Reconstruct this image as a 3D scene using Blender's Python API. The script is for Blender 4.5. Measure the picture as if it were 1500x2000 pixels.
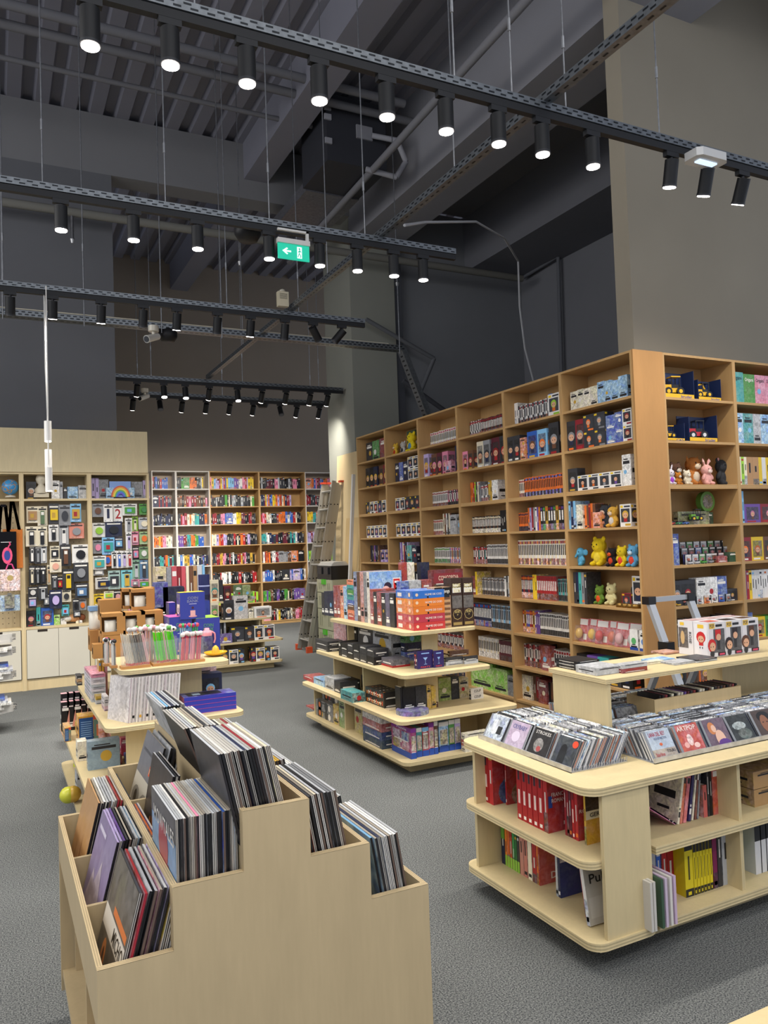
import bpy, math, random
from mathutils import Vector, Matrix
for o in list(bpy.data.objects): bpy.data.objects.remove(o)
SC = bpy.context.scene
COL = SC.collection
rng = random.Random(11)

# ------------------------------------------------------------------ camera
H = 1.64; FPX = 1520.4
YAW, PITCH, ROLL = 0.46680, 0.037011, -0.03473
_cy, _sy, _cp, _sp, _cr, _sr = math.cos(YAW), math.sin(YAW), math.cos(PITCH), math.sin(PITCH), math.cos(ROLL), math.sin(ROLL)
FWD = Vector((_sy*_cp, _cy*_cp, _sp)); _rt = Vector((_cy, -_sy, 0)); _up = _rt.cross(FWD)
RT = _rt*_cr + _up*_sr; UP = -_rt*_sr + _up*_cr
cam_data = bpy.data.cameras.new('camera'); cam = bpy.data.objects.new('camera', cam_data); COL.objects.link(cam)
cam_data.sensor_fit = 'HORIZONTAL'; cam_data.sensor_width = 36.0; cam_data.lens = FPX/1500*36.0
cam_data.clip_start = 0.05; cam_data.clip_end = 100
_m = Matrix((RT, UP, -FWD)).transposed().to_4x4(); _m.translation = Vector((0, 0, H)); cam.matrix_world = _m
SC.camera = cam

# ------------------------------------------------------------------ world, exposure, big lights
SC.view_settings.view_transform = 'Standard'; SC.view_settings.look = 'None'
SC.view_settings.gamma = 1.0; SC.view_settings.use_curve_mapping = False
SC.view_settings.exposure = 0.0
W = bpy.data.worlds.new('world'); SC.world = W; W.use_nodes = True
bg = W.node_tree.nodes['Background']; bg.inputs[0].default_value = (0.80, 0.86, 1.0, 1); bg.inputs[1].default_value = 0.9
SPOT_W = 52.0      # each track spotlight
def area_light(name, loc, rot, sx, sy, power, colour):
    d = bpy.data.lights.new(name, 'AREA'); d.shape = 'RECTANGLE'; d.size = sx; d.size_y = sy; d.energy = power; d.color = colour
    o = bpy.data.objects.new(name, d); COL.objects.link(o); o.location = loc; o.rotation_euler = rot; return o
area_light('overhead_fill_light', (0.5, -0.8, 5.6), (math.radians(22), 0, 0), 7, 3.0, 110, (1, 0.97, 0.92))  # soft fill added high behind the camera, no fixture hangs there
area_light('left_fill_light', (-5.0, 5.0, 4.8), (0, math.radians(-58), 0), 3.0, 8, 260, (1, 0.97, 0.92))  # added fill from the left, out of view, stands for no real lamp

# ------------------------------------------------------------------ measuring helpers (pixel of the photo + a known plane -> metres)
def ray(x, y): return (x-750)/FPX*RT - (y-1000)/FPX*UP + FWD
def at_z(x, y, z): d = ray(x, y); return Vector((0, 0, H)) + d*((z-H)/d.z)
def at_Y(x, y, Y): d = ray(x, y); return Vector((0, 0, H)) + d*(Y/d.y)
def at_X(x, y, X): d = ray(x, y); return Vector((0, 0, H)) + d*(X/d.x)
def Yof(x, X, z):
    k = (x-750)/FPX; dz = z-H
    return (k*(FWD.x*X+FWD.z*dz) - (RT.x*X+RT.z*dz)) / (RT.y - k*FWD.y)
def Xof(x, Y, z):
    k = (x-750)/FPX; dz = z-H
    return (k*(FWD.y*Y+FWD.z*dz) - (RT.y*Y+RT.z*dz)) / (RT.x - k*FWD.x)
def Zof(y, X, Y):
    k = (1000-y)/FPX
    return H + (k*(FWD.x*X+FWD.y*Y) - (UP.x*X+UP.y*Y)) / (UP.z - k*FWD.z)

# ------------------------------------------------------------------ colours
PAL = dict(red='a82228', crimson='8c1f2b', orange='e0702a', yellow='e8c428', gold='c9a13a', green='4d9a3c', lime='9bcf3a', teal='3fa3a0',
           blue='2f5fb8', navy='1f2747', sky='7fb8e0', purple='6b4a9a', lavender='b9a8d8', pink='e48aa8', white='e8e6e2', cream='e6dcc2',
           grey='8d8f93', silver='b9bcc0', black='17171b', charcoal='35363b', brown='6b4630', tan='b98f62', maroon='5e2030', kraft='b58a5c')
def lin(v): return v/12.92 if v <= 0.04045 else ((v+0.055)/1.055)**2.4
def C(h, a=1.0):
    h = PAL.get(h, h)
    return (lin(int(h[0:2], 16)/255), lin(int(h[2:4], 16)/255), lin(int(h[4:6], 16)/255), a)
def A(h, a=0.15): return C(h, a)             # printed picture: lower alpha = busier print
def jit(c, k=0.12): f = 1+rng.uniform(-k, k); return (min(1, c[0]*f), min(1, c[1]*f), min(1, c[2]*f), c[3])
def mulc(c, k): return (c[0]*k, c[1]*k, c[2]*k, c[3])

# ------------------------------------------------------------------ materials
def mk(name, rough=0.5, metal=0.0, mode='attr', spec=0.5, bump=0.0, bscale=60, **kw):
    m = bpy.data.materials.new(name); m.use_nodes = True; nt = m.node_tree; N = nt.nodes; L = nt.links
    b = N['Principled BSDF']; b.inputs['Roughness'].default_value = rough; b.inputs['Metallic'].default_value = metal
    b.inputs['Specular IOR Level'].default_value = spec
    at = N.new('ShaderNodeAttribute'); at.attribute_name = 'Col'
    tc = N.new('ShaderNodeTexCoord'); oi = N.new('ShaderNodeObjectInfo')
    def noise(scale, detail=3, stretch=None, rnd=True, dist=0.0):
        mp = N.new('ShaderNodeMapping')
        if stretch: mp.inputs['Scale'].default_value = stretch
        L.new(tc.outputs['Object'], mp.inputs['Vector'])
        if rnd:
            v = N.new('ShaderNodeVectorMath'); v.operation = 'SCALE'; v.inputs[0].default_value = (37, 61, 23); L.new(oi.outputs['Random'], v.inputs['Scale'])
            L.new(v.outputs[0], mp.inputs['Location'])
        n = N.new('ShaderNodeTexNoise'); n.inputs['Scale'].default_value = scale; n.inputs['Detail'].default_value = detail
        n.inputs['Distortion'].default_value = dist
        L.new(mp.outputs[0], n.inputs['Vector']); return n
    def mrange(src, a, b_, c, d):
        r = N.new('ShaderNodeMapRange'); r.inputs[1].default_value = a; r.inputs[2].default_value = b_; r.inputs[3].default_value = c; r.inputs[4].default_value = d
        L.new(src, r.inputs[0]); return r.outputs[0]
    if mode == 'print':
        n1 = noise(kw.get('ps', 22), 2.5, dist=0.6); n2 = noise(kw.get('ps', 22)*1.7, 3.5, dist=1.2)
        hs = N.new('ShaderNodeHueSaturation'); L.new(at.outputs['Color'], hs.inputs['Color'])
        L.new(mrange(n1.outputs[0], 0.3, 0.7, 0.43, 0.57), hs.inputs['Hue']); L.new(mrange(n2.outputs[0], 0.35, 0.65, 0.4, 1.35), hs.inputs['Value'])
        L.new(mrange(n1.outputs[0], 0.4, 0.6, 0.25, 0.85), hs.inputs['Saturation'])
        mx = N.new('ShaderNodeMix'); mx.data_type = 'RGBA'; L.new(at.outputs['Alpha'], mx.inputs[0])
        L.new(hs.outputs[0], mx.inputs[6]); L.new(at.outputs['Color'], mx.inputs[7]); L.new(mx.outputs[2], b.inputs['Base Color'])
    elif mode == 'wood':
        n1 = noise(kw.get('gs', 5), 5, kw.get('st', (1.5, 1.5, 0.35)), dist=1.5); n2 = noise(90, 2, (1, 1, 0.12))
        mm = N.new('ShaderNodeMath'); mm.operation = 'MULTIPLY'
        L.new(mrange(n1.outputs[0], 0.3, 0.7, 0.95, 1.04), mm.inputs[0]); L.new(mrange(n2.outputs[0], 0.3, 0.7, 0.975, 1.02), mm.inputs[1])
        v = N.new('ShaderNodeVectorMath'); v.operation = 'SCALE'; L.new(at.outputs['Color'], v.inputs[0]); L.new(mm.outputs[0], v.inputs['Scale']); L.new(v.outputs[0], b.inputs['Base Color'])
    elif mode == 'noise':
        n1 = noise(kw.get('ns', 8), 6, rnd=False); v = N.new('ShaderNodeVectorMath'); v.operation = 'SCALE'
        L.new(at.outputs['Color'], v.inputs[0]); L.new(mrange(n1.outputs[0], 0.3, 0.7, kw.get('lo', 0.9), kw.get('hi', 1.1)), v.inputs['Scale']); L.new(v.outputs[0], b.inputs['Base Color'])
    else: L.new(at.outputs['Color'], b.inputs['Base Color'])
    if bump:
        nb = noise(bscale, 4, rnd=False); bp = N.new('ShaderNodeBump'); bp.inputs['Strength'].default_value = bump; bp.inputs['Distance'].default_value = 0.01
        L.new(nb.outputs[0], bp.inputs['Height']); L.new(bp.outputs[0], b.inputs['Normal'])
    if kw.get('emit'):
        L.new(at.outputs['Color'], b.inputs['Emission Color']); b.inputs['Emission Strength'].default_value = kw['emit']
    if kw.get('trans'):
        b.inputs['Alpha'].default_value = kw['trans']
    return m
M = dict(
    wood=mk('birch_plywood', 0.5, mode='wood', spec=0.3), oak=mk('oiled_plywood', 0.5, mode='wood', spec=0.3, gs=3),
    prt=mk('printed_card', 0.42, mode='print', spec=0.45), big=mk('printed_cover', 0.35, mode='print', spec=0.5, ps=9), matte=mk('matte_paint', 0.85, mode='noise', ns=1.2, lo=0.96, hi=1.04, spec=0.2),
    steel=mk('galvanised_steel', 0.38, 0.75, mode='noise', ns=30, lo=0.8, hi=1.15), black=mk('black_powder_coat', 0.5, spec=0.35),
    plush=mk('plush_fabric', 0.95, mode='noise', ns=60, lo=0.9, hi=1.08, spec=0.1, bump=0.5, bscale=180),
    plas=mk('glossy_plastic', 0.25, spec=0.5), clear=mk('clear_plastic', 0.08, spec=0.6, trans=0.09),
    lamp=mk('lamp_glow', 0.5, emit=22), sign=mk('lit_sign', 0.5, emit=1.1), alu=mk('brushed_aluminium', 0.35, 0.55))
# carpet: fine speckle
mc = bpy.data.materials.new('carpet'); mc.use_nodes = True; nt = mc.node_tree; b = nt.nodes['Principled BSDF']; b.inputs['Roughness'].default_value = 0.95; b.inputs['Specular IOR Level'].default_value = 0.15
tc = nt.nodes.new('ShaderNodeTexCoord'); n1 = nt.nodes.new('ShaderNodeTexNoise'); n1.inputs['Scale'].default_value = 170; n1.inputs['Detail'].default_value = 4
n2 = nt.nodes.new('ShaderNodeTexNoise'); n2.inputs['Scale'].default_value = 1.1; n2.inputs['Detail'].default_value = 5
rp = nt.nodes.new('ShaderNodeValToRGB'); rp.color_ramp.elements[0].position = 0.36; rp.color_ramp.elements[0].color = C('3a3d40'); rp.color_ramp.elements[1].position = 0.66; rp.color_ramp.elements[1].color = C('858785')
mr = nt.nodes.new('ShaderNodeMapRange'); mr.inputs[1].default_value = 0.3; mr.inputs[2].default_value = 0.7; mr.inputs[3].default_value = 0.88; mr.inputs[4].default_value = 1.08
vs = nt.nodes.new('ShaderNodeVectorMath'); vs.operation = 'SCALE'; bp = nt.nodes.new('ShaderNodeBump'); bp.inputs['Strength'].default_value = 0.6; bp.inputs['Distance'].default_value = 0.004
for n in (n1, n2): nt.links.new(tc.outputs['Object'], n.inputs['Vector'])
nt.links.new(n1.outputs[0], rp.inputs[0]); nt.links.new(n2.outputs[0], mr.inputs[0]); nt.links.new(rp.outputs[0], vs.inputs[0]); nt.links.new(mr.outputs[0], vs.inputs['Scale'])
nt.links.new(vs.outputs[0], b.inputs['Base Color']); nt.links.new(n1.outputs[0], bp.inputs['Height']); nt.links.new(bp.outputs[0], b.inputs['Normal'])
M['carpet'] = mc

# ------------------------------------------------------------------ mesh builder
_txt = {}
def text_geo(s):
    if s not in _txt:
        cu = bpy.data.curves.new('t', 'FONT'); cu.body = s; cu.resolution_u = 2; cu.offset = 0.012; ob = bpy.data.objects.new('t', cu)
        me = bpy.data.meshes.new_from_object(ob); vs = [v.co.copy() for v in me.vertices]; fs = [tuple(p.vertices) for p in me.polygons]
        bpy.data.objects.remove(ob); bpy.data.curves.remove(cu); bpy.data.meshes.remove(me)
        x0 = min(v.x for v in vs); x1 = max(v.x for v in vs); y0 = min(v.y for v in vs); y1 = max(v.y for v in vs)
        _txt[s] = ([((v.x-x0)/(x1-x0), (v.y-y0)/(y1-y0)) for v in vs], fs)
    return _txt[s]
class MB:
    def __init__(s): s.v = []; s.f = []; s.c = []; s.sm = []
    def add(s, vs, fs, col, smooth=False):
        b = len(s.v); s.v += [tuple(v) for v in vs]
        for i, f in enumerate(fs):
            s.f.append(tuple(b+k for k in f)); s.c.append(col[i] if isinstance(col, list) else col); s.sm.append(smooth)
    def box(s, x0, y0, z0, x1, y1, z1, col):   # face order: -z +z -y +y -x +x
        s.add([(x0, y0, z0), (x1, y0, z0), (x1, y1, z0), (x0, y1, z0), (x0, y0, z1), (x1, y0, z1), (x1, y1, z1), (x0, y1, z1)],
              [(0, 3, 2, 1), (4, 5, 6, 7), (0, 1, 5, 4), (2, 3, 7, 6), (0, 4, 7, 3), (1, 2, 6, 5)], col)
    def board(s, x0, y0, z0, x1, y1, z1, col, e=None):   # plywood: long faces plain, edges show the plies
        p = [x0, y0, z0]; q = [x1, y1, z1]; ax = min(range(3), key=lambda i: q[i]-p[i]); n = 5; e = e or mulc(col, 1.12)
        for k in range(n):
            a = list(p); b = list(q); t = q[ax]-p[ax]; a[ax] = p[ax]+t*k/n; b[ax] = p[ax]+t*(k+1)/n
            c = col if k in (0, n-1) else (mulc(e, 0.68) if k % 2 else e)
            ec = e if k % 2 == 0 else mulc(e, 0.66)
            cols = [ec]*6; cols[{0: 4, 1: 2, 2: 0}[ax]] = col; cols[{0: 5, 1: 3, 2: 1}[ax]] = col
            s.box(*a, *b, cols)
    def prism(s, pts, z0, z1, col, plies=0, e=None, frame=None):
        fr = frame or (lambda x, y, z: (x, y, z)); n = len(pts); k = max(1, plies); e = e or mulc(col, 1.12)
        s.add([fr(x, y, z0) for x, y in pts], [tuple(reversed(range(n)))], col); s.add([fr(x, y, z1) for x, y in pts], [tuple(range(n))], col)
        for j in range(k):
            a = z0+(z1-z0)*j/k; b = z0+(z1-z0)*(j+1)/k; cc = col if not plies else (e if j % 2 == 0 else mulc(e, 0.66))
            s.add([fr(x, y, a) for x, y in pts]+[fr(x, y, b) for x, y in pts], [(i, (i+1) % n, n+(i+1) % n, n+i) for i in range(n)], cc)
    def cyl(s, p0, p1, r0, r1, col, n=12, caps=True, capcol=None):
        p0 = Vector(p0); p1 = Vector(p1); d = (p1-p0).normalized(); u = d.orthogonal().normalized(); w = d.cross(u)
        ring = [(math.cos(2*math.pi*i/n), math.sin(2*math.pi*i/n)) for i in range(n)]
        vs = [p0+(u*a+w*b)*r0 for a, b in ring]+[p1+(u*a+w*b)*r1 for a, b in ring]
        s.add(vs, [(i, (i+1) % n, n+(i+1) % n, n+i) for i in range(n)], col, n > 6)
        if caps: s.add(vs[:n], [tuple(reversed(range(n)))], capcol or col); s.add(vs[n:], [tuple(range(n))], capcol or col)
    def tube(s, pts, r, col, n=6):
        for a, b in zip(pts, pts[1:]): s.cyl(a, b, r, r, col, n)
    def sph(s, c, r, col, n=12, m=8, rot=None):
        vs = []; fs = []; r = r if isinstance(r, tuple) else (r, r, r); c = Vector(c)
        for j in range(m+1):
            t = math.pi*j/m
            for i in range(n):
                a = 2*math.pi*i/n; v = Vector((r[0]*math.sin(t)*math.cos(a), r[1]*math.sin(t)*math.sin(a), r[2]*math.cos(t)))
                if rot: v = rot @ v
                vs.append(c+v)
        for j in range(m):
            for i in range(n): fs.append((j*n+i, (j+1)*n+i, (j+1)*n+(i+1) % n, j*n+(i+1) % n))
        s.add(vs, fs, col, True)
    def lathe(s, prof, c, col, n=20):
        vs = [(c[0]+r*math.cos(2*math.pi*i/n), c[1]+r*math.sin(2*math.pi*i/n), c[2]+z) for r, z in prof for i in range(n)]
        s.add(vs, [(j*n+i, j*n+(i+1) % n, (j+1)*n+(i+1) % n, (j+1)*n+i) for j in range(len(prof)-1) for i in range(n)], col, True)
    # decals on the faces of a w x d x h box whose front is y=0
    def fr(s, dim, name, e=0.0006):
        w, d, h = dim
        return {'f': ((0, -e, 0), (w, 0, 0), (0, 0, h)), 'l': ((-e, d, 0), (0, -d, 0), (0, 0, h)), 'r': ((w+e, 0, 0), (0, d, 0), (0, 0, h)),
                't': ((0, 0, h+e), (w, 0, 0), (0, d, 0)), 'b': ((w, d+e, 0), (-w, 0, 0), (0, 0, h))}[name]
    def dq(s, dim, face, u0, v0, u1, v1, col, e=0.0006):
        O, R, U = [Vector(q) for q in s.fr(dim, face, e)]
        s.add([O+R*u0+U*v0, O+R*u1+U*v0, O+R*u1+U*v1, O+R*u0+U*v1], [(0, 1, 2, 3)], col)
    def dd(s, dim, face, u, v, ru, col, e=0.0008, rv=None, n=12):
        O, R, U = [Vector(q) for q in s.fr(dim, face, e)]; r = ru*R.length; r2 = (rv*U.length if rv else r)
        s.add([O+R*u+U*v+R.normalized()*r*math.cos(2*math.pi*i/n)+U.normalized()*r2*math.sin(2*math.pi*i/n) for i in range(n)], [tuple(range(n))], col)
    def dt(s, dim, face, txt, u0, v0, u1, v1, col, vert=0, e=0.0011):
        O, R, U = [Vector(q) for q in s.fr(dim, face, e)]; vs, fs = text_geo(txt)
        P = []
        for a, b in vs:
            if vert == 1: a, b = 1-b, a          # reads upwards
            elif vert == -1: a, b = b, 1-a       # reads downwards
            P.append(O+R*(u0+(u1-u0)*a)+U*(v0+(v1-v0)*b))
        s.add(P, fs, col)
    def merge(s, o, Mx):
        b = len(s.v); s.v += [tuple(Mx @ Vector(v)) for v in o.v]; s.f += [tuple(b+k for k in f) for f in o.f]; s.c += o.c; s.sm += o.sm
    def build(s, name, mat, parent=None, Mx=None):
        me = bpy.data.meshes.new(name); me.from_pydata(s.v, [], s.f)
        at = me.color_attributes.new('Col', 'FLOAT_COLOR', 'CORNER'); buf = []
        for f, c in zip(s.f, s.c): buf += list(c)*len(f)
        at.data.foreach_set('color', buf); me.polygons.foreach_set('use_smooth', s.sm)
        me.materials.append(M[mat] if isinstance(mat, str) else mat); me.update()
        o = bpy.data.objects.new(name, me); COL.objects.link(o)
        if parent: o.parent = parent
        if Mx is not None: o.matrix_local = Mx
        return o
USED = {}
def tag(o, label, cat, group=None, kind=None):
    label = ' '.join(label.split()); n = len(label.split())
    if n < 4 or n > 16: print('LABELLEN', n, label)
    if label in USED:
        g = group or USED[label].get('group') or label
        USED[label]['group'] = g; group = g
    USED.setdefault(label, o)
    o['label'] = label; o['category'] = cat
    if group: o['group'] = group
    if kind: o['kind'] = kind
    return o
def empty(name, loc, label, cat, group=None, rz=0):
    o = bpy.data.objects.new(name, None); COL.objects.link(o); o.location = loc; o.rotation_euler = (0, 0, rz); o.empty_display_size = 0.1
    return tag(o, label, cat, group)
def struct(name, mb, mat): o = mb.build(name, mat); o['kind'] = 'structure'; return o
def copy_tree(o, parent=None):
    c = o.copy(); COL.objects.link(c); c.parent = parent
    for ch in list(o.children): copy_tree(ch, c)
    return c
ORD = ['zeroth', 'first', 'second', 'third', 'fourth', 'fifth', 'sixth', 'seventh', 'eighth', 'ninth', 'tenth', 'eleventh', 'twelfth', 'thirteenth', 'fourteenth', 'fifteenth', 'sixteenth', 'seventeenth', 'eighteenth', 'nineteenth', 'twentieth']
def od(n):
    if n <= 20: return ORD[n]
    t = {2: 'twenty', 3: 'thirty', 4: 'forty', 5: 'fifty'}[n//10]
    return t+'-'+ORD[n % 10] if n % 10 else {2: 'twentieth', 3: 'thirtieth', 4: 'fortieth', 5: 'fiftieth'}[n//10]
def FX(X, Y, z): return Matrix(((0, 1, 0, X), (-1, 0, 0, Y), (0, 0, 1, z), (0, 0, 0, 1)))   # item front faces -X
def FY(X, Y, z): return Matrix.Translation((X, Y, z))                                        # item front faces -Y
PEND = {}
def put(kind, mb, Mx, name, label, cat, group, mat='prt', size=0.0):
    """countable small goods: the 300 largest in view become objects, the rest one stuff object"""
    PEND.setdefault(kind, []).append((size/max(0.3, Mx.translation.length)**2, mb, Mx, name, label, cat, group, mat))
BIRCH = C('cfbd92'); OAK = C('bd9866'); OAKE = C('dcbb84')
# ================================================================== THE SETTING
CONC = C('8a8a90'); DECK = C('7e7e88')
m = MB(); m.box(-9, -4, -0.1, 12, 16, 0, C('808284')); struct('floor', m, 'carpet')
m = MB(); m.box(1.48, 15.86, 0, 10, 16, 7.6, C('94897c')); struct('wall_back', m, 'matte')
m = MB(); m.box(-9, 10.65, 0, 1.48, 10.8, 6.62, C('66676b')); m.box(1.33, 10.8, 0, 1.48, 15.86, 6.62, C('6c6d70')); struct('wall_left', m, 'matte')
m = MB(); m.box(-9, 10.65, 6.62, 5.2, 11.0, 7.42, C('7c7c7e')); struct('trim_1', m, 'matte')            # down-stand beam over the opening
m = MB(); m.box(5.75, 10.86, 0, 8.45, 11.0, 7.0, C('828488')); struct('wall_right_rear', m, 'matte')
YF = at_X(1204, 600, 4.87).y
m = MB(); m.box(8.3, YF, 0, 8.45, 10.86, 7.0, C('7c7d82')); struct('wall_right', m, 'matte')
m = MB(); m.box(4.95, 10.72, 0, 5.72, 11.75, 7.4, C('92938a')); struct('trim_2', m, 'matte')             # far column
m = MB(); m.box(5.72, 10.74, 0, 5.86, 10.86, 7.0, C('505258')); struct('trim_3', m, 'matte')             # drain pipe casing beside it
m = MB(); m.box(4.87, 4.86, 0, 9.0, YF, 7.4, C('9a9282')); struct('wall_front_right', m, 'matte')       # near column and wall above the cases
# corrugated steel deck
m = MB(); x = -9.0
pts = []
while x < 12: pts += [(x, 7.42), (x+0.16, 7.42), (x+0.19, 7.50), (x+0.30, 7.50)]; x += 0.33
for (a, za), (b_, zb) in zip(pts, pts[1:]): m.add([(a, -2, za), (b_, -2, zb), (b_, 16, zb), (a, 16, za)], [(0, 1, 2, 3)], DECK)
struct('ceiling', m, 'matte')
m = MB(); m.box(4.95, 0, 6.25, 5.75, 10.7, 7.42, CONC); struct('trim_4', m, 'matte')                     # long concrete beams
m = MB(); m.box(7.15, 0, 6.1, 8.3, 10.86, 7.42, C('74757b')); struct('trim_5', m, 'matte')
m = MB(); m.box(3.3, -2, 6.9, 3.65, 16, 7.42, C('80808a')); struct('trim_6', m, 'matte')
m = MB(); m.box(5.75, 0, 7.0, 7.15, 10.8, 7.1, C('747478')); struct('trim_7', m, 'matte')
# pipes and ducts under the deck
def pipe(name, label, p0, p1, r, col='6a6a6e', extra=None, cat='pipe', group=None):
    m = MB(); m.cyl(p0, p1, r, r, C(col), 10)
    if extra: extra(m)
    return tag(m.build(name, 'matte'), label, cat, group)
pipe('sprinkler_pipe', 'grey ceiling pipe nearest the steel deck, farthest from the wall', (-6, 8.19, 7.0), (4.6, 8.19, 7.0), 0.05)
pipe('sprinkler_pipe', 'grey ceiling pipe running across the deck behind the first lamp row', (-6, 8.52, 7.0), (4.9, 8.52, 7.0), 0.05)
pipe('sprinkler_pipe', 'thin grey ceiling pipe ending at the dark air handling box', (-6, 9.12, 7.0), (3.8, 9.12, 7.0), 0.03)
TP = pipe('sprinkler_pipe', 'thick ceiling pipe crossing in front of the upper dark wall', (-6, 10.3, 5.9), (7.9, 10.3, 5.9), 0.055, '75746e')
pipe('sprinkler_pipe', 'long diagonal pipe rising over the lamp rows towards the top', (4.2, 4.6, 6.3), (4.45, 12, 6.3), 0.045, '7d7d82')
for i, (p, wh) in enumerate((((0.95, 10.3), 'left'), ((3.1, 10.3), 'middle'), ((5.55, 10.3), 'right'))):
    m = MB(); m.cyl((p[0], p[1], 5.9), (p[0], p[1], 5.55), 0.02, 0.02, C('77777a'), 8); m.cyl((p[0], p[1], 5.55), (p[0], p[1], 5.5), 0.035, 0.02, C('b0b0b0'), 8)
    m.build('sprinkler_head', 'steel', TP)
e = empty('air_handling_unit', (4.15, 9.4, 6.45), 'dark ceiling air handling box with pipes and small labels', 'ventilation unit')
m = MB(); m.box(-0.4, -0.75, -0.1, 0.42, 0.1, 0.75, C('34353b')); m.build('housing', 'black', e)
m = MB(); m.box(0.0, -0.775, 0.25, 0.22, -0.752, 0.42, C('8a8a90')); m.build('rating_label', 'matte', e)
for z in (0.0, 0.3, 0.42): m = MB(); m.box(-0.43, -0.775, z+0.1, -0.34, -0.752, z+0.17, C('9a9aa0')); m.build('small_label', 'matte', e)
m = MB(); m.box(-0.36, 0.1, -0.12, 0.42, 1.5, 0.02, C('8a8a90')); m.build('sheet_duct', 'steel', e)
m = MB(); m.tube([(0.2, -0.8, 0.3), (0.5, -0.9, 0.25), (0.62, -0.9, 0.0), (0.5, -0.85, -0.2), (0.1, -0.8, -0.15)], 0.035, C('9c9ca2'), 8); m.build('insulated_hose', 'matte', e)
# wall conduit and wall cable
m = MB(); m.tube([at_X(x, y, 8.2) for x, y in ((1022, 542), (1090, 500), (1098, 770))], 0.03, C('6e7076'), 8); tag(m.build('conduit', 'matte'), 'grey conduit turning down the dark right wall', 'conduit')
m = MB(); m.tube([at_Y(x, y, Y) for x, y, Y in ((790, 440, 4.8), (830, 434, 5.4), (930, 433, 6.0), (985, 465, 6.5), (1012, 510, 7.0), (1015, 600, 7.0), (1025, 680, 7.0), (1042, 745, 7.0), (1060, 800, 6.9))], 0.011, C('9a9b9e'), 6)
tag(m.build('loose_cable', 'matte'), 'loose white cable looping from the strut down behind the tall bookcase', 'cable')
m = MB(); m.tube([(5.1, 10.5, 5.0), (6.3, 10.55, 4.5), (6.0, 10.55, 3.9)], 0.035, C('66686c'), 8); m.tube([(5.7, 10.5, 4.1), (7.6, 10.55, 3.0), (7.6, 10.55, 2.5)], 0.04, C('4a4b50'), 8)
tag(m.build('drain_pipe', 'matte'), 'angled grey pipe crossing the far dark wall behind the tray', 'pipe')
# ------------------------------------------------------------------ slotted channels, tracks, lamps
GALV = C('787d82'); GD = C('2c2f33')
def channel(mb, a, b, y, z, w=0.05, h=0.045, axis='x', pitch=0.075):
    """slotted U channel; slots as dark openings on the side and underside"""
    def q(p0, p1, p2, p3, c): mb.add([p if axis == 'x' else (p[1], p[0], p[2]) for p in (p0, p1, p2, p3)], [(0, 1, 2, 3)], c)
    if axis == 'x': mb.box(a, y-w/2, z, b, y+w/2, z+h, GALV)
    else: mb.box(y-w/2, a, z, y+w/2, b, z+h, GALV)
    t = a+0.03; e = 0.001
    while t < b-0.05:
        q((t, y-w/2-e, z+h*.62), (t+0.035, y-w/2-e, z+h*.62), (t+0.035, y-w/2-e, z+h*.82), (t, y-w/2-e, z+h*.82), GD)
        q((t+.03, y-w/2-e, z+h*.2), (t+0.065, y-w/2-e, z+h*.2), (t+0.065, y-w/2-e, z+h*.4), (t+.03, y-w/2-e, z+h*.4), GD)
        q((t, y-w*.1, z-e), (t+0.035, y-w*.1, z-e), (t+0.035, y+w*.1, z-e), (t, y+w*.1, z-e), GD); t += pitch
ROWS = ['front', 'second', 'third', 'fourth', 'rearmost']
def rail(i, x0, x1, y, z=3.99, rods=(), name=None):
    e = empty('lighting_rail', (x0, y, z), name or f'{ROWS[i]} slotted steel lighting rail with black track below', 'lighting rail')
    m = MB(); channel(m, 0, x1-x0, 0, 0); m.build('slotted_channel', 'steel', e)
    m = MB(); m.box(0, -0.018, -0.045, x1-x0, 0.018, -0.004, C('1d1e21')); m.build('lighting_track', 'black', e)
    for rx in rods:
        m = MB(); m.cyl((rx-x0, 0, 0.02), (rx-x0, 0, 7.4-z), 0.005, 0.005, C('8a8c90'), 6); m.cyl((rx-x0, 0, 0.4), (rx-x0, 0, 0.47), 0.009, 0.009, C('9a9ca0'), 6)
        m.build('hanger_rod', 'steel', e)
    return e
def lamp(x, y, z, label, tilt=0, az=0, on=True, group=None, power=None, k=1.0):
    e = empty('track_spotlight', (x, y, z), label, 'spotlight', group)
    m = MB(); m.box(-0.05, -0.017, -0.03, 0.05, 0.017, 0, C('222326')); m.cyl((0, 0, -0.03), (0, 0, -0.06), 0.012, 0.012, C('222326'), 8); m.build('track_adapter', 'black', e)
    R = Matrix.Translation((0, 0, -0.075)) @ Matrix.Rotation(math.radians(az), 4, 'Z') @ Matrix.Rotation(math.radians(tilt), 4, 'X')
    m = MB(); m.cyl((0, 0, 0.03), (0, 0, -0.115), 0.041, 0.041, C('18191b'), 18); m.cyl((0, 0, -0.115), (0, 0, -0.128), 0.043, 0.043, C('2e2f33'), 18); bd = m.build('lamp_body', 'black', e, R)
    m = MB(); m.cyl((0, 0, -0.1281), (0, 0, -0.133), 0.037, 0.037, C('fff6ec') if on else C('55555a'), 18); m.build('lens', 'lamp' if on else 'plas', e, R)
    if on:
        d = bpy.data.lights.new('lamp_light', 'SPOT'); d.energy = (power or SPOT_W)*{3.35: 0.78, 5.4: 1.35, 7.5: 2.6, 1.3: 0.45, -0.8: 0.5}.get(y, 1); d.spot_size = math.radians(118); d.spot_blend = 0.9; d.shadow_soft_size = 0.04; d.color = (1.0, 0.945, 0.86)
        o = bpy.data.objects.new('lamp_light', d); COL.objects.link(o); o.parent = e; o.matrix_local = R @ Matrix.Translation((0, 0, -0.145))
    return e
rail(0, -1.5, 6.0, 3.35, rods=[at_Y(x, y, 3.35).x for x, y in ((888, 165), (1000, 190), (1103, 165), (1287, 250), (380, 0))])
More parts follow.
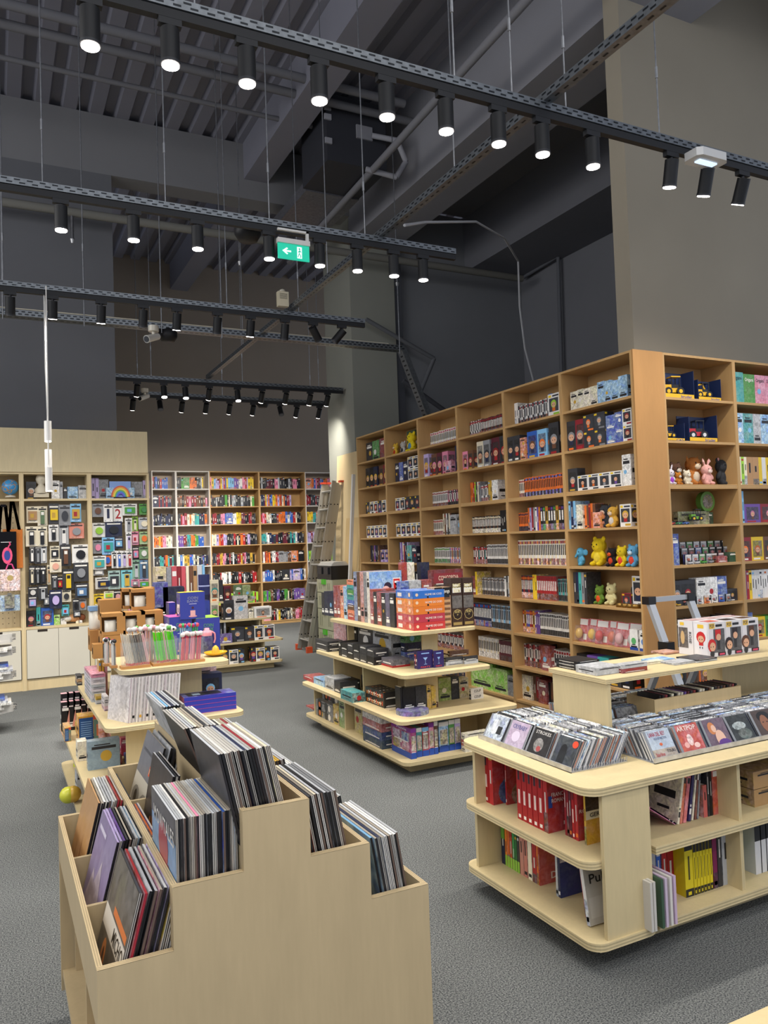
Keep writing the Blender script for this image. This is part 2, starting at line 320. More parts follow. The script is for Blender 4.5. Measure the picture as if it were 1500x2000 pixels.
rail(1, -2.5, 3.46, 5.4, rods=[at_Y(x, y, 5.4).x for x, y in ((83, 345), (323, 388), (526, 430), (713, 465))])
rail(2, -2.5, 3.62, 7.5, rods=[at_Y(x, y, 7.5).x for x, y in ((5, 500), (163, 560), (443, 590), (583, 600))])
rail(3, 1.2, 4.9, 11.0, rods=(2.0, 3.3, 4.5))
rail(4, 1.2, 5.3, 12.12, rods=(2.0, 3.3, 4.8))
rail(0, -3, 6, 1.3, name='overhead lighting rail nearest the record bin, above the picture')
rail(0, -3, 5, -0.8, name='overhead lighting rail behind the record bin viewpoint')
m = MB(); channel(m, -1.0, 10.95, 2.78, 4.036, 0.06, 0.05, 'y')
for y in (2.1, 4.3, 6.5, 9.2): m.cyl((2.78, y, 4.05), (2.78, y, 7.4), 0.005, 0.005, C('8a8c90'), 6)
tag(m.build('cross_channel', 'steel'), 'long slotted steel channel crossing diagonally over all the lighting rails', 'channel')
R1 = (180, 340, 490, 632, 765, 882, 986, 1071, 1169, 1328, 1400, 1482); X1 = [0.394, 0.723, 1.067, 1.421, 1.782, 2.125, 2.454, 2.747, 3.108, 3.734, 4.041, 4.37]
for i, x in enumerate(X1):
    lamp(x, 3.35, 3.945, f'lit black spotlight, {od(i+1)} from left on the front lighting rail', tilt=(0, 0, 0, 0, 0, 0, 0, 0, 0, 14, 20, 26)[i], az=(0 if i < 9 else -12))
for i, x in enumerate((0.416, 0.858, 1.279, 1.787, 2.174, 2.478, 2.787, 3.046)):
    lamp(x*1.035, 5.4, 3.945, f'lit black spotlight, {od(i+1)} from left on the second lighting rail')
XR3 = [(20, 0), (103, 1), (198, 1), (280, 0), (346, 1), (425, 0), (490, 1), (557, 0), (612, 0), (668, 0)]
for i, (px, on) in enumerate(XR3):
    lamp(Xof(px, 7.5, 3.85), 7.5, 3.945, f'{"lit" if on else "unlit"} black spotlight, {od(i+1)} from left on the third lighting rail', on=bool(on), tilt=(18 if i < 8 else 42), az=(0 if i < 8 else -60 if i == 8 else 60))
for i, px in enumerate((268, 320, 362, 409, 464, 512, 559, 606, 640)):
    lamp(Xof(px, 11, 3.85), 11.0, 3.945, f'lit black spotlight, {od(i+1)} from left on the fourth lighting rail', tilt=(-14 if i in (1, 2, 4) else 32), power=SPOT_W*2.0)
for i, px in enumerate((260, 312, 356, 403, 449, 495, 547, 580, 624)):
    on = i not in (1, 6); lamp(Xof(px, 12.12, 3.85), 12.12, 3.945, f'{"lit" if on else "unlit"} black spotlight, {od(i+1)} from left on the rearmost rail', on=on, tilt=(36 if on else -30), power=SPOT_W*2.6)
for k, x in enumerate((-1.8, -0.9, 0.0, 0.9, 1.8, 2.7, 3.6, 4.5)):
    lamp(x, 1.3, 3.945, f'black spotlight above the picture, {od(k+1)} from left over the record bin')
    lamp(x, -0.8, 3.945, f'black spotlight behind the viewpoint, {od(k+1)} from left on the nearest rail', tilt=30)
for k, x in enumerate((-2.0, -1.2, -0.4)):
    for r_, y in ((1, 5.4), (2, 7.5)): lamp(x, y, 3.945, tilt=16, label=f'lit black spotlight off the left edge, {od(k+1)} on the {ROWS[r_]} lighting rail')
for k, x in enumerate((5.0, 5.6)): lamp(x, 3.35, 3.945, f'lit spotlight off the right edge, {od(k+1)} at the front rail end', tilt=20)
# cable tray
e = empty('cable_tray', (-2.5, 8.5, 4.0), 'long perforated cable tray holding white cables beneath the third rail', 'cable tray')
m = MB(); channel(m, 0, 7.1, 0, 0, 0.13, 0.06, pitch=0.06); m.build('tray', 'steel', e)
m = MB()
for k in range(5): m.tube([(0.1, -0.05+k*0.022, 0.07), (3.0, -0.045+k*0.02, 0.075), (6.9, -0.05+k*0.022, 0.068)], 0.007, C('c9c2b0'), 6)
m.build('white_cables', 'matte', e)
m = MB(); m.box(-0.035, -0.06, -1.55, 0.035, 0.06, 0, GALV); t = -1.5
while t < -0.08: m.add([(-0.036, -0.03, t), (-0.036, 0.03, t), (-0.036, 0.03, t+0.02), (-0.036, -0.03, t+0.02)], [(0, 1, 2, 3)], GD); t += 0.06
m.build('drop_section', 'steel', e, Matrix.Translation((7.1, 0, 0.05)) @ Matrix.Rotation(math.radians(-22), 4, 'Y'))
for px in (5, 163, 313, 430, 775):
    m = MB(); x = Xof(px, 8.5, 4.0)+2.5; m.cyl((x, -0.075, -0.05), (x, -0.075, 3.4), 0.006, 0.006, C('8a8c90'), 6); m.build('hanger_rod', 'steel', e)
# exit sign, emergency light, cameras, speakers, beige box
e = empty('exit_sign', at_Y(573, 478, 5.33), 'green lit emergency exit sign with arrow and running figure', 'exit sign')
m = MB(); m.box(-0.125, -0.02, 0.0, 0.125, 0.02, 0.035, C('d9d6d0')); m.box(0.1, -0.01, 0.03, 0.12, 0.01, 0.11, C('d9d6d0')); m.box(-0.12, -0.01, 0.095, 0.12, 0.01, 0.11, C('d9d6d0')); m.build('housing', 'plas', e)
m = MB(); m.box(-0.122, -0.006, -0.115, 0.122, 0.006, 0.0, C('12a183')); d = (0.244, 0.012, 0.115)
n = MB(); wh = C('dff5ee')
n.add([(-0.055, -0.008, -0.03), (-0.09, -0.008, -0.056), (-0.055, -0.008, -0.082), (-0.045, -0.008, -0.075), (-0.063, -0.008, -0.062), (-0.022, -0.008, -0.062), (-0.022, -0.008, -0.05), (-0.063, -0.008, -0.05), (-0.045, -0.008, -0.037)], [(0, 1, 4, 7, 8), (1, 2, 3, 4), (4, 5, 6, 7)], wh)
n.box(0.025, -0.0085, -0.1, 0.062, -0.0075, -0.015, wh); g = C('0f8f74')
n.add([(0.043+0.007*math.cos(k), -0.0095, -0.03+0.007*math.sin(k)) for k in [i*math.pi/4 for i in range(8)]], [tuple(range(8))], g)
for a_, b_ in (((0.045, -0.038), (0.04, -0.066)), ((0.04, -0.066), (0.053, -0.08)), ((0.053, -0.08), (0.05, -0.095)), ((0.04, -0.066), (0.03, -0.092)), ((0.044, -0.043), (0.032, -0.055)), ((0.044, -0.043), (0.056, -0.054))):
    n.cyl((a_[0], -0.0095, a_[1]), (b_[0], -0.0095, b_[1]), 0.0035, 0.003, g, 5)
m.build('green_panel', 'sign', e); n.build('pictogram', 'sign', e)
e = empty('emergency_light', at_Y(1378, 308, 3.28), 'white emergency light fixed under the front rail beside tilted spotlights', 'emergency light')
m = MB(); m.prism([(-0.13, -0.045), (-0.10, -0.07), (0.10, -0.07), (0.13, -0.045), (0.13, 0.045), (0.10, 0.07), (-0.10, 0.07), (-0.13, 0.045)], -0.03, 0.02, C('d4d3d0')); m.build('housing', 'plas', e)
m = MB(); m.box(-0.075, -0.02, -0.038, 0.075, 0.02, -0.03, C('cfe4ff')); m.build('light_strip', 'sign', e)
e = empty('wall_detector', at_Y(552, 585, 7.4), 'cream alarm box mounted on the cross channel below the exit sign', 'alarm box')
m = MB(); m.box(-0.055, -0.03, -0.075, 0.055, 0.03, 0.075, C('c9bfa4'))
for k in range(5): m.box(-0.04, -0.032, 0.0+k*0.012, 0.04, -0.03, 0.005+k*0.012, C('6f6a5a'))
m.build('housing', 'plas', e); m = MB(); m.lathe([(0, 0), (0.03, 0.0), (0.03, 0.02), (0.0, 0.035)], (0, 0, 0.075), C('b7b1a0')); m.build('sounder', 'plas', e)
def cctv(px, py, Y, lab):
    e = empty('security_camera', at_Y(px, py, Y), lab, 'camera')
    m = MB(); m.cyl((0, 0, 0.04), (0, 0, 0.1), 0.055, 0.055, C('cfc9ba'), 14); m.cyl((0, 0, 0.0), (0, 0, 0.05), 0.02, 0.02, C('cfc9ba'), 10); m.build('mount', 'plas', e)
    m = MB(); m.cyl((0.05, 0.03, 0.0), (-0.09, -0.09, -0.07), 0.035, 0.04, C('d5d3cc'), 14); m.cyl((-0.09, -0.09, -0.07), (-0.095, -0.094, -0.072), 0.032, 0.032, C('222222'), 14); m.build('camera_body', 'plas', e)
cctv(300, 655, 8.4, 'white bullet security camera hanging from the left of cable tray')
cctv(283, 772, 12.0, 'white security camera at the left end of the rearmost rail')
for px, py, Y, lab in ((328, 658, 8.5, 'black dome speaker beside the white camera under the cable tray'), (484, 458, 5.6, 'black dome speaker beside the exit sign on second rail'), (513, 790, 12.2, 'small black speaker among lamps on the rearmost rail')):
    m = MB(); m.lathe([(0, -0.05), (0.07, -0.05), (0.1, 0.0), (0.1, 0.05), (0.05, 0.1), (0, 0.1)], (0, 0, 0), C('18181b')); o = m.build('ceiling_speaker', 'black'); o.location = at_Y(px, py, Y); tag(o, lab, 'speaker')
# white pendants
for i, (z1, z0, y, pos) in enumerate(((2.81, 2.63, 7.5, 'topmost'), (2.57, 2.39, 7.62, 'middle'), (2.385, 2.18, 7.4, 'lowest'))):
    x = (0.455, 0.462, 0.45)[i]
    e = empty('pendant_lamp', (x, y, 4.0), f'slim white cylinder pendant, {pos} of the three at left', 'pendant lamp')
    m = MB(); m.cyl((0, 0, z1-4.0), (0, 0, z0-4.0), 0.031, 0.031, C('e9e7e2'), 18); m.build('cylinder_shade', 'plas', e)
    m = MB(); m.cyl((0, 0, z0-4.001), (0, 0, z0-4.006), 0.027, 0.027, C('fff3e0'), 18); m.build('lens', 'lamp', e)
    m = MB(); m.tube([(-0.01+i*0.008, 0.0, 0.0), (-0.012+i*0.008, 0, -0.7), (0, 0, z1-4.0)], 0.005, C('dcdad5'), 6); m.build('cord', 'plas', e)
# ================================================================== GOODS: one mesh per item, front at y=0
def cj(c, k=0.1): return jit(C(c) if isinstance(c, str) else c, k)
def lum(c): return 0.3*c[0]+0.6*c[1]+0.1*c[2]
def contrast(c): return C('efece4') if lum(c) < 0.22 else C('26262a')
def mk_book(w, h, d, c, kind='b', face=None):
    m = MB(); c = cj(c); pg = C('e2dccb'); dim = (w, d, h)
    m.box(0, 0, 0, w, d, h, [c, c, c, pg, (c[0], c[1], c[2], 0.35), (c[0], c[1], c[2], 0.35)])
    m.dq(dim, 't', .12, .04, .88, 1, pg); k = contrast(c)
    if kind == 'm':       # comic volume: numbered block on top, title down the spine, picture at the foot
        t = cj(face or 'red', .2)
        m.dq(dim, 'f', .1, .84, .9, .95, t); m.dq(dim, 'f', .22, .4, .78, .8, (k[0], k[1], k[2], .6)); m.dq(dim, 'f', .0, .02, 1, .27, (t[0], t[1], t[2], .0))
    else:
        r = rng.random(); a = rng.uniform(.3, .55)
        if r < .75: m.dq(dim, 'f', .36, a, .64, a+rng.uniform(.2, .36), mulc(k, .75))
        if r > .35: v = rng.choice((.06, .86)); m.dq(dim, 'f', .12, v, .88, v+.07, mulc(k, .7) if rng.random() < .35 else cj(rng.choice(('gold', 'red', 'white', 'sky', 'orange'))))
        if rng.random() < .3: m.dq(dim, 'f', 0, .0, 1, rng.uniform(.15, .4), (c[0]*.5, c[1]*.6, c[2]*.8, .1))
    return m
SK = C('d9a888')
def figure(m, dim, f, u, v, s, hair, body):
    """printed little figure: big head, hair, body, legs (units of face height)"""
    w = {'f': dim[0], 'l': dim[1], 'r': dim[1]}[f]; k = dim[2]/w
    m.dq(dim, f, u-.16*s*k, v, u+.16*s*k, v+.34*s, body, .0012); m.dd(dim, f, u, v+.52*s, .3*s*k, hair, .0014, .29*s); m.dd(dim, f, u, v+.46*s, .23*s*k, SK, .0016, .2*s)
    for q in (-.1, .1): m.dd(dim, f, u+q*s*k, v+.46*s, .035*s*k, C('141414'), .0019, .04*s, 6)
def mk_pop(w, h, d, c='white', fig=None, acc='yellow'):
    m = MB(); c = cj(c, .05); dim = (w, d, h); m.box(0, 0, 0, w, d, h, c); fg = fig or rng.choice(('black', 'brown', 'red', 'gold', 'purple', 'charcoal', 'orange'))
    for f in ('f', 'l', 'r'):
        m.dq(dim, f, .1, .2, .9, .8, cj('3a3c42', .3)); m.dq(dim, f, .06, .84, .3, .95, C(acc)); m.dq(dim, f, .4, .86, .94, .93, C('303038')); m.dq(dim, f, .45, .04, .95, .14, cj(fg, .2))
        figure(m, dim, f, .5, .22, .62, cj(fg), cj(rng.choice(('red', 'navy', 'black', 'purple', 'orange', 'grey'))))
    m.dq(dim, 't', .15, .15, .85, .85, A(fg, .3)); return m
def mk_art(w, h, d, c, title=None, tcol=None, alpha=.1, band=None):
    m = MB(); alpha = max(alpha, .7) if w < .06 or h < .05 else alpha; c = cj(c, .06); a = (c[0], c[1], c[2], alpha); s = (c[0], c[1], c[2], .45); dim = (w, d, h)
    m.box(0, 0, 0, w, d, h, [c, s, a, s, s, s]); k = C(tcol) if tcol else contrast(c)
    if band: m.dq(dim, 'f', 0, 0, 1, .16, C(band)); m.dq(dim, 'r', 0, 0, 1, .16, C(band)); m.dq(dim, 'l', 0, 0, 1, .16, C(band))
    if title: m.dt(dim, 'f', title, .12, .72, .88, .88, k)
    else:
        v = rng.choice((.12, .7)); m.dq(dim, 'f', .12, v, .88, v+.1, k); m.dq(dim, 'f', .2, v+.13, .7, v+.17, k)
    for f in 'lr': m.dq(dim, f, .15, .42, .85, .56, k); m.dq(dim, f, .3, .2, .7, .25, k)
    if alpha < .85 and w > .07 and h > .07 and rng.random() < .6: m.dd(dim, 'f', rng.uniform(.35, .65), .45, min(.18, .3*h/w), cj(rng.choice(('cream', 'gold', 'red', 'sky', 'white'))), .001)
    return m
def mk_window(w, h, d, c, toy='gold'):
    """dark window box with a figure standing behind the window"""
    m = MB(); c = cj(c, .1); dim = (w, d, h); m.box(0, 0, 0, w, d, h, [c]*6); g = mulc(c, .35)
    for f in 'flr':
        m.dq(dim, f, .12, .16, .88, .84, (g[0]+.01, g[1]+.01, g[2]+.01, .3)); figure(m, dim, f, .5, .2, .55, cj(toy, .3), cj(rng.choice(('black', 'red', 'navy', 'brown'))))
        m.dq(dim, f, .15, .04, .7, .11, cj(rng.choice(('white', 'gold', 'red', 'orange'))))
    return m
NOUN = {'m': ('comic_volume', 'comic volume', 'book'), 'b': ('book', 'book', 'book'), 'p': ('figure_box', 'boxed figure', 'toy box'), 'w': ('figure_box', 'window figure box', 'toy box'),
        'g': ('game_box', 'game box', 'game box'), 'n': ('notebook', 'notebook', 'notebook')}
def make(k, w, h, d, c, o=None):
    if k in 'bn': return mk_book(w, h, d, c)
    if k == 'm': return mk_book(w, h, d, c, 'm', o)
    if k == 'p': return mk_pop(w, h, d, c, o)
    if k == 'w': return mk_window(w, h, d, c, o or 'gold')
    return mk_art(w, h, d, c, o, alpha=.65 if o else .4)
def fill(G, width, z, specs, place, group, pend=None, hmax=.32):
    """stand goods side by side; spec = (kind, count, w, h, d, colours, setback[, option[, stack]])"""
    u = 0; i = 0
    for sp in specs:
        if sp[0] == '_': u += sp[1]; continue
        k, n, w, h, d, cols, sb = sp[:7]; opt = sp[7] if len(sp) > 7 else None; st = sp[8] if len(sp) > 8 else 1
        cols = cols.split()
        for q in range(n):
            if u+w > width+.002: break
            c = cols[q % len(cols)]; hv = 0 if k in 'pw' or h > .2 else (.004 if k == 'm' else .014); wv = 1 if k in 'mpw' else rng.uniform(.8, 1.15); i += 1
            ww = min(w*wv, width-u); hh = min(h+rng.uniform(-hv, hv), hmax)
            for lv in range(st):
                nm, nn, cat = NOUN[k]; op = opt.split()[q % len(opt.split())] if opt else None
                mb = make(k, ww-.0015, hh-.001, d, c, op)
                lab = f'{c} {nn}, {od(i)} from left{" in upper layer" if lv else ""}, {place}'
                put({'m': 'comic', 'b': 'book', 'n': 'book'}.get(k, (pend or group)+'_box'), mb, G(u, sb, z+lv*hh), nm, lab, cat, group, size=ww*hh)
            u += ww
    return u
# ================================================================== SHELVING
def bookcase(name, label, G, w, S, top, depth, wood, wc, mat, plinth=.07, double=None, back=None):
    """G(u,s,z): frame; S: shelf surfaces from the top one down"""
    e = empty(name, (0, 0, 0), label, 'bookcase'); e.matrix_world = G(0, 0, 0)
    t = .018
    for nm, x in (('side_panel', 0), ('side_panel', w-t)):
        m = MB(); m.board(x, 0, 0, x+t, depth, top, wc); m.build(nm, mat, e)
    m = MB(); m.board(t, 0, top-t, w-t, depth, top, wc); m.build('top_board', mat, e)
    for z in S:
        m = MB(); m.board(t, .004, z-(.034 if z == double else .02), w-t, depth-.01, z, wc); m.build('shelf', mat, e)
    m = MB(); m.box(t, depth-.01, 0, w-t, depth-.002, top-t, back or mulc(wc, .95)); m.build('back_panel', mat, e)
    m = MB(); m.box(t, .015, 0, w-t, .03, S[-1]-.02, wc); m.build('plinth', mat, e)
    return e
# ---- tall bookcase along X = 4.43 (six bays) and its return (two bays) facing the front
S9 = [2.70, 2.355, 2.005, 1.685, 1.365, 1.045, .72, .40, .09]; TOP = 3.05; BX = 4.43
BAY = ['', 'first', 'second', 'third', 'fourth', 'fifth', 'sixth']
SH = ['top shelf', 'second shelf down', 'third shelf down', 'fourth shelf down', 'fifth shelf down', 'sixth shelf down', 'third shelf up', 'second shelf up', 'bottom shelf']
def GX(X, Y): return lambda u, s, z: FX(X+s, Y-u, z)
def GY(X, Y): return lambda u, s, z: FY(X+u, Y+s, z)
for c in range(1, 7):
    yl = 4.456+.85*(7-c)
    bookcase('bookcase', f'{BAY[c]} bay from left of the tall wooden bookcase along the right', GX(BX, yl), .85, S9, TOP, .313, 'oak', OAK, 'oak', double=2.005)
m = MB(); m.board(4.43, 4.438, 0, 4.745, 4.456, TOP+.002, C('b18451')); tag(m.build('end_panel', 'oak'), 'broad plain wooden end panel at the corner of the tall bookcase', 'panel')
for k, (xa, lab) in enumerate(((4.745, 'wooden front-facing bay with toy vehicles right of the corner panel'), (5.555, 'rightmost wooden bay with craft boxes, cut by the right edge'))):
    bookcase('bookcase', lab, GY(xa, 4.44), .81, S9, TOP, .33, 'oak', OAK, 'oak', double=2.005)
m4 = lambda n, cols, sb=.15, top='red': ('m', n, .0225, .175, .12, cols, sb, top)
CASE = {
 (1, 0): [('_', .04), ('g', 2, .20, .27, .08, 'charcoal green', .12), ('g', 1, .26, .28, .08, 'crimson', .13)],
 (1, 1): [('_', .04), ('w', 3, .12, .27, .1, 'charcoal black navy', .1), ('w', 2, .13, .27, .1, 'brown crimson', .12)],
 (1, 2): [('_', .05), ('p', 6, .12, .16, .09, 'charcoal white white', .08)],
 (1, 3): [('_', .05), ('p', 6, .12, .16, .09, 'white', .08, 'gold charcoal purple')],
 (1, 4): [('_', .1), ('b', 9, .03, .22, .15, 'black navy charcoal brown purple', .1), ('p', 2, .12, .16, .09, 'lavender', .12)],
 (1, 5): [('_', .1), ('b', 22, .028, .2, .15, 'black brown charcoal cream navy', .1)],
 (2, 1): [('_', .05), ('g', 3, .13, .25, .08, 'navy blue navy', .1), ('p', 2, .13, .145, .09, 'white', .1, 'black', 2), ('_', .01)],
 (2, 2): [('_', .06), ('p', 2, .125, .16, .09, 'white', .08, 'purple charcoal'), ('p', 3, .125, .16, .09, 'charcoal black', .08, 'crimson gold')],
 (2, 3): [('_', .06), ('p', 5, .13, .16, .09, 'white', .08, 'gold charcoal brown')],
 (2, 4): [('_', .12), ('b', 8, .032, .25, .16, 'charcoal lavender purple cream crimson navy', .08), ('g', 2, .14, .2, .05, 'teal navy', .06)],
 (2, 5): [('_', .1), ('b', 20, .03, .2, .15, 'charcoal black white brown', .1)],
 (3, 0): [m4(26, 'white cream white', .16, 'pink crimson'), m4(6, 'white lavender', .16)],
 (3, 1): [('w', 1, .11, .27, .1, 'lavender', .06), ('w', 2, .12, .26, .1, 'brown maroon', .1, 'pink'), ('w', 1, .12, .26, .1, 'pink', .1, 'pink'), ('g', 1, .12, .14, .06, 'pink', .06), ('w', 1, .13, .3, .1, 'navy', .12, 'black'), ('p', 1, .11, .12, .09, 'white', .07)],
 (3, 2): [m4(15, 'white', .16, 'crimson'), m4(18, 'pink crimson white charcoal', .16, 'charcoal')],
 (3, 3): [m4(11, 'white cream', .16, 'red'), ('b', 6, .03, .24, .14, 'cream brown white charcoal', .14), ('g', 2, .16, .22, .02, 'silver grey', .12)],
 (3, 4): [m4(15, 'white', .16, 'green'), m4(20, 'lavender cream orange white grey', .16, 'purple pink')],
 (3, 5): [m4(34, 'white cream grey', .16)],
 (3, 6): [m4(34, 'charcoal white navy brown purple', .16)],
 (3, 7): [m4(34, 'brown charcoal navy white', .16)],
 (3, 8): [('b', 22, .033, .2, .15, 'charcoal brown navy', .1)],
 (4, 0): [('_', .01), m4(10, 'charcoal white', .15), ('m', 22, .0225, .17, .12, 'maroon charcoal brown', .14, 'crimson', 1)],
 (4, 1): [('w', 2, .1, .2, .09, 'pink brown', .05, 'red'), ('w', 2, .12, .28, .09, 'cream grey', .1, 'charcoal'), ('w', 2, .14, .29, .09, 'maroon charcoal', .12, 'red'), ('p', 1, .13, .15, .1, 'white', .05)],
 (4, 2): [('_', .02), ('b', 7, .028, .22, .14, 'orange orange red lime charcoal cream grey', .12), m4(6, 'silver white charcoal', .13), ('b', 3, .035, .2, .14, 'gold', .13), ('g', 1, .13, .2, .12, 'white', .1)],
 (4, 3): [m4(24, 'charcoal black brown', .14, 'cream'), ('b', 7, .033, .22, .13, 'black', .12)],
 (4, 4): [m4(12, 'charcoal crimson white red teal', .14), ('m', 22, .0235, .2, .13, 'white', .13, 'charcoal')],
 (4, 5): [('g', 1, .12, .2, .12, 'crimson', .1), ('b', 1, .03, .24, .18, 'yellow', .08), m4(19, 'silver grey white', .14, 'brown charcoal'), ('b', 3, .035, .2, .14, 'white charcoal', .12)],
 (4, 6): [('m', 12, .029, .235, .16, 'navy', .1, 'blue red blue'), ('m', 12, .03, .235, .16, 'silver sky grey', .1, 'charcoal'), ('b', 2, .03, .23, .16, 'orange', .1)],
 (4, 7): [('_', .06), ('m', 12, .031, .21, .14, 'white cream', .12, 'white'), ('m', 13, .028, .2, .14, 'maroon', .12, 'maroon')],
 (4, 8): [('g', 1, .38, .27, .1, 'lime', .05), ('g', 1, .22, .24, .1, 'lime', .05), ('g', 1, .12, .2, .1, 'grey', .05)],
 (5, 0): [('b', 2, .03, .23, .14, 'white', .12), ('m', 20, .0245, .19, .12, 'charcoal silver white', .12, 'charcoal crimson'), ('b', 2, .025, .22, .14, 'blue', .1), ('p', 1, .16, .2, .1, 'white', .05, 'lime')],
 (5, 1): [('w', 2, .1, .24, .1, 'charcoal', .02, 'charcoal'), ('g', 1, .09, .1, .08, 'orange', .02, None, 2), ('w', 1, .15, .25, .1, 'blue', .04, 'brown'), ('w', 1, .14, .25, .1, 'sky', .04, 'orange'), ('w', 1, .14, .29, .1, 'charcoal', .06, 'grey')],
 (5, 2): [('m', 4, .0235, .18, .12, 'cream white', .14, 'red'), ('m', 28, .0245, .19, .13, 'orange', .13, 'navy blue')],
 (5, 3): [('m', 7, .0245, .18, .12, 'orange', .12, 'navy'), ('b', 7, .026, .22, .14, 'orange lavender crimson grey white purple', .1), ('m', 9, .037, .22, .15, 'black charcoal gold black', .1, 'purple green orange crimson')],
 (5, 4): [('m', 30, .026, .235, .15, 'white cream', .1, 'crimson orange crimson gold red')],
 (5, 5): [('m', 8, .025, .215, .14, 'navy crimson charcoal', .12, 'orange'), ('b', 2, .03, .23, .14, 'yellow', .1), ('m', 11, .026, .22, .14, 'red', .1, 'crimson'), ('m', 9, .027, .2, .13, 'teal grey', .12, 'charcoal')],
 (5, 6): [('m', 8, .026, .21, .14, 'crimson gold purple blue red', .12, 'orange'), ('b', 2, .03, .22, .14, 'purple', .12), ('m', 23, .0245, .2, .13, 'white', .12, 'charcoal')],
 (5, 7): [('m', 9, .028, .21, .14, 'white charcoal red', .12, 'crimson'), ('b', 1, .06, .22, .15, 'black', .12), ('g', 1, .17, .23, .06, 'red', .08), ('m', 10, .034, .2, .13, 'white', .12, 'red')],
 (5, 8): [('g', 1, .13, .23, .12, 'cream', .08), ('b', 2, .05, .23, .14, 'brown crimson', .1), ('g', 1, .15, .22, .12, 'crimson', .08), ('b', 8, .04, .2, .14, 'black brown', .1)],
 (6, 0): [('_', .04), ('g', 8, .09, .175, .05, 'cream cream cream cream sky sky sky sky', .06)],
 (6, 1): [('w', 2, .11, .26, .1, 'charcoal crimson', .04, 'grey'), ('p', 2, .13, .14, .1, 'charcoal', .03, 'orange grey', 2), ('g', 2, .09, .13, .08, 'blue', .04, None, 2), ('p', 2, .1, .13, .09, 'white', .04, 'crimson', 2)],
 (6, 2): [('w', 1, .12, .2, .09, 'charcoal', .03, 'grey'), ('p', 4, .13, .13, .09, 'white', .03, 'black charcoal'), ('g', 1, .1, .25, .1, 'white', .04)],
 (6, 3): [('b', 3, .03, .24, .16, 'sky navy', .02), ('g', 1, .08, .2, .06, 'cream', .03), ('b', 5, .028, .2, .14, 'orange brown crimson', .05), ('g', 1, .1, .12, .09, 'orange', .02), ('_', .2), ('p', 2, .12, .18, .09, 'white', .04, 'gold')],
 (6, 5): [('b', 5, .035, .27, .16, 'charcoal navy teal grey', .04), ('_', .36), ('p', 1, .1, .11, .08, 'crimson', .08), ('p', 1, .12, .25, .06, 'white', .1, 'charcoal')],
 (6, 7): [('w', 5, .13, .22, .12, 'black purple teal charcoal', .04, 'purple')],
}
for (c, r), sp in CASE.items():
    yl = 4.456+.85*(7-c)-.019
    fill(GX(BX, yl), .812, S9[r], sp, f'{SH[r]}, {BAY[c]} tall bay', f'goods on the {SH[r]} of the {BAY[c]} tall bay', pend='tall')
# rightmost two bays
x8 = 5.575
for r, sp in {0: [('g', 1, .15, .27, .03, 'teal', .06, 'Origami'), ('g', 1, .14, .26, .03, 'green', .06, 'Origami'), ('g', 2, .14, .26, .03, 'pink', .06, 'Origami')],
              1: [('g', 5, .11, .26, .1, 'sky teal silver', .04)],
              2: [('b', 1, .04, .3, .15, 'yellow', .05), ('b', 3, .035, .24, .15, 'cream lime', .05), ('b', 2, .07, .24, .15, 'tan', .05), ('b', 5, .05, .24, .15, 'yellow white', .05)],
              3: [('b', 3, .03, .27, .16, 'navy white sky', .05), ('w', 3, .2, .16, .1, 'purple crimson', .05, 'pink')],
              4: [('w', 4, .15, .2, .1, 'crimson yellow brown green', .05, 'orange')],
              5: [('b', 3, .035, .24, .16, 'blue purple red', .05), ('b', 1, .03, .24, .16, 'yellow', .05), ('b', 8, .03, .24, .16, 'white', .05)],
              6: [('g', 1, .12, .2, .1, 'blue', .06), ('w', 3, .14, .17, .1, 'yellow green crimson', .05, 'red')],
              7: [('w', 4, .15, .2, .1, 'yellow pink', .05, 'red')], 8: [('g', 4, .16, .2, .1, 'grey blue', .05)]}.items():
    fill(GY(x8, 4.44), .77, S9[r], sp, f'{SH[r]}, rightmost bay with craft boxes', f'craft goods on the {SH[r]} of the rightmost bay', pend='tall')
fill(GY(4.765, 4.44), .77, S9[5], [('w', 1, .1, .2, .1, 'charcoal', .03, 'grey'), ('w', 1, .18, .2, .1, 'charcoal', .05, 'crimson'), ('g', 2, .12, .21, .08, 'white', .04), ('g', 1, .13, .21, .08, 'blue', .05), ('w', 1, .12, .1, .08, 'charcoal', .05)], 'sixth shelf down, toy vehicle bay', 'boxed cars in the toy vehicle bay', pend='tall')
fill(GY(4.765, 4.44), .77, S9[6], [('b', 26, .028, .2, .16, 'maroon crimson charcoal brown', .06)], 'third shelf up, toy vehicle bay', 'dark goods in the toy vehicle bay', pend='tall')
fill(GY(4.765, 4.44), .77, S9[7], [('w', 5, .14, .18, .12, 'charcoal brown orange', .06)], 'second shelf up, toy vehicle bay', 'dark goods in the toy vehicle bay', pend='tall')
fill(GY(4.765, 4.44), .77, S9[8], [('w', 5, .14, .18, .12, 'charcoal grey crimson', .06, 'orange')], 'bottom shelf, toy vehicle bay', 'dark goods in the toy vehicle bay', pend='tall')
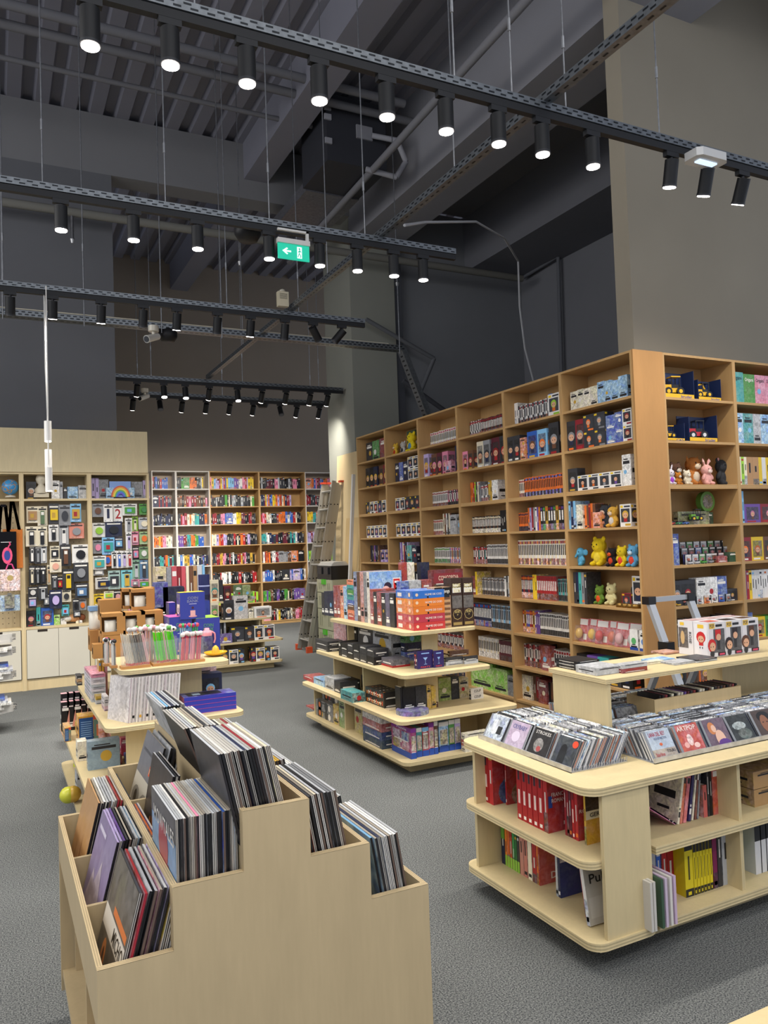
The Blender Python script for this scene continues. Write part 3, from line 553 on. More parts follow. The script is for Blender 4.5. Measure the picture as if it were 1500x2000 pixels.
# ---- bookcases along the far wall
FYP = 15.5; SF = [2.77, 2.44, 2.10, 1.72, 1.35, .97, .60, .20]
zf = [Zof(y, 4.9, FYP) for y in (954.5, 988.5, 1022.5, 1063, 1100, 1137, 1176, 1214)]
SF = zf
FB = [(Xof(297, FYP, 2.5), Xof(344.5, FYP, 2.5), 'white', 'narrow white bay'), (Xof(344.5, FYP, 2.5), Xof(410, FYP, 2.5), 'white', 'second white bay'), (Xof(410, FYP, 2.5), Xof(507, FYP, 2.5), 'oak', 'left wooden bay'),
      (Xof(507, FYP, 2.5), Xof(597, FYP, 2.5), 'oak', 'right wooden bay'), (Xof(597, FYP, 2.5), Xof(662, FYP, 2.5), 'white', 'last white bay')]
NB = 'navy crimson black white pink charcoal orange blue brown cream lavender gold teal red purple grey'
SETS = {2: ['pink lavender yellow red blue sky purple white', 'charcoal black charcoal green cream silver', 'crimson charcoal pink blue white yellow maroon black', 'cream orange red lavender black charcoal', 'charcoal crimson gold pink black white', 'charcoal black red white', 'green lime crimson', 'black red cream'],
        3: ['black charcoal maroon black pink silver black', 'navy crimson lavender blue yellow orange cream', 'red cream black charcoal pink orange white blue', 'teal white navy charcoal black maroon black', 'brown orange black white crimson grey', 'lavender blue white black charcoal black', 'green cream brown charcoal purple black', 'pink red yellow black charcoal cream brown'],
        0: ['navy navy blue blue red red', 'crimson navy', 'black navy', 'orange orange pink cream white gold', 'charcoal teal orange maroon'],
        1: ['charcoal green orange orange charcoal yellow white', 'brown black pink crimson', 'charcoal pink crimson cream teal navy orange', 'purple crimson teal orange green blue red', 'charcoal gold blue cream navy'],
        4: ['orange pink crimson blue', 'crimson charcoal', 'yellow teal orange pink', 'lavender crimson', 'lime teal', 'red cream', 'red', 'red']}
SFW = ['top shelf', 'second shelf', 'third shelf', 'fourth shelf', 'fifth shelf', 'sixth shelf', 'seventh shelf', 'bottom shelf']
for b_, (xa, xb, col, nm) in enumerate(FB):
    bookcase('bookcase', f'{nm} of the bookcase along the far back wall', GY(xa, FYP), xb-xa, SF, 3.16, .32, col, OAK if col == 'oak' else C('dcd6cf'), 'oak' if col == 'oak' else 'matte', back=None if col == 'oak' else C('b3a494'))
    for r in range(8):
        cs = SETS[b_][r % len(SETS[b_])].split(); specs = []; w = 0; frac = {(3, 1): .75, (0, 0): .72}.get((b_, r), .97)
        W_ = (xb-xa-.04)*frac; j = 0
        while w < W_-.03:
            c = cs[int(j/2.2) % len(cs)] if rng.random() < .75 else rng.choice(cs); ww = rng.uniform(.026, .05); hh = rng.choice((.2, .215, .23, .24)) - (.02 if rng.random() < .2 else 0)
            if rng.random() < .03: ww = .15; hh = .23
            specs.append(('b' if ww < .1 else 'g', 1, ww, hh, .14, c, .06)); w += ww; j += 1
        fill(GY(xa+.02, FYP), xb-xa-.04, SF[r], specs, f'{SFW[r]}, {nm} at back', f'books on the {SFW[r]} of the {nm}', pend='far')
# ================================================================== LEFT WALL UNIT (front plane Y = 10.3)
WY = 10.3; zt = Zof(923, Xof(180, WY, 2.5), WY); zs = Zof(974, Xof(110, WY, 2.5), WY); zc = Zof(1222, Xof(110, WY, .8), WY)
xs = [-.75, Xof(44, WY, 1.6), Xof(177, WY, 1.6), Xof(294, WY, 1.6)]
m = MB(); m.board(-3, WY-.02, zt, Xof(288, WY, 2.8), WY, zt+.53, C('d9c8a0')); tag(m.build('fascia_board', 'wood'), 'tall cream plywood fascia board above the left wall unit', 'panel')
UN = ['leftmost', 'middle', 'right']; PEG = C('b8a888')
for i in range(3):
    a, b = xs[i], xs[i+1]; w = b-a
    e = empty('wall_unit', (a, WY, 0), f'{UN[i]} pegboard wall unit with white cupboard doors below', 'wall unit')
    for nm, x in (('side_panel', 0), ('side_panel', w-.025)):
        m = MB(); m.board(x, 0, 0, x+.025, .34, zt, C('d8c49a')); m.build(nm, 'wood', e)
    for nm, z in (('top_board', zt), ('shelf', zs), ('counter', zc)):
        m = MB(); m.board(.025, .0, z-.025, w-.025, .34, z, C('d8c49a')); m.build(nm, 'wood', e)
    m = MB(); m.box(.025, .2, zc, w-.025, .215, zs-.025, PEG); x = .08
    while x < w-.06:
        z = zc+.05
        while z < zs-.08: m.add([(x+.006*math.cos(k*math.pi/3), .1995, z+.006*math.sin(k*math.pi/3)) for k in range(6)], [tuple(range(6))], C('4a4034')); z += .064
        x += .064
    m.build('pegboard', 'wood', e)
    m = MB(); m.box(.025, .32, zs, w-.025, .33, zt-.025, C('a8946c')); m.build('back_panel', 'wood', e)
    m = MB(); m.box(.025, .02, 0, w-.025, .04, .13, C('d8c49a')); m.build('plinth', 'wood', e)
    for k in range(2):
        x0 = .03+k*(w-.06)/2; x1 = x0+(w-.06)/2-.004; dm = MB(); dm.box(x0, -.004, .14, x1, .014, zc-.03, C('cfcabb')); dr = dm.build('door', 'matte', e)
        hm = MB(); xc = (x0+x1)/2; hm.box(xc-.055, -.006, zc-.058, xc+.055, -.003, zc-.031, C('2a211a')); h_ = hm.build('handle_cutout', 'black', dr)
# goods on the pegboards (measured on the plane of the packages)
KP = (0, 840, 3.573)
def k2(K, x, y): return K[0]+x/K[2], K[1]+y/K[2]
def blister(K, x0, y0, x1, y1, c, lab, c2='charcoal', Y=10.36, win='o', txt=None):
    gx, gy = (x1-x0)*.08, (y1-y0)*.07; p = at_Y(*k2(K, x0-gx, y0-gy), Y+rng.uniform(-.04, .04)); q = at_Y(*k2(K, x1+gx, y1+gy), p.y); Y = p.y; w = q.x-p.x; h = p.z-q.z; e = empty('hanging_pack', (p.x, Y, q.z), lab, 'packaged item', 'packs on the pegboards')
    m = MB(); dim = (w, .012, h); cc = cj(c, .05); m.box(0, 0, 0, w, .012, h, cc); m.dq(dim, 'f', .38, .9, .62, .95, C('30302c')); m.dq(dim, 'f', .1, .8, .9, .88, contrast(cc)); m.dq(dim, 'f', .12, .05, .88, .11, (cc[0], cc[1], cc[2], 0)); 
    if txt: m.dt(dim, 'f', txt, *((.36, .2, .64, .74) if txt == '1' else (.2, .2, .8, .74)), C(c2))
    m.build('backing_card', 'prt', e)
    if not txt:
        m = MB(); b = cj(c2, .1)
        if win == 'o': m.prism([(w*.5+w*.28*math.cos(a), h*.45+h*.25*math.sin(a)) for a in [i*math.pi/6 for i in range(12)]], 0, .025, b, frame=lambda x, y, z: (x, -z, y))
        elif win == 'v': m.box(w*.3, -.03, h*.1, w*.7, 0, h*.76, b); m.box(w*.36, -.032, h*.55, w*.64, -.03, h*.7, contrast(b))
        else: m.box(w*.15, -.028, h*.18, w*.85, 0, h*.7, b); m.box(w*.3, -.032, h*.3, w*.6, -.028, h*.55, cj(rng.choice(('white', 'red', 'sky', 'gold'))))
        m.build('packed_item', 'plas', e)
    m = MB(); m.cyl((w/2, .01, h*.93), (w/2, -.05, h*.94), .003, .003, C('9a9a9a'), 6); m.build('peg_hook', 'steel', e)
B = [ # middle unit, crop coordinates
 (190, 540, 265, 640, 'cream', 'beige makeup sponge', 'kraft', 'r'), (265, 540, 327, 660, 'cream', 'green pen case', '5f7a55', 'v'), (343, 522, 410, 645, 'charcoal', 'black camera tripod', 'yellow', 'r'), (415, 530, 490, 655, 'grey', 'grey earphone', 'charcoal', 'o'), (495, 522, 562, 632, 'sky', 'light blue magnet set', 'gold', 'r'),
 (183, 682, 258, 802, 'cream', 'black travel bottle', 'black', 'v'), (263, 682, 326, 802, 'cream', 'black hair brush', 'black', 'v'), (343, 668, 405, 770, 'white', 'white card with small black case', 'black', 'v'), (415, 662, 475, 795, 'silver', 'phone cover', 'white', 'v'), (488, 657, 580, 748, 'd98a78', 'salmon travel gadget', 'grey', 'o'),
 (205, 808, 243, 920, 'charcoal', 'white clip', 'white', 'v'), (245, 808, 285, 925, 'charcoal', 'grey clip', 'grey', 'v'), (287, 808, 325, 918, 'silver', 'white cable', 'white', 'v'), (352, 815, 413, 898, 'cream', 'black power block', 'black', 'r'), (425, 808, 492, 938, 'charcoal', 'brown stylus', 'brown', 'v'), (510, 808, 615, 917, 'white', 'white card with black stand toy', 'black', 'o'),
 (352, 908, 424, 985, 'cream', 'peach eye mask', 'd9a08c', 'o'), (205, 955, 243, 1070, 'charcoal', 'cream strap', 'cream', 'v'), (248, 955, 280, 1070, 'black', 'patterned strap', 'grey', 'v'), (283, 955, 320, 1065, 'black', 'black strap', 'charcoal', 'v'), (330, 950, 353, 1068, 'cream', 'slim tan stick', 'kraft', 'v'), (362, 1015, 400, 1100, 'charcoal', 'grey lighter', 'grey', 'v'), (402, 1030, 437, 1105, 'black', 'rainbow marker', 'red', 'r'), (440, 980, 515, 1105, 'charcoal', 'coloured pen', 'yellow', 'v'), (520, 935, 612, 1045, 'charcoal', 'grey rubber ring', 'grey', 'o'),
 (200, 1100, 260, 1160, 'charcoal', 'white bead', 'white', 'o'), (270, 1090, 330, 1180, 'charcoal', 'small torch', 'silver', 'v'), (200, 1165, 255, 1235, 'charcoal', 'mixed fabric', 'lavender', 'r'), (350, 1125, 428, 1235, 'navy', 'blue round timer', 'lavender', 'o'), (434, 1120, 493, 1192, 'cream', 'white card with ring', 'charcoal', 'o'), (530, 1078, 612, 1165, 'charcoal', 'blue card', '5b7da5', 'r'), (305, 1150, 345, 1225, 'charcoal', 'small photo frame', 'grey', 'r'),
 (433, 1225, 480, 1290, 'teal', 'teal pouch', 'sky', 'r'), (510, 1185, 550, 1255, 'charcoal', 'dark bag', 'black', 'o'), (552, 1185, 600, 1250, 'grey', 'orange gadget', 'orange', 'o'), (515, 1260, 560, 1300, 'charcoal', 'small silver clip', 'silver', 'r')]
for i, (x0, y0, x1, y1, c, n, c2, wn) in enumerate(B): blister(KP, x0, y0, x1, y1, c, f'{n} pack hanging on the middle pegboard, {od(i+1)} reading by rows', c2, 10.36, wn)
B = [(648, 520, 718, 600, 'grey', 'grey card with dark figure', 'brown', 'o', None), (726, 525, 784, 633, 'white', 'white pack with navy number candle', 'navy', 'o', '1'), (794, 525, 853, 635, 'white', 'white pack with red number candle', 'red', 'o', '2'), (860, 520, 950, 590, 'white', 'white pack with green label', 'green', 'r', None), (975, 520, 1035, 585, 'green', 'green animal face pack', '3c7a44', 'o', None),
 (650, 655, 733, 740, 'white', 'green snail badge pack', 'lime', 'o', None), (742, 645, 845, 737, 'navy', 'navy pack with round black mask', 'black', 'o', None), (875, 620, 920, 705, 'white', 'white pen card', 'grey', 'v', None), (922, 610, 960, 700, 'lime', 'pale green pen card', 'cream', 'v', None), (972, 615, 1040, 685, 'silver', 'silver pack with knot', 'cream', 'o', None),
 (652, 775, 715, 855, 'grey', 'grey pack with pink cup', 'pink', 'o', None), (717, 757, 795, 860, 'sky', 'light blue pack with teal earbuds', 'teal', 'r', None), (803, 755, 855, 820, 'navy', 'navy pack with small house', 'sky', 'r', None), (880, 720, 918, 830, 'white', 'white pack with purple lines', 'lavender', 'v', None), (918, 713, 965, 795, 'pink', 'pink card pack', 'e8b7c4', 'r', None), (977, 715, 1035, 790, '9fbf8a', 'green pack with rainbow', 'orange', 'o', None),
 (780, 850, 815, 955, 'white', 'white pack with black stripe', 'black', 'v', None), (815, 850, 850, 955, 'white', 'white pack with blue stripe', 'blue', 'v', None), (850, 850, 885, 952, 'white', 'white pack with purple stripe', 'lavender', 'v', None), (887, 850, 922, 950, 'white', 'white pack with red stripe', 'red', 'v', None), (722, 865, 778, 943, 'orange', 'orange and blue pack', 'blue', 'o', None), (652, 885, 735, 965, 'white', 'white pack with goggles', 'teal', 'r', None), (925, 820, 968, 900, 'charcoal', 'dark sticker sheet pack', 'pink', 'r', None), (975, 820, 1033, 892, '6f8f66', 'green panda face pack', 'white', 'o', None),
 (925, 915, 975, 1030, '8fb9a0', 'pale green pencil pack', 'silver', 'v', None), (978, 915, 1030, 1030, '5d7f9f', 'blue pencil pack', 'charcoal', 'v', None), (672, 1035, 775, 1100, 'white', 'white pack with dark shoe', 'navy', 'r', None), (760, 990, 835, 1100, '9fb9b4', 'grey-green pouch pack', 'charcoal', 'r', None), (850, 985, 920, 1090, '7cc4cf', 'turquoise pen pack', 'gold', 'v', None), (655, 965, 720, 1010, 'silver', 'white stick pack', 'white', 'r', None), (920, 1045, 965, 1085, 'pink', 'pink strip pack', 'grey', 'r', None), (970, 1045, 1040, 1095, 'd9a0b8', 'rose pouch pack', 'green', 'r', None), (655, 1150, 725, 1215, 'yellow', 'yellow and black round pack', 'black', 'o', None), (730, 1130, 790, 1170, 'cream', 'cream puzzle pack', 'lime', 'r', None), (795, 1125, 850, 1190, 'charcoal', 'dark pack with pink face', 'd9a0a0', 'o', None)]
for i, (x0, y0, x1, y1, c, n, c2, wn, tx) in enumerate(B): blister(KP, x0, y0, x1, y1, c, f'{n} hanging on the right pegboard, {od(i+1)} reading by rows', c2, 10.36, wn, tx)
def stand(K, Y, z, items, where, group, mat='prt', dep=.1, X=None):
    """box goods measured in a crop: (x0, x1, ytop, kind, colour, option, noun, category) standing on z, front plane Y (or X)"""
    out = []
    for i, it in enumerate(items):
        x0, x1, yt, k, c = it[:5]; op = it[5] if len(it) > 5 else None; nn = it[6] if len(it) > 6 else NOUN[k][1]; dd = it[7] if len(it) > 7 else dep; zz = z+(it[8] if len(it) > 8 else 0)
        px0, py = k2(K, x0, yt); px1 = K[0]+x1/K[2]
        if X is None:
            a, b = Xof(px0, Y, zz), Xof(px1, Y, zz); w = b-a; h = Zof(py, (a+b)/2, Y)-zz; G = FY(a, Y, zz)
        else:
            a, b = Yof(px0, X, zz), Yof(px1, X, zz); w = a-b; h = Zof(py, X, b)-zz; G = FX(X, a, zz)
        w = max(w, .004); h = max(h, .008)
        if callable(k): mb = k(w-.0015, h, dd, c, op); nm = nn.replace(' ', '_'); ct = nn.split()[-1]
        else: mb = make(k, w-.0015, h, dd, c, op); nm, _, ct = NOUN[k]
        if len(it) > 6 and not callable(k): nm = nn.replace(' ', '_'); ct = nn.split()[-1]
        o = mb.build(nm, mat, None, G); cw = c if c in PAL else 'coloured'
        tag(o, f'{cw} {nn}, {od(i+1)} from left, {where}', ct, group); out.append(o)
    return out
stand(KP, 10.42, zs, [(183, 255, 360, 'w', 'charcoal', 'white'), (360, 418, 352, 'g', 'white'), (420, 440, 360, 'g', 'silver'), (445, 470, 400, 'g', 'charcoal'), (472, 545, 395, 'g', 'sky'), (548, 615, 385, 'g', 'silver')], 'top shelf of the middle wall unit', 'boxes on top of the middle wall unit')
stand(KP, 10.42, zs, [(640, 665, 335, 'b', 'lavender'), (667, 692, 335, 'b', 'lavender'), (692, 760, 345, 'g', 'grey'), (765, 915, 375, 'g', 'purple', None, 'game box', .05), (918, 998, 360, 'g', 'grey'), (1000, 1022, 352, 'b', 'lavender'), (1024, 1048, 352, 'b', 'lavender')], 'top shelf of the right wall unit', 'lavender goods on top of the right wall unit')
stand(KP, 10.36, zs, [(742, 795, 402, 'g', 'sky'), (888, 940, 402, 'g', 'sky')], 'front of the rainbow box, right wall unit', 'small boxes before the rainbow')
stand(KP, 10.42, zc, [(188, 248, 1262, 'w', 'charcoal', 'pink'), (255, 285, 1235, 'b', 'teal'), (288, 376, 1240, 'w', 'blue', 'red'), (378, 420, 1290, 'g', 'lime'), (425, 465, 1315, 'g', 'white'), (530, 550, 1310, 'g', 'cream'), (555, 575, 1320, 'g', 'white')], 'counter of the middle wall unit', 'boxes on the middle counter')
stand(KP, 10.42, zc, [(650, 700, 1225, 'g', 'grey'), (760, 830, 1210, 'g', 'purple'), (900, 960, 1225, 'g', 'pink')], 'counter of the right wall unit', 'boxes on the right counter')
# rainbow toy, white bust, globe, tote bag, gift bag, sheets
e = empty('rainbow_toy', at_Y(*k2(KP, 843, 466), 10.34), 'coloured rainbow arch toy box on top of right wall unit', 'toy'); m = MB()
for k, c in enumerate(('c8553a', 'e0a23a', 'e0d050', '6aa84f', '3d85c6', '6a5acd')):
    r1 = .115-k*.014; r0 = r1-.014; n = 14
    for j in range(n):
        a, b = math.pi*j/n, math.pi*(j+1)/n; P = [(r0*math.cos(a), 0, r0*math.sin(a)*1.25), (r1*math.cos(a), 0, r1*math.sin(a)*1.25), (r1*math.cos(b), 0, r1*math.sin(b)*1.25), (r0*math.cos(b), 0, r0*math.sin(b)*1.25)]
        m.add(P+[(x, .03, z) for x, y, z in P], [(0, 1, 2, 3), (4, 7, 6, 5), (1, 5, 6, 2), (0, 3, 7, 4)], C(c))
m.build('rainbow_arch', 'plas', e); m = MB(); m.box(-.13, .03, 0, .13, .05, .2, C('7f9fd8')); m.build('backing_card', 'prt', e)
e = empty('white_bust', at_Y(*k2(KP, 288, 470), 10.42), 'small white bust figurine on top of the middle wall unit', 'figurine'); m = MB()
m.box(-.085, -.04, 0, .085, .05, .05, C('d6cdb8')); m.lathe([(.07, .05), (.075, .1), (.04, .14), (.03, .16), (.05, .18), (.062, .22), (.05, .27), (0, .29)], (0, 0, 0), C('d6cdb8')); m.sph((0, -.05, .215), (.012, .02, .012), C('d6cdb8'), 8, 6); m.build('bust', 'matte', e)
e = empty('globe', at_Y(*k2(KP, 73, 470), 10.4), 'blue desk globe on top of the leftmost wall unit', 'globe'); m = MB()
m.sph((0, 0, .125), .095, C('3f8fc8'), 20, 14); m.build('sphere', 'plas', e); m = MB()
for a, b_, r in ((200, 20, .05), (250, 40, .06), (285, -5, .045), (320, 35, .05), (265, -35, .03), (230, -20, .04)):
    a, b_ = math.radians(a), math.radians(b_); n = Vector((math.cos(a)*math.cos(b_), math.sin(a)*math.cos(b_), math.sin(b_))); t = n.orthogonal().normalized(); w_ = n.cross(t)
    m.add([Vector((0, 0, .125))+(n*.096+t*r*math.cos(q)*rng.uniform(.7, 1.1)+w_*r*.8*math.sin(q)).normalized()*.0965 for q in [i*math.pi/5 for i in range(10)]], [tuple(range(10))], C('b98a4a'))
m.build('land_areas', 'prt', e); m = MB(); m.lathe([(.06, 0), (.055, .02), (.012, .025), (.012, .05)], (0, 0, 0), C('c9c0ae')); m.build('stand', 'plas', e)
def at_off(K, x, y, Y): return at_Y(*k2(K, x, y), Y)
p = at_off(KP, 0, 710, 10.2); q = at_off(KP, 118, 975, 10.2)
e = empty('tote_bag', (p.x-.05, 10.2, q.z), 'black tote bag with pink flamingo print hanging by long handles', 'bag'); w = q.x-p.x+.05; h = p.z-q.z
m = MB(); m.box(0, 0, 0, w, .03, h, C('17171c')); m.build('bag_body', 'plush', e)
m = MB(); 
for c, a0, sx in (('e0507a', 0, 1), ('2b3f8f', 0, .6)):
    m.add([(w*.55+.07*sx*math.cos(t)*.8, -.002-.001*(1-sx), h*.38+.1*sx*math.sin(t)) for t in [i*math.pi/7 for i in range(14)]], [tuple(range(14))], C(c))
m.tube([(w*.6, -.004, h*.5), (w*.62, -.004, h*.62), (w*.7, -.004, h*.66), (w*.66, -.004, h*.73)], .008, C('e0507a'), 5); m.box(w*.25, -.003, h*.72, w*.75, -.001, h*.735, C('d8d8d8')); m.build('flamingo_print', 'prt', e)
m = MB(); zt_ = Zof(840+525/3.573, p.x+.1, 10.2)-q.z
for x0, x1 in ((w*.18, w*.3), (w*.62, w*.5)): m.add([(x0-.018, 0, h), (x0+.018, 0, h), (x1+.018, 0, zt_), (x1-.018, 0, zt_)], [(0, 1, 2, 3), (3, 2, 1, 0)], C('17171c'))
m.box(w*.28, -.002, zt_-.02, w*.53, .004, zt_+.01, C('17171c')); m.build('handles', 'plush', e)
m = MB(); m.box(0, 0, 0, w*.95, .02, h*1.02, C('c7763a')); o = m.build('tote_bag', 'plush'); o.location = (p.x+.03, 10.25, q.z+.02); tag(o, 'orange cloth tote bag hanging behind the black flamingo bag', 'bag')
m = MB(); m.add([(0, 0, 0), (.035, 0, 0), (.06, 0, .34), (.03, 0, .34)], [(0, 1, 2, 3), (3, 2, 1, 0)], C('c7763a')); m.add([(.11, 0, 0), (.145, 0, 0), (.08, 0, .34), (.05, 0, .34)], [(0, 1, 2, 3), (3, 2, 1, 0)], C('c7763a')); h2 = m.build('handles', 'plush', o, Matrix.Translation((.05, 0, h)))
p = at_off(KP, 0, 975, 10.15); q = at_off(KP, 142, 1118, 10.15); m = MB(); w = q.x-p.x; h = p.z-q.z; m.box(0, 0, 0, w, .09, h, C('e3b0b0', .05)); m.dd((w, .09, h), 'f', .5, .6, .16, C('b09a60'), .002)
o = m.build('gift_bag', 'prt', None, FY(p.x, 10.15, q.z)); tag(o, 'pink patterned gift bag with gold seal below the tote bag', 'gift bag'); m = MB(); m.tube([(w*.3, 0, h), (w*.4, 0, h+.06), (w*.6, 0, h+.06), (w*.7, 0, h)], .008, C('d94f8a'), 6); m.build('handles', 'plas', o)
p = at_off(KP, 0, 1155, 10.2); q = at_off(KP, 140, 1258, 10.2); m = MB(); w = q.x-p.x; h = p.z-q.z; m.box(0, 0, 0, w, .02, h, C('8fb4d0', .2)); o = m.build('wrapping_sheets', 'prt', None, FY(p.x, 10.2, q.z)); tag(o, 'light blue floral sheets hanging below the pink gift bag', 'sheets')
p = at_off(KP, 32, 1150, 10.16); q = at_off(KP, 102, 1240, 10.16); m = MB(); w = q.x-p.x; h = p.z-q.z; m.box(0, 0, 0, w, .03, h, C('8a8470', .0)); m.box(w*.3, -.01, h*.94, w*.7, 0, h*1.12, C('6a6a66')); o = m.build('clipboard', 'prt', None, FY(p.x, 10.16, q.z)); tag(o, 'small patterned clipboard hanging before the blue floral sheets', 'clipboard')
m = MB(); m.sph((0, 0, .04), (.09, .05, .05), C('c9956a'), 10, 8); m.sph((.08, 0, .04), (.05, .05, .045), C('7a4a34'), 10, 8); m.sph((-.08, -.02, .035), (.05, .04, .035), C('d8d4cc'), 10, 8); o = m.build('plush_heap', 'plush'); o.location = at_Y(*k2(KP, 520, 1332), 10.45); o['kind'] = 'stuff'; tag(o, 'small heap of tan toys at the end of middle counter', 'toys')
# newspaper rack at the left edge
e = empty('magazine_rack', (-.75, 8.0, 0), 'white wire magazine rack of stacked papers at the left edge', 'magazine rack')
for k, z in enumerate((.20, .50, .72, .84)):
    m = MB(); m.prism([(0, 0), (.80, 0), (.9, .08), (.93, .3), (0, .3)], z-.02, z, C('dcdad4')); m.prism([(.78, -.004), (.9, .076), (.9, .1), (.78, .02)], z-.02, z+.06, C('dcdad4'))
    for q in range(5): m.cyl((.9, .06, z+.005+q*.012), (.93, .06, z+.005+q*.012), .004, .004, C('444444'), 6)
    m.build('tray', 'plas', e)
m = MB(); m.box(.2, .25, 0, .26, .31, 1.1, C('c9c7c2')); m.box(-.1, 0, 0, .5, .3, .03, C('c9c7c2')); m.build('stand', 'plas', e)
for k, z in enumerate((.20, .50, .72)):
    for j in range(6 if k < 2 else 3):
        m = MB(); w = .75+rng.uniform(-.06, .06); c = rng.choice(('e4e1da', 'd8d4cc', 'c9ccd4', 'efeae0')) if j < 5 else 'blue'; m.box(0, 0, 0, w, .27, .02, [C(c)]*2+[C(c, .2)]*4); o = m.build('magazine', 'prt', None, Matrix.Translation((-.72+rng.uniform(0, .08), 7.99-rng.uniform(0, .02), z+j*.021)))
        tag(o, f'{"blue-topped" if c == "blue" else "pale"} magazine, {od(j+1)} from bottom in the {["lowest", "middle", "upper"][k]} rack tray at left', 'magazine', 'magazines in the left rack')

# ================================================================== STEPPED DISPLAY UNITS
def rr(x0, y0, x1, y1, r=.06, n=6):
    P = []
    for cx, cy, a in ((x1-r, y1-r, 0), (x0+r, y1-r, 90), (x0+r, y0+r, 180), (x1-r, y0+r, 270)):
        P += [(cx+r*math.cos(math.radians(a+90*k/n)), cy+r*math.sin(math.radians(a+90*k/n))) for k in range(n+1)]
    return P
def stepped(label, tiers, pans, plinth):
    e = empty('display_unit', ((tiers[0][0]+tiers[0][2])/2, (tiers[0][1]+tiers[0][3])/2, 0), label, 'display unit'); inv = Matrix.Translation(-e.location)
    for (x0, y0, x1, y1, z) in tiers:
        m = MB(); m.prism(rr(x0, y0, x1, y1), z-.024, z, BIRCH, plies=5); m.build('tier_board', 'wood', e, inv)
    for p in pans: m = MB(); m.board(*p, BIRCH); m.build('upright_panel', 'wood', e, inv)
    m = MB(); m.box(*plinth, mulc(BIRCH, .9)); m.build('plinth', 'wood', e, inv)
    return e
T1, T2, T3, T4 = .105, .385, .68, .965
def pans(x0, x1, y0, y1, long_, zs_, cx, sp):
    """crosswise panels at the long positions, one lengthwise spine"""
    out = []
    for (za, zb), ys, (a, b) in zip(zs_, long_, sp):
        for y in ys: out.append((a, y, za, b, y+.018, zb))
        out.append((cx-.009, min(ys)+.018, za, cx+.009, max(ys), zb))
    return out
Z12, Z23, Z34 = (T1, T2-.024), (T2, T3-.024), (T3, T4-.024)
stepped('stepped plywood display unit piled with board games, centre of the store', [(2.51, 4.79, 3.50, 6.73, T1), (2.49, 4.80, 3.50, 6.75, T2), (2.575, 4.90, 3.34, 6.60, T3), (2.665, 5.02, 3.30, 6.47, T4)],
        pans(0, 0, 0, 0, [[Yof(746, 2.56, .25), Yof(674.5, 2.56, .25), Yof(614.6, 2.56, .25)], [5.75, 6.35], [6.3]], [Z12, Z23, Z34], 2.98, [(2.56, 3.42), (2.66, 3.22), (2.78, 3.16)])+[(3.40, 4.9, T1, 3.418, 5.4, T2-.024), (Xof(793, 5.12, .5), 5.12, T2, Xof(856, 5.12, .5), 5.138, T3-.024), (Xof(765, 5.62, .8), 5.62, T3, Xof(783, 5.62, .8), 5.638, T4-.024), (Xof(826, 5.17, .8), 5.17, T3, Xof(855, 5.17, .8), 5.188, T4-.024), (2.971, 5.138, T2, 2.989, 5.75, T3-.024)],
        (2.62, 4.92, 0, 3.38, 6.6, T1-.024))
stepped('stepped plywood display unit with mugs, pencils and notebooks, left of centre', [(.425, 4.31, 1.42, 6.25, T1), (.42, 4.31, 1.42, 6.25, T2), (.53, 4.45, 1.30, 6.06, T3), (.625, 4.56, 1.25, 6.17, T4)],
        pans(0, 0, 0, 0, [[4.45, 5.0, 5.6, 6.1], [4.65, 5.3, 5.85], [4.75, 5.85]], [Z12, Z23, Z34], .93, [(.52, 1.36), (.66, 1.2), (.74, 1.12)]), (.56, 4.42, 0, 1.3, 6.14, T1-.024))
stepped('stepped plywood display unit with boxed figures before the far bookcase', [(1.9, 9.97, 3.45, 10.6, T1), (1.9, 9.99, 3.47, 10.6, T2), (1.95, 10.0, 3.33, 10.6, T3), (2.0, 10.05, 3.1, 10.55, .925)],
        [(x, 10.05, z0, x+.018, 10.5, z1) for x, z0, z1 in ((2.65, *Z12), (3.2, *Z12), (2.1, *Z12), (2.55, *Z23), (3.15, *Z23), (2.05, *Z23), (2.4, T3, .9), (2.95, T3, .9), (2.1, T3, .9))]+[(2.05, 10.4, T1, 3.3, 10.418, T3-.024)], (2.05, 10.08, 0, 3.35, 10.5, T1-.024))
# ---- record bin
BX0, BX1, BY0, BY1 = .195, 1.05, 1.893, 3.05; XS = [.195, .365, .537, .712, .878, 1.05]; ZS = [.70, .845, .99, .845, .70]
e = empty('record_bin', (.62, 2.4, 0), 'large stepped plywood bin full of vinyl records in the foreground', 'record bin'); inv = Matrix.Translation((-.62, -2.4, 0)); BB = C('bda984')
out = [(XS[0], .10)]+[(XS[5], .10)]
for i in range(4, -1, -1): out += [(XS[i+1], ZS[i]), (XS[i], ZS[i])]
for nm, y in (('front_panel', BY0), ('back_panel', BY1-.018)):
    m = MB(); m.prism(out, 0, .018, BB, plies=0, frame=lambda a, b, z, y=y: (a, y+.018-z, b)); 
    for i in range(5):   # ply lines on the stepped rim
        for k in range(5): m.box(XS[i]+.001, y+.0036*k, ZS[i]-.0006, XS[i+1]-.001, y+.0036*(k+1), ZS[i]+.0008, mulc(BB, 1.12) if k % 2 == 0 else mulc(BB, .74))
    m.build(nm, 'wood', e, inv)
for i, x in enumerate(XS):
    zl = max(ZS[max(0, i-1)], ZS[min(4, i)]) if 0 < i < 5 else .70; z0 = .555 if i in (0, 5) else .40
    xx = x if i < 3 else x-.014
    m = MB(); m.board(xx, BY0+.018, z0, xx+.014, BY1-.018, zl, BB); m.build('side_panel' if i in (0, 5) else 'divider_panel', 'wood', e, inv)
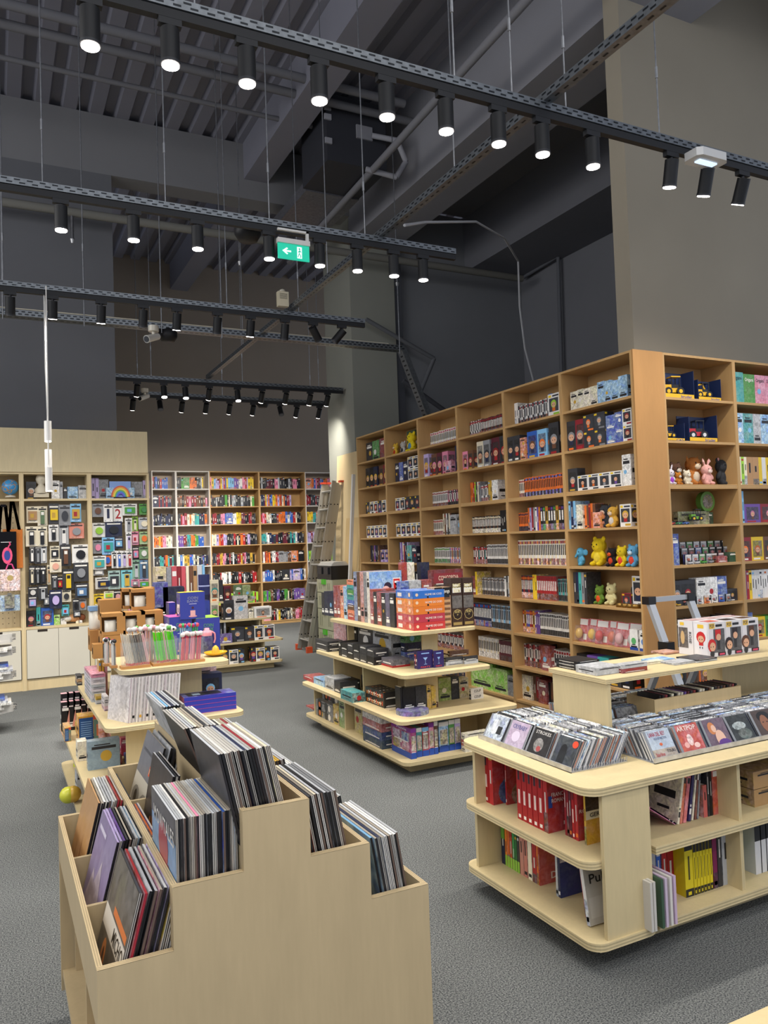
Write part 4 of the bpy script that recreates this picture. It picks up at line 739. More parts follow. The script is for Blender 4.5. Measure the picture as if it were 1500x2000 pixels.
for i in range(5):
    a, b = XS[i]+.014, XS[i+1]-.0005 if i < 2 else XS[i+1]-.014
    for y in (2.27, 2.64):
        m = MB(); m.board(a, y, ZS[i]-.17, b, y+.012, ZS[i]-.012, BB); m.build('cross_divider', 'wood', e, inv)
    m = MB(); m.box(a, BY0+.018, ZS[i]-.185, b, BY1-.018, ZS[i]-.17, BB); m.build('bin_floor', 'wood', e, inv)
m = MB(); m.board(.20, BY0+.018, .15, 1.045, BY1-.018, .17, BB); m.build('lower_shelf', 'wood', e, inv)
for y in (2.27, 2.64, 3.0): m = MB(); m.board(.24, y, .17, 1.0, y+.018, .36 if y < 3 else .36, BB); m.build('lower_upright', 'wood', e, inv)
m = MB(); m.board(.40, BY0+.018, .17, .418, BY1-.018, .36, mulc(BB, .95)); m.build('inner_panel', 'wood', e, inv)
m = MB(); m.box(.28, 1.98, 0, .97, 2.96, .15, mulc(BB, .8)); m.build('plinth', 'wood', e, inv)
# ---- compact disc and book unit at the right
e = empty('display_table', (3.2, 2.72, 0), 'low plywood table with book shelves below and compact discs on top', 'display table'); inv = Matrix.Translation((-3.2, -2.72, 0)); ZT = .685
m = MB(); m.prism(rr(1.965, 2.29, 4.6, 3.2, .07), ZT-.03, ZT, BIRCH, plies=5); m.build('table_top', 'wood', e, inv)
for z, nm in ((.405, 'middle_shelf'), (.115, 'bottom_shelf')):
    m = MB(); m.prism([(1.99+.07*(1-math.cos(a)), 2.31+.0+.07*(1-math.sin(a))) for a in [0]]+rr(1.965, 2.30, 2.6, 3.2, .07)[7:21]+[(2.27, 2.31), (2.27, 3.19)], z-.03, z, BIRCH, plies=5) if 0 else m.prism(rr(1.965, 2.319 if z > .3 else 2.29, 2.30, 3.19, .06), z-.03, z, BIRCH, plies=5); m.build(nm, 'wood', e, inv)
    m = MB(); m.board(2.301, 2.305, z-.03, 4.5, 3.19, z, BIRCH); m.build(nm, 'wood', e, inv)
m = MB(); m.board(2.035, 2.300, .115, 2.272, 2.318, ZT-.03, BIRCH); m.build('corner_panel', 'wood', e, inv)
for z0, z1 in ((.115, .375), (.405, ZT-.03)):
    for p in ((1.99, 3.10, z0, 2.25, 3.118, z1), (2.25, 2.32, z0, 2.268, 3.15, z1), (2.80, 2.325, z0, 2.818, 3.15, z1), (3.38, 2.325, z0, 3.398, 3.15, z1), (4.0, 2.325, z0, 4.018, 3.15, z1), (2.27, 2.72, z0, 4.5, 2.73, z1)):
        m = MB(); m.board(*p, BIRCH); m.build('upright_panel', 'wood', e, inv)
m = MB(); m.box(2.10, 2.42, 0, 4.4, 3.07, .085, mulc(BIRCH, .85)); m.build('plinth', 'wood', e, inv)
m = MB(); m.box(2.40, 2.645, ZT, 2.418, 3.02, .98, BIRCH); SX = at_Y(1410, 1300, 2.91).x; e2 = empty('riser_shelf', (3.6, 3.1, ZT), 'raised plywood shelf standing on the compact disc table', 'shelf'); i2 = Matrix.Translation((-3.6, -3.1, -ZT)); m.build('end_panel', 'wood', e2, i2)
m = MB(); m.board(2.385, 2.635, .98, 4.6, 3.03, 1.0, BIRCH); m.build('shelf_board', 'wood', e2, i2)
m = MB(); m.board(SX, 2.928, ZT, SX+.018, 3.01, .98, BIRCH); m.build('support_panel', 'wood', e2, i2)
m = MB(); m.board(SX, 2.91, ZT, 4.5, 2.928, .98, BIRCH); m.build('back_board', 'wood', e2, i2)
m = MB(); m.prism([(.60, .30), (1.9, .30), (1.9, 1.055), (1.215, 1.085), (.9, .9)], 0, .02, C('e0c898')) if 0 else m.board(1.225, .5, .68, 2.2, 1.075, .70, C('e0c898'), C('e0c898')); m.board(1.3, .6, 0, 1.32, 1.0, .68, BIRCH); m.board(2.0, .6, 0, 2.02, 1.0, .68, BIRCH)
tag(m.build('plywood_counter', 'wood'), 'corner of a pale plywood counter at the bottom right edge', 'counter')
# ================================================================== GOODS ON THE DISPLAY UNITS
K4 = (560, 1080, 3.409); K5 = (100, 1080, 3.261); K7 = (880, 1150, 2.419); K8 = (900, 1400, 2.5); KB = (300, 1100, 5.0); K88 = (880, 1380, 4.167); K14 = (1140, 1380, 4.167)
K3 = (1080, 680, 3.226); K12 = (1250, 1100, 6.0); K13 = (130, 1140, 6.818); K10 = (100, 1300, 3.947); K56 = (560, 1100, 6.818); K6 = (80, 1380, 1.923); K44 = (100, 1440, 4.412)
def boxc(K, z, cx, cy, xl, xr, yt, c, lab, name='game_box', cat='game box', fn=None, n=1, opt=None, group=None, mat='prt', alpha=.2):
    """box whose near bottom corner is seen at (cx,cy) on the level z; n = equal layers stacked"""
    px, py = k2(K, cx, cy); P = at_z(px, py, z); d = max(.01, Yof(K[0]+xl/K[2], P.x, z)-P.y); w = max(.01, Xof(K[0]+xr/K[2], P.y, z)-P.x); h = Zof(K[1]+yt/K[2], P.x, P.y)-z
    cs = c.split(); os_ = []
    for i in range(n):
        cc = cs[i % len(cs)]; mb = fn(w, h/n-.001, d, cc, opt) if fn else mk_art(w, h/n-.001, d, cc, opt, alpha=alpha)
        o = mb.build(name, mat, None, FY(P.x, P.y, z+i*h/n)); cw = cc if cc in PAL else ''
        tag(o, f'{cw} {lab}'+(f', {od(i+1)} from bottom' if n > 1 else ''), cat, group); os_.append(o)
    return os_
def stackX(K, X, z, x0, x1, yt, cs, dep, lab, opt=None, name='game_box', cat='game box'):
    a, b = Yof(K[0]+x0/K[2], X, z), Yof(K[0]+x1/K[2], X, z); h = Zof(K[1]+yt/K[2], X, b)-z; cs = cs.split(); n = len(cs)
    for i, c in enumerate(cs):
        t = opt.split('|')[i] if opt else None
        o = mk_art(a-b-.002, h/n-.001, dep, c, t or None, alpha=.3).build(name, 'prt', None, FX(X, a, z+i*h/n)); tag(o, f'{c if c in PAL else "coloured"} {lab}, {od(i+1)} from bottom', cat)
# ---- centre unit, top tier
X4 = 2.77; p4 = 'top tier of centre unit'
def monop(w, h, d, c, o):
    m = mk_art(w, h, d, 'e0d8cc', alpha=.5); dim = (w, d, h); m.dq(dim, 'r', 0, 0, 1, 1, C('6fa8dc', .55), .0012)
    m.dd(dim, 'r', .45, .45, .2, C('8a5f8f', .5), .0016); m.dd(dim, 'r', .5, .62, .13, C('d9b8b0'), .002); m.dd(dim, 'r', .56, .7, .12, C('33263a'), .0018)
    m.dq(dim, 'r', .72, 0, .96, .86, C('efe9e2'), .0022); m.dq(dim, 'r', .74, .02, .94, .84, C('d42a2a'), .0025); m.dt(dim, 'r', 'MO', .77, .3, .91, .8, C('ffffff'), -1, .003); return m
stand(K56, None, T4, [(470, 505, 395, 'g', 'charcoal'), (505, 565, 380, 'g', 'navy'), (565, 632, 380, 'g', 'navy'), (632, 675, 300, 'g', 'red'), (675, 720, 300, 'g', 'red'), (720, 765, 305, 'g', 'orange'), (765, 812, 310, 'g', 'sky')], f'left edge of {p4}', 'games', dep=.25, X=X4)
stackX(K56, X4, T4, 815, 903, 225, 'red orange brown blue teal green teal orange', .25, 'small game box in rainbow stack on top tier')
stand(K56, None, T4, [(905, 950, 115, 'g', '7d8fb8'), (950, 992, 118, 'g', 'brown'), (992, 1038, 118, 'g', 'c9807a'), (1038, 1082, 118, 'g', 'grey'), (1082, 1120, 118, monop, 'orange', None, 'tall game box')], f'tall boxes on {p4}', 'games', dep=.30, X=X4)
stand(K56, None, T4, [(1120, 1165, 350, 'g', 'red'), (1165, 1210, 385, 'g', 'charcoal'), (1210, 1270, 395, 'g', 'red'), (1270, 1325, 400, 'g', 'charcoal'), (1325, 1380, 405, 'g', '6a6580'), (1380, 1443, 405, 'g', 'charcoal')], f'short boxes on {p4}', 'games', dep=.2, X=X4)
def nume(w, h, d, c, o):
    m = mk_art(w, h, d, c, alpha=.6); dim = (w, d, h); m.dq(dim, 'f', 0, 0, 1, 1, C(c), .0012); m.dt(dim, 'f', 'NUME DE COD', .38, .36, .92, .62, C('f4e9e0'), 0, .003); m.dd(dim, 'f', .12, .5, .045, C('f0d0b0'), .002); m.dd(dim, 'f', .47, .14, .03, C('17171b'), .002)
    m.dq(dim, 'l', 0, 0, 1, 1, C(c, .7), .0012); m.dq(dim, 'l', .1, .2, .35, .7, C('e8e0d8'), .002); m.dd(dim, 'l', .8, .5, .06, C('f0d0b0'), .002); return m
zt4 = Zof(1080+255/3.409, 2.78, 5.09); hh = (zt4-T4)/5
for i, (c, w_) in enumerate((('c23a3a', 'red, lowest'), ('b8394a', 'red, second lowest'), ('e07a2a', 'orange, middle'), ('e8832e', 'orange, second highest'), ('2f6fc4', 'blue, topmost'))):
    tag(nume(.27, hh-.001, .27, c, None).build('game_box', 'prt', None, FY(2.78, 5.09, T4+i*hh)), f'{w_} of the five flat word game boxes stacked at tier corner', 'game box', None)
def jenga(w, h, d, c, o):
    m = mk_art(w, h, d, 'b88a5c', alpha=.5); dim = (w, d, h)
    for k in range(11): m.dq(dim, 'f', .08, .05+k*.065, .92, .10+k*.065, C('d0a272' if k % 2 else '7a5232'), .0012); m.dq(dim, 'l', .08, .05+k*.065, .92, .10+k*.065, C('d0a272' if k % 2 else '7a5232'), .0012)
    m.dq(dim, 'f', 0, .8, 1, 1, C('1c1716'), .0012); m.dt(dim, 'f', 'Jenga', .12, .84, .88, .95, C('f0ece0'), 0, .002); return m
def escape(w, h, d, c, o):
    m = mk_art(w, h, d, '3a2418', alpha=.9); dim = (w, d, h); m.dq(dim, 'f', .05, .38, .95, .64, C('6f6862', .5), .0012); m.dt(dim, 'f', 'ESCAPE', .14, .80, .86, .89, C('f0e2a8'), 0, .002); m.dt(dim, 'f', 'ROOM', .22, .70, .78, .78, C('f0e2a8'), 0, .002)
    m.dd(dim, 'f', .5, .25, .42, C('c9b070'), .0014, None, 8); m.dd(dim, 'f', .5, .25, .38, C('2a1c12'), .0018, None, 8); m.dt(dim, 'f', 'SECRET', .26, .28, .74, .33, C('e0c880'), 0, .003); m.dt(dim, 'f', 'OF', .44, .23, .56, .26, C('e0c880'), 0, .003); m.dq(dim, 'f', .1, .03, .9, .09, C('a08850'), .0012); return m
stand(K4, 5.11, T4, [(992, 1045, 230, jenga, 'tan', None, 'wooden block game box'), (1047, 1100, 228, jenga, 'tan', None, 'wooden block game box'), (1104, 1177, 168, escape, 'brown', None, 'escape game box'), (1180, 1252, 166, escape, 'brown', None, 'escape game box')], f'right end of {p4}', 'games', dep=.11)
def concord(w, h, d, c, o): m = mk_art(w, h, d, '7a2430', alpha=.6); m.dq((w, d, h), 'f', .05, .72, .95, .93, C('8c3038'), .0012); m.dt((w, d, h), 'f', 'CONCORDIA', .2, .78, .85, .88, C('e8d0b8'), 0, .002); m.dq((w, d, h), 'f', .05, .05, .95, .7, C('5a3a20', .0), .0012); return m
stand(K4, 5.75, T4, [(978, 1185, 110, concord, 'maroon', None, 'board game box')], f'back of {p4}', 'games', dep=.07)
stand(K4, 5.95, T4, [(780, 812, 62, 'g', 'red'), (814, 862, 62, 'g', 'cream'), (905, 962, 62, 'g', 'navy')], f'tall at back of {p4}', 'games', dep=.07)
stand(K4, 5.62, T4, [(770, 822, 190, 'g', 'blue'), (825, 905, 182, 'g', 'silver'), (908, 975, 178, 'g', 'red')], f'behind the word games, {p4}', 'games', dep=.08)
# third tier
p3_ = 'third tier up, centre unit'
for (x0, x1, yt, cs) in ((385, 548, 1045, 'charcoal charcoal'), (728, 810, 1072, 'charcoal black'), (812, 888, 1080, 'black charcoal'), (890, 972, 1090, 'charcoal black'), (975, 1068, 1110, 'charcoal charcoal'), (1070, 1165, 1150, 'black charcoal')):
    stackX(K56, 2.62, T3, x0, x1, yt, cs, .13, f'narrow card game box {["at far end", "second in", "third in", "fourth in", "fifth in", "nearest"][(385, 728, 812, 890, 975, 1070).index(x0)]}, {p3_}')
stand(K56, None, T3, [(695, 725, 1045, 'g', 'black')], f'between card games, {p3_}', 'games', dep=.16, X=2.62)
stand(K56, None, T3, [(632, 800, 790, 'g', 'c48a90'), (802, 950, 835, 'g', 'black'), (955, 1150, 860, 'g', 'charcoal'), (1155, 1400, 900, 'g', 'silver')], f'back row of {p3_}', 'games', dep=.1, X=2.84)
boxc(K4, T3, 705, 766, 632, 822, 712, 'grey', 'flat card game box with red rim on third tier front', alpha=.4, fn=lambda w, h, d, c, o: (lambda m: (m.dq((w, d, h), 'f', 0, 0, 1, .25, C('red'), .001), m.dq((w, d, h), 'l', 0, 0, 1, .25, C('red'), .001), m)[-1])(mk_art(w, h, d, '6a6672')))
def party(w, h, d, c, o):
    m = mk_art(w, h, d, '2a2058', alpha=.75); dim = (w, d, h); m.dq(dim, 'f', 0, 0, 1, 1, C('2b2160'), .0011); k = C('8fb4e8')
    m.dt(dim, 'f', 'PARTY', .2, .05, .8, .13, C('e0452f'), 0, .002)
    m.add([(w*.35, -.002, h*.62), (w*.5, -.002, h*.45), (w*.65, -.002, h*.62)], [(0, 1, 2)], k); m.box(w*.49, -.002, h*.25, w*.51, -.001, h*.46, k); m.box(w*.4, -.002, h*.23, w*.6, -.001, h*.25, k); m.dq(dim, 'f', .25, .82, .75, .88, k, .002)
    m.add([(-.002, d*.8, h*.8), (-.002, d*.3, h*.8), (-.002, d*.5, h*.2)], [(0, 1, 2)], C('e0603a')); m.add([(-.0025, d*.7, h*.72), (-.0025, d*.4, h*.72), (-.0025, d*.52, h*.35)], [(0, 1, 2)], C('2b2160')); return m
boxc(K4, T3, 872, 775, 850, 977, 655, 'navy', 'party card box, left of the pair on third tier', fn=party); boxc(K4, T3, 980, 765, 976, 1047, 652, 'navy', 'party card box, right of the pair on third tier', fn=party)
boxc(K4, T3, 790, 722, 762, 905, 540, 'blue navy green', f'box in the stack behind the party boxes, third tier', n=3)
boxc(K4, T3, 1060, 752, 1045, 1176, 700, 'silver charcoal', f'flat box, left pile, right end of {p3_}', n=2); boxc(K4, T3, 1185, 742, 1178, 1275, 690, 'silver charcoal', f'flat box, right pile, right end of {p3_}', n=2); boxc(K4, T3, 1085, 690, 1072, 1212, 655, 'brown', f'flat box behind right end piles, {p3_}')
# second tier
p2_ = 'second tier of centre unit'
stand(K4, None, T2, [(112, 178, 835, 'g', 'red'), (180, 252, 850, 'g', 'sky'), (255, 316, 840, 'g', 'silver'), (318, 358, 862, 'g', 'charcoal')], f'left edge of {p2_}', 'games', dep=.16, X=2.56)
boxc(K4, T2, 425, 928, 368, 492, 850, 'black', 'box with yellow pictures on second tier left part'); boxc(K4, T2, 590, 925, 497, 750, 840, 'charcoal', 'long black box behind the orange streaked boxes, second tier'); boxc(K4, T2, 560, 930, 525, 745, 880, 'teal', 'tray of cards behind streaked boxes, second tier')
boxc(K4, T2, 440, 1000, 360, 524, 935, 'teal', 'colourful patterned card box at front of second tier', alpha=.0)
def streak(w, h, d, c, o):
    m = mk_art(w, h, d, '2e2c2a', alpha=.9); dim = (w, d, h)
    for k in range(9): u = .08+k*.1; m.dq(dim, 'l', u, .15+.05*(k % 3), u+.05, .6+.1*(k % 3), C(('e0822f', 'd8c0a0', 'c95030')[k % 3]), .0015)
    for k in range(12): m.dq(dim, 't', (k*37 % 90)/100, (k*53 % 80)/100, (k*37 % 90)/100+.1, (k*53 % 80)/100+.04, C(('e0822f', 'd8c0a0', 'e8e0d8')[k % 3]), .0015)
    m.dt(dim, 'f', 'GRAPH', .72, .4, .95, .65, C('e0d8d0'), 0, .002); return m
boxc(K4, T2, 650, 1035, 526, 758, 930, 'charcoal charcoal', 'large game box with orange streaks on second tier', fn=streak, n=2)
stand(K4, 5.07, T2, [(760, 775, 895, 'b', 'black'), (777, 860, 898, 'g', 'black'), (862, 935, 888, 'g', 'charcoal'), (937, 965, 880, 'g', 'gold'), (967, 998, 885, 'g', 'gold')], f'upright boxes near corner of {p2_}', 'games', dep=.08)
stand(K4, 5.25, T2, [(1015, 1098, 832, 'g', '9cab4a'), (1100, 1150, 822, 'g', 'charcoal'), (1152, 1214, 832, 'g', 'b8a878')], f'upright boxes at right of {p2_}', 'games', dep=.08)
boxc(K4, T2, 805, 1045, 790, 942, 1005, 'sky blue', 'small flat box near the round puzzle, second tier', n=2); boxc(K4, T2, 945, 1035, 935, 1010, 1000, 'brown', 'small patterned box right of the blue pair, second tier')
def coup(w, h, d, c, o): m = mk_art(w, h, d, c, alpha=.7); m.dq((w, d, h), 'f', 0, 0, 1, 1, C('d8d2c8'), .0011); m.dt((w, d, h), 'f', 'COUP', .25, .25, .8, .75, C('2a2a2a'), 0, .002); return m
boxc(K4, T2, 1228, 978, 1215, 1310, 905, 'charcoal cream', 'small bluffing game box at right end of second tier', fn=coup, n=2)
p = at_z(*k2(K4, 830, 1072), T2); m = MB(); m.prism([(.12*math.cos(a), .12*math.sin(a)) for a in [i*math.pi/8 for i in range(16)]], 0, .03, C('5a5fa8', .1)); o = m.build('round_puzzle_tin', 'prt'); o.location = (p.x+.02, p.y+.02, T2); tag(o, 'round flat purple and blue tin at front of second tier', 'tin')
p = at_z(*k2(K4, 735, 1052), T2); m = MB(); m.box(-.05, -.02, 0, .06, .05, .008, C('c9b79a')); o = m.build('card_packet', 'prt'); o.location = (p.x, p.y+.05, T2); tag(o, 'thin tan card packet lying left of the round tin', 'packet')
# lowest tier
p1_ = 'lowest tier of centre unit'
stand(K4, None, T1, [(130, 178, 1035, 'g', 'red')], f'left end of {p1_}', 'games', dep=.15, X=2.62)
def gears(w, h, d, c, o): m = mk_art(w, h, d, '8f8e8a', alpha=.4); m.dd((w, d, h), 'f', .25, .5, .13, C('2a2a28'), .0012); m.dd((w, d, h), 'f', .25, .5, .06, C('d06a2a'), .0018); m.dd((w, d, h), 'f', .62, .5, .1, C('3a3a38'), .0012); m.dd((w, d, h), 'f', .8, .45, .07, C('efe8d8'), .0012); return m
a, b_ = Yof(K4[0]+195/K4[2], 2.57, T1), Yof(K4[0]+310/K4[2], 2.57, T1); hh = (Zof(K4[1]+960/K4[2], 2.57, b_)-T1)/3
for i in range(3): tag(gears(a-b_, hh-.002, .25, 'grey', None).build('game_box', 'prt', None, FX(2.57+(.05 if i == 2 else 0), a-(.04 if i == 2 else 0), T1+i*hh)), f'grey box with black gears, {["lowest", "middle", "topmost"][i]} of three, lowest tier left bay', 'game box')
stand(K4, None, T1, [(312, 350, 1020, 'g', 'gold'), (352, 391, 988, 'g', '8aa05a')], f'left bay of {p1_}', 'games', dep=.22, X=2.57)
stand(K4, None, T1, [(455, 508, 1010, 'g', 'b8a860')], f'middle bay of {p1_}', 'games', dep=.22, X=2.60)
stackX(K4, 2.54, T1, 510, 636, 1085, '2f4a60 2a4a80 b04a50 d9d5d0', .24, 'game box in the four-box pile, lowest tier middle', '|||Love')
def puz(w, h, d, c, o):
    m = mk_art(w, h, d, c, alpha=.3); dim = (w, d, h)
    for f in 'fl': m.dq(dim, f, 0, 0, 1, .2, C('2a4fa8'), .0012); m.dq(dim, f, 0, .86, 1, 1, C(o or 'white'), .0012)
    for k in range(4): m.dq(dim, 'l', .08+(k % 2)*.46, .22+(k//2)*.32, .46+(k % 2)*.46, .5+(k//2)*.32, cj(('gold', 'c05a8a', 'b8a0c0', '5a8ac0')[k], .3)[:3]+(.0,), .0016)
    m.dt(dim, 'l', 'Puzzle', .3, .88, .8, .96, C('f4f0f0'), 0, .002); m.dq(dim, 'f', .1, .25, .9, .75, C('c0a888', .0), .0015); return m
boxc(K4, T1, 830, 1375, 702, 866, 1170, 'b0307a', 'big magenta puzzle box at the near corner of lowest tier', fn=puz, opt='8a3a9a', name='puzzle_box', cat='puzzle box')
yy = at_z(*k2(K4, 830, 1375), T1).y+.02
stand(K4, yy, T1, [(868, 905, 1165, puz, 'teal', 'white', 'puzzle box'), (907, 950, 1160, puz, 'red', 'sky', 'puzzle box'), (952, 985, 1130, puz, 'pink', '8a3a9a', 'puzzle box'), (986, 1012, 1120, puz, 'brown', 'white', 'puzzle box')], f'left group on near side, {p1_}', 'puzzles', dep=.3)
stand(K4, yy+.02, T1, [(1018, 1082, 1125, puz, 'sky', 'white', 'puzzle box'), (1084, 1122, 1112, puz, 'green', 'white', 'puzzle box'), (1124, 1162, 1105, puz, 'lavender', 'white', 'puzzle box')], f'right group on near side, {p1_}', 'puzzles', dep=.3)
boxc(K4, T1, 1190, 1330, 1165, 1345, 1205, 'cream red cream', 'flat puzzle box, pile at right end of lowest tier', n=3)

# ---- left unit
q4 = 'top tier of left unit'
MUG = C('d9d2c2')
def mug_mesh():
    m = MB(); m.lathe([(0, 0), (.036, 0), (.038, .01), (.038, .085), (.035, .085), (.034, .012), (0, .01)], (0, 0, 0), MUG, 20)
    m.tube([(.036, 0, .07), (.058, 0, .066), (.063, 0, .045), (.056, 0, .024), (.036, 0, .02)], .005, MUG, 8); return m
def mugbox(x, y, z, lab, s=.137, win=True):
    e = empty('mug_gift_box', (x, y, z), lab, 'box', None); k = C('b5854f'); ki = C('8a6238'); t = .004; m = MB()
    m.box(0, 0, 0, s, s, t, k); m.box(0, 0, s-t, s, s, s, k); m.box(0, s-t, t, s, s, s-t, k); m.box(s-t, 0, t, s, s-t, s-t, k)
    if win:
        m.box(0, 0, t, .012, t, s-t, k) if 0 else None; m.box(s*.62, 0, t, s-t, t, s-t, k); m.box(0, 0, t, s*.62, t, s*.16, k); m.box(0, 0, s*.84, s*.62, t, s-t, k); m.box(0, t, t, t, s-t, s*.16, k); m.box(0, t, s*.84, t, s-t, s-t, k); m.box(0, s*.6, t, t, s-t, s-t, k)
    else: m.box(0, 0, t, s-t, t, s-t, k); m.box(0, t, t, t, s-t, s-t, k); m.prism([(s*.5+s*.18*math.cos(a), s*.5+s*.25*math.sin(a)) for a in [i*math.pi/6 for i in range(12)]], 0, .001, C('1c130c'), frame=lambda a, b, c_: (-c_-.0003, a, b))
    m.build('card_sleeve', 'matte', e)
    if win: o = mug_mesh().build('mug', 'plas'); o.location = (x+s*.40, y+s*.42, z+.006); o.rotation_euler = (0, 0, -.6); tag(o, f'white mug inside the {lab}'[:200] if len(lab.split()) < 12 else 'white mug in a kraft box', 'mug', 'mugs in kraft boxes')
ZM = .139
r0 = [(485, 5.20), (757, 5.20), (1000, 5.20)]
for i, (px, y) in enumerate(r0): mugbox(Xof(130+px/6.818, y, T4+ZM), y, T4+ZM, f'kraft mug box, {od(i+1)} from left in the middle layer')
for i, (px, y) in enumerate(((485, 5.20), (757, 5.20), (1000, 5.20))): mugbox(Xof(130+px/6.818, y, T4), y, T4, f'kraft box, {od(i+1)} from left in the bottom layer behind the pens', win=False)
for i, (px, y) in enumerate(((885, 5.30), (760, 5.46), (900, 5.46))): mugbox(Xof(130+px/6.818, y, T4+2*ZM)-.0, y, T4+2*ZM, f'kraft mug box, {["nearest", "right rear", "left rear"][i]} in the upper layer')
mugbox(Xof(130+455/6.818, 5.5, T4+ZM), 5.5, T4+ZM*1.5, 'kraft box with plain side, upper layer at left', win=False); mugbox(Xof(130+455/6.818, 5.5, T4), 5.5, T4, 'kraft box with plain side below at left', win=False)
for i, (px, y, z) in enumerate(((318, 5.62, T4), (318, 5.75, T4), (360, 5.2, T4))): mugbox(Xof(130+px/6.818, y, z), y, z, f'kraft box with round hole, {od(i+1)} along the left edge', s=(.137 if i < 2 else .09), win=False)
x = Xof(130+310/6.818, 5.7, T4+.12); m = mug_mesh(); o = m.build('mug', 'plas'); o.location = (x+.04, 5.7, T4+.139); o.scale = (1.2, 1.2, 1.5); tag(o, 'white mug with blue lid standing above the leftmost kraft boxes', 'mug'); m = MB(); m.box(-.04, -.04, .085, .04, .04, .105, C('7fa6d0')); m.build('lid', 'plas', o)
# pencil holders on wooden trays
def holder(x0, x1, y, z, h, dep, kind, lab):
    w = x1-x0; e = empty('pencil_holder', (x0, y, z), lab, 'holder'); m = MB()
    m.box(-.006, -.006, 0, w+.006, dep+.006, .014, C('b98650')); m.build('wooden_tray', 'oak', e)
    m = MB(); a = .002
    for b in ((0, 0, .014, w, a, .014+h), (0, dep-a, .014, w, dep, .014+h), (0, 0, .014, a, dep, .014+h), (w-a, 0, .014, w, dep, .014+h)): m.box(*b, C('dfe6e8'))
    m.build('acrylic_box', 'clear', e)
def pencils(x0, x1, y, z, n, h, cols, lean, lab, dep=.05, tip=None, r=.0035):
    for i in range(n):
        x = x0+(x1-x0)*(i+.5)/n; c = cols[int(i*len(cols)/n)]; m = MB(); L = h*rng.uniform(.97, 1.03); yy = rng.uniform(.008, dep-.008)
        m.cyl((0, 0, 0), (lean, 0, L), r, r, C(c), 6)
        if tip: m.sph((lean, 0, L+r), (r*3.2, r*3.2, r*3.2), C(tip[i % len(tip)]), 8, 6)
        else: m.cyl((lean, 0, L), (lean*1.03, 0, L+.008), r*.9, r*.2, C('e4d3b4'), 6); m.cyl((0, -.0002, 0), (lean*.07, -.0002, L*.07), r*1.1, r*1.1, C('c94a3a'), 6)
        o = m.build('pencil', 'plas'); o.location = (x-lean*.5, y+yy, z); tag(o, f'{lab}, {od(i+1)} from left', 'pencil', f'{lab} group')
Yp = 4.63; zz = T4+.015
def xk(px, y=Yp): return Xof(130+px/6.818, y, T4)
xa, xb, xc_, xd, xe = xk(745), xk(1105), xk(1165), xk(1480), xk(1500)
hh = Zof(1140+700/6.818, xa, Yp)-T4-.014
holder(xa, xb, Yp, T4, hh*.75, .07, 0, 'acrylic holder of striped pencils at the near left corner'); pencils(xa+.012, xb-.01, Yp, zz, 17, hh, ['d8cfc0', 'cfc5b4', '8a857c', '55504c', '77706a', 'd8a8a8'], -.03, 'striped pencil in the left holder')
holder(xc_, xd, Yp, T4, hh*.75, .07, 0, 'acrylic holder of bright green pencils in the middle'); pencils(xc_+.012, xd-.01, Yp, zz, 15, hh, ['5fd01c', '58c81a', '4fbf18', 'd8b0a8', '5fd01c', '58c81a', '4fbf18'], -.022, 'green pencil in the middle holder')
x1, x2 = Xof(100+820/3.261, Yp, T4), Xof(100+972/3.261, Yp, T4)
holder(x1, x2, Yp, T4, hh*.75, .07, 0, 'acrylic holder of pink tagged pens at the right'); pencils(x1+.012, x2-.01, Yp+.005, zz, 13, hh*.85, ['d84a5a', 'e08a98', 'c9304a'], .012, 'pink pen in the right holder', tip=['e8dcd8', 'd8d0cc', 'c94050'], r=.0045)
pencils(x1+.01, x2-.02, Yp+.045, zz, 9, hh*1.12, ['9ab8c8', '6aa0b8', '3aa860'], .01, 'tall pen with coloured top behind the pink pens', dep=.02, tip=['d84a5a', '3aa860', 'b02a5a', '2a5fb0'], r=.004)
for i, (px0, px1, y) in enumerate(((510, 590, 4.82), (600, 665, 4.72))):
    a, b_ = Xof(130+px0/6.818, y, T4), Xof(130+px1/6.818, y, T4); holder(a, b_, y, T4, .11, .06, 0, f'small acrylic holder on the left edge, {["rear", "front"][i]} one'); pencils(a+.005, b_-.005, y, zz, 5, .13, ['d8d4cc', 'd84a8a', 'c9c5bc', '44403c'], 0, f'pen in the {["rear", "front"][i]} left-edge holder', tip=['e4e0dc', '2a2a2a', 'd84a8a'], r=.004)
# second row: toppers (plush pens) as individual caps on pens
holder(xa+.05, xd+.02, Yp+.10, T4, hh*.8, .12, 0, 'wide acrylic holder of topper pens behind the front holders')
pencils(xa+.06, xd, Yp+.10, zz, 26, hh*1.08, ['d8d4cc', 'c9a0a8', '9fb8a0', 'd0c8bc'], 0, 'pen with rounded topper in the rear holder', dep=.11, tip=['d8d2cc', 'b8b4ae', 'e0dcd8', 'd8a0a8', 'e0dcd8', '5aa04a'], r=.0045)
for i, (px, py, c) in enumerate(((1290, 610, 'left'), (1415, 600, 'right'))):
    p = at_Y(130+px/6.818, 1140+py/6.818, 4.75); m = MB(); m.sph((0, 0, 0), (.022, .02, .016), C('e8e2dc'), 12, 8); m.sph((0, -.019, .001), (.006, .003, .006), C('17171b'), 8, 6); o = m.build('eraser_topper', 'plas'); o.location = p; tag(o, f'{c} round white topper with black dot eye above green pencils', 'topper')
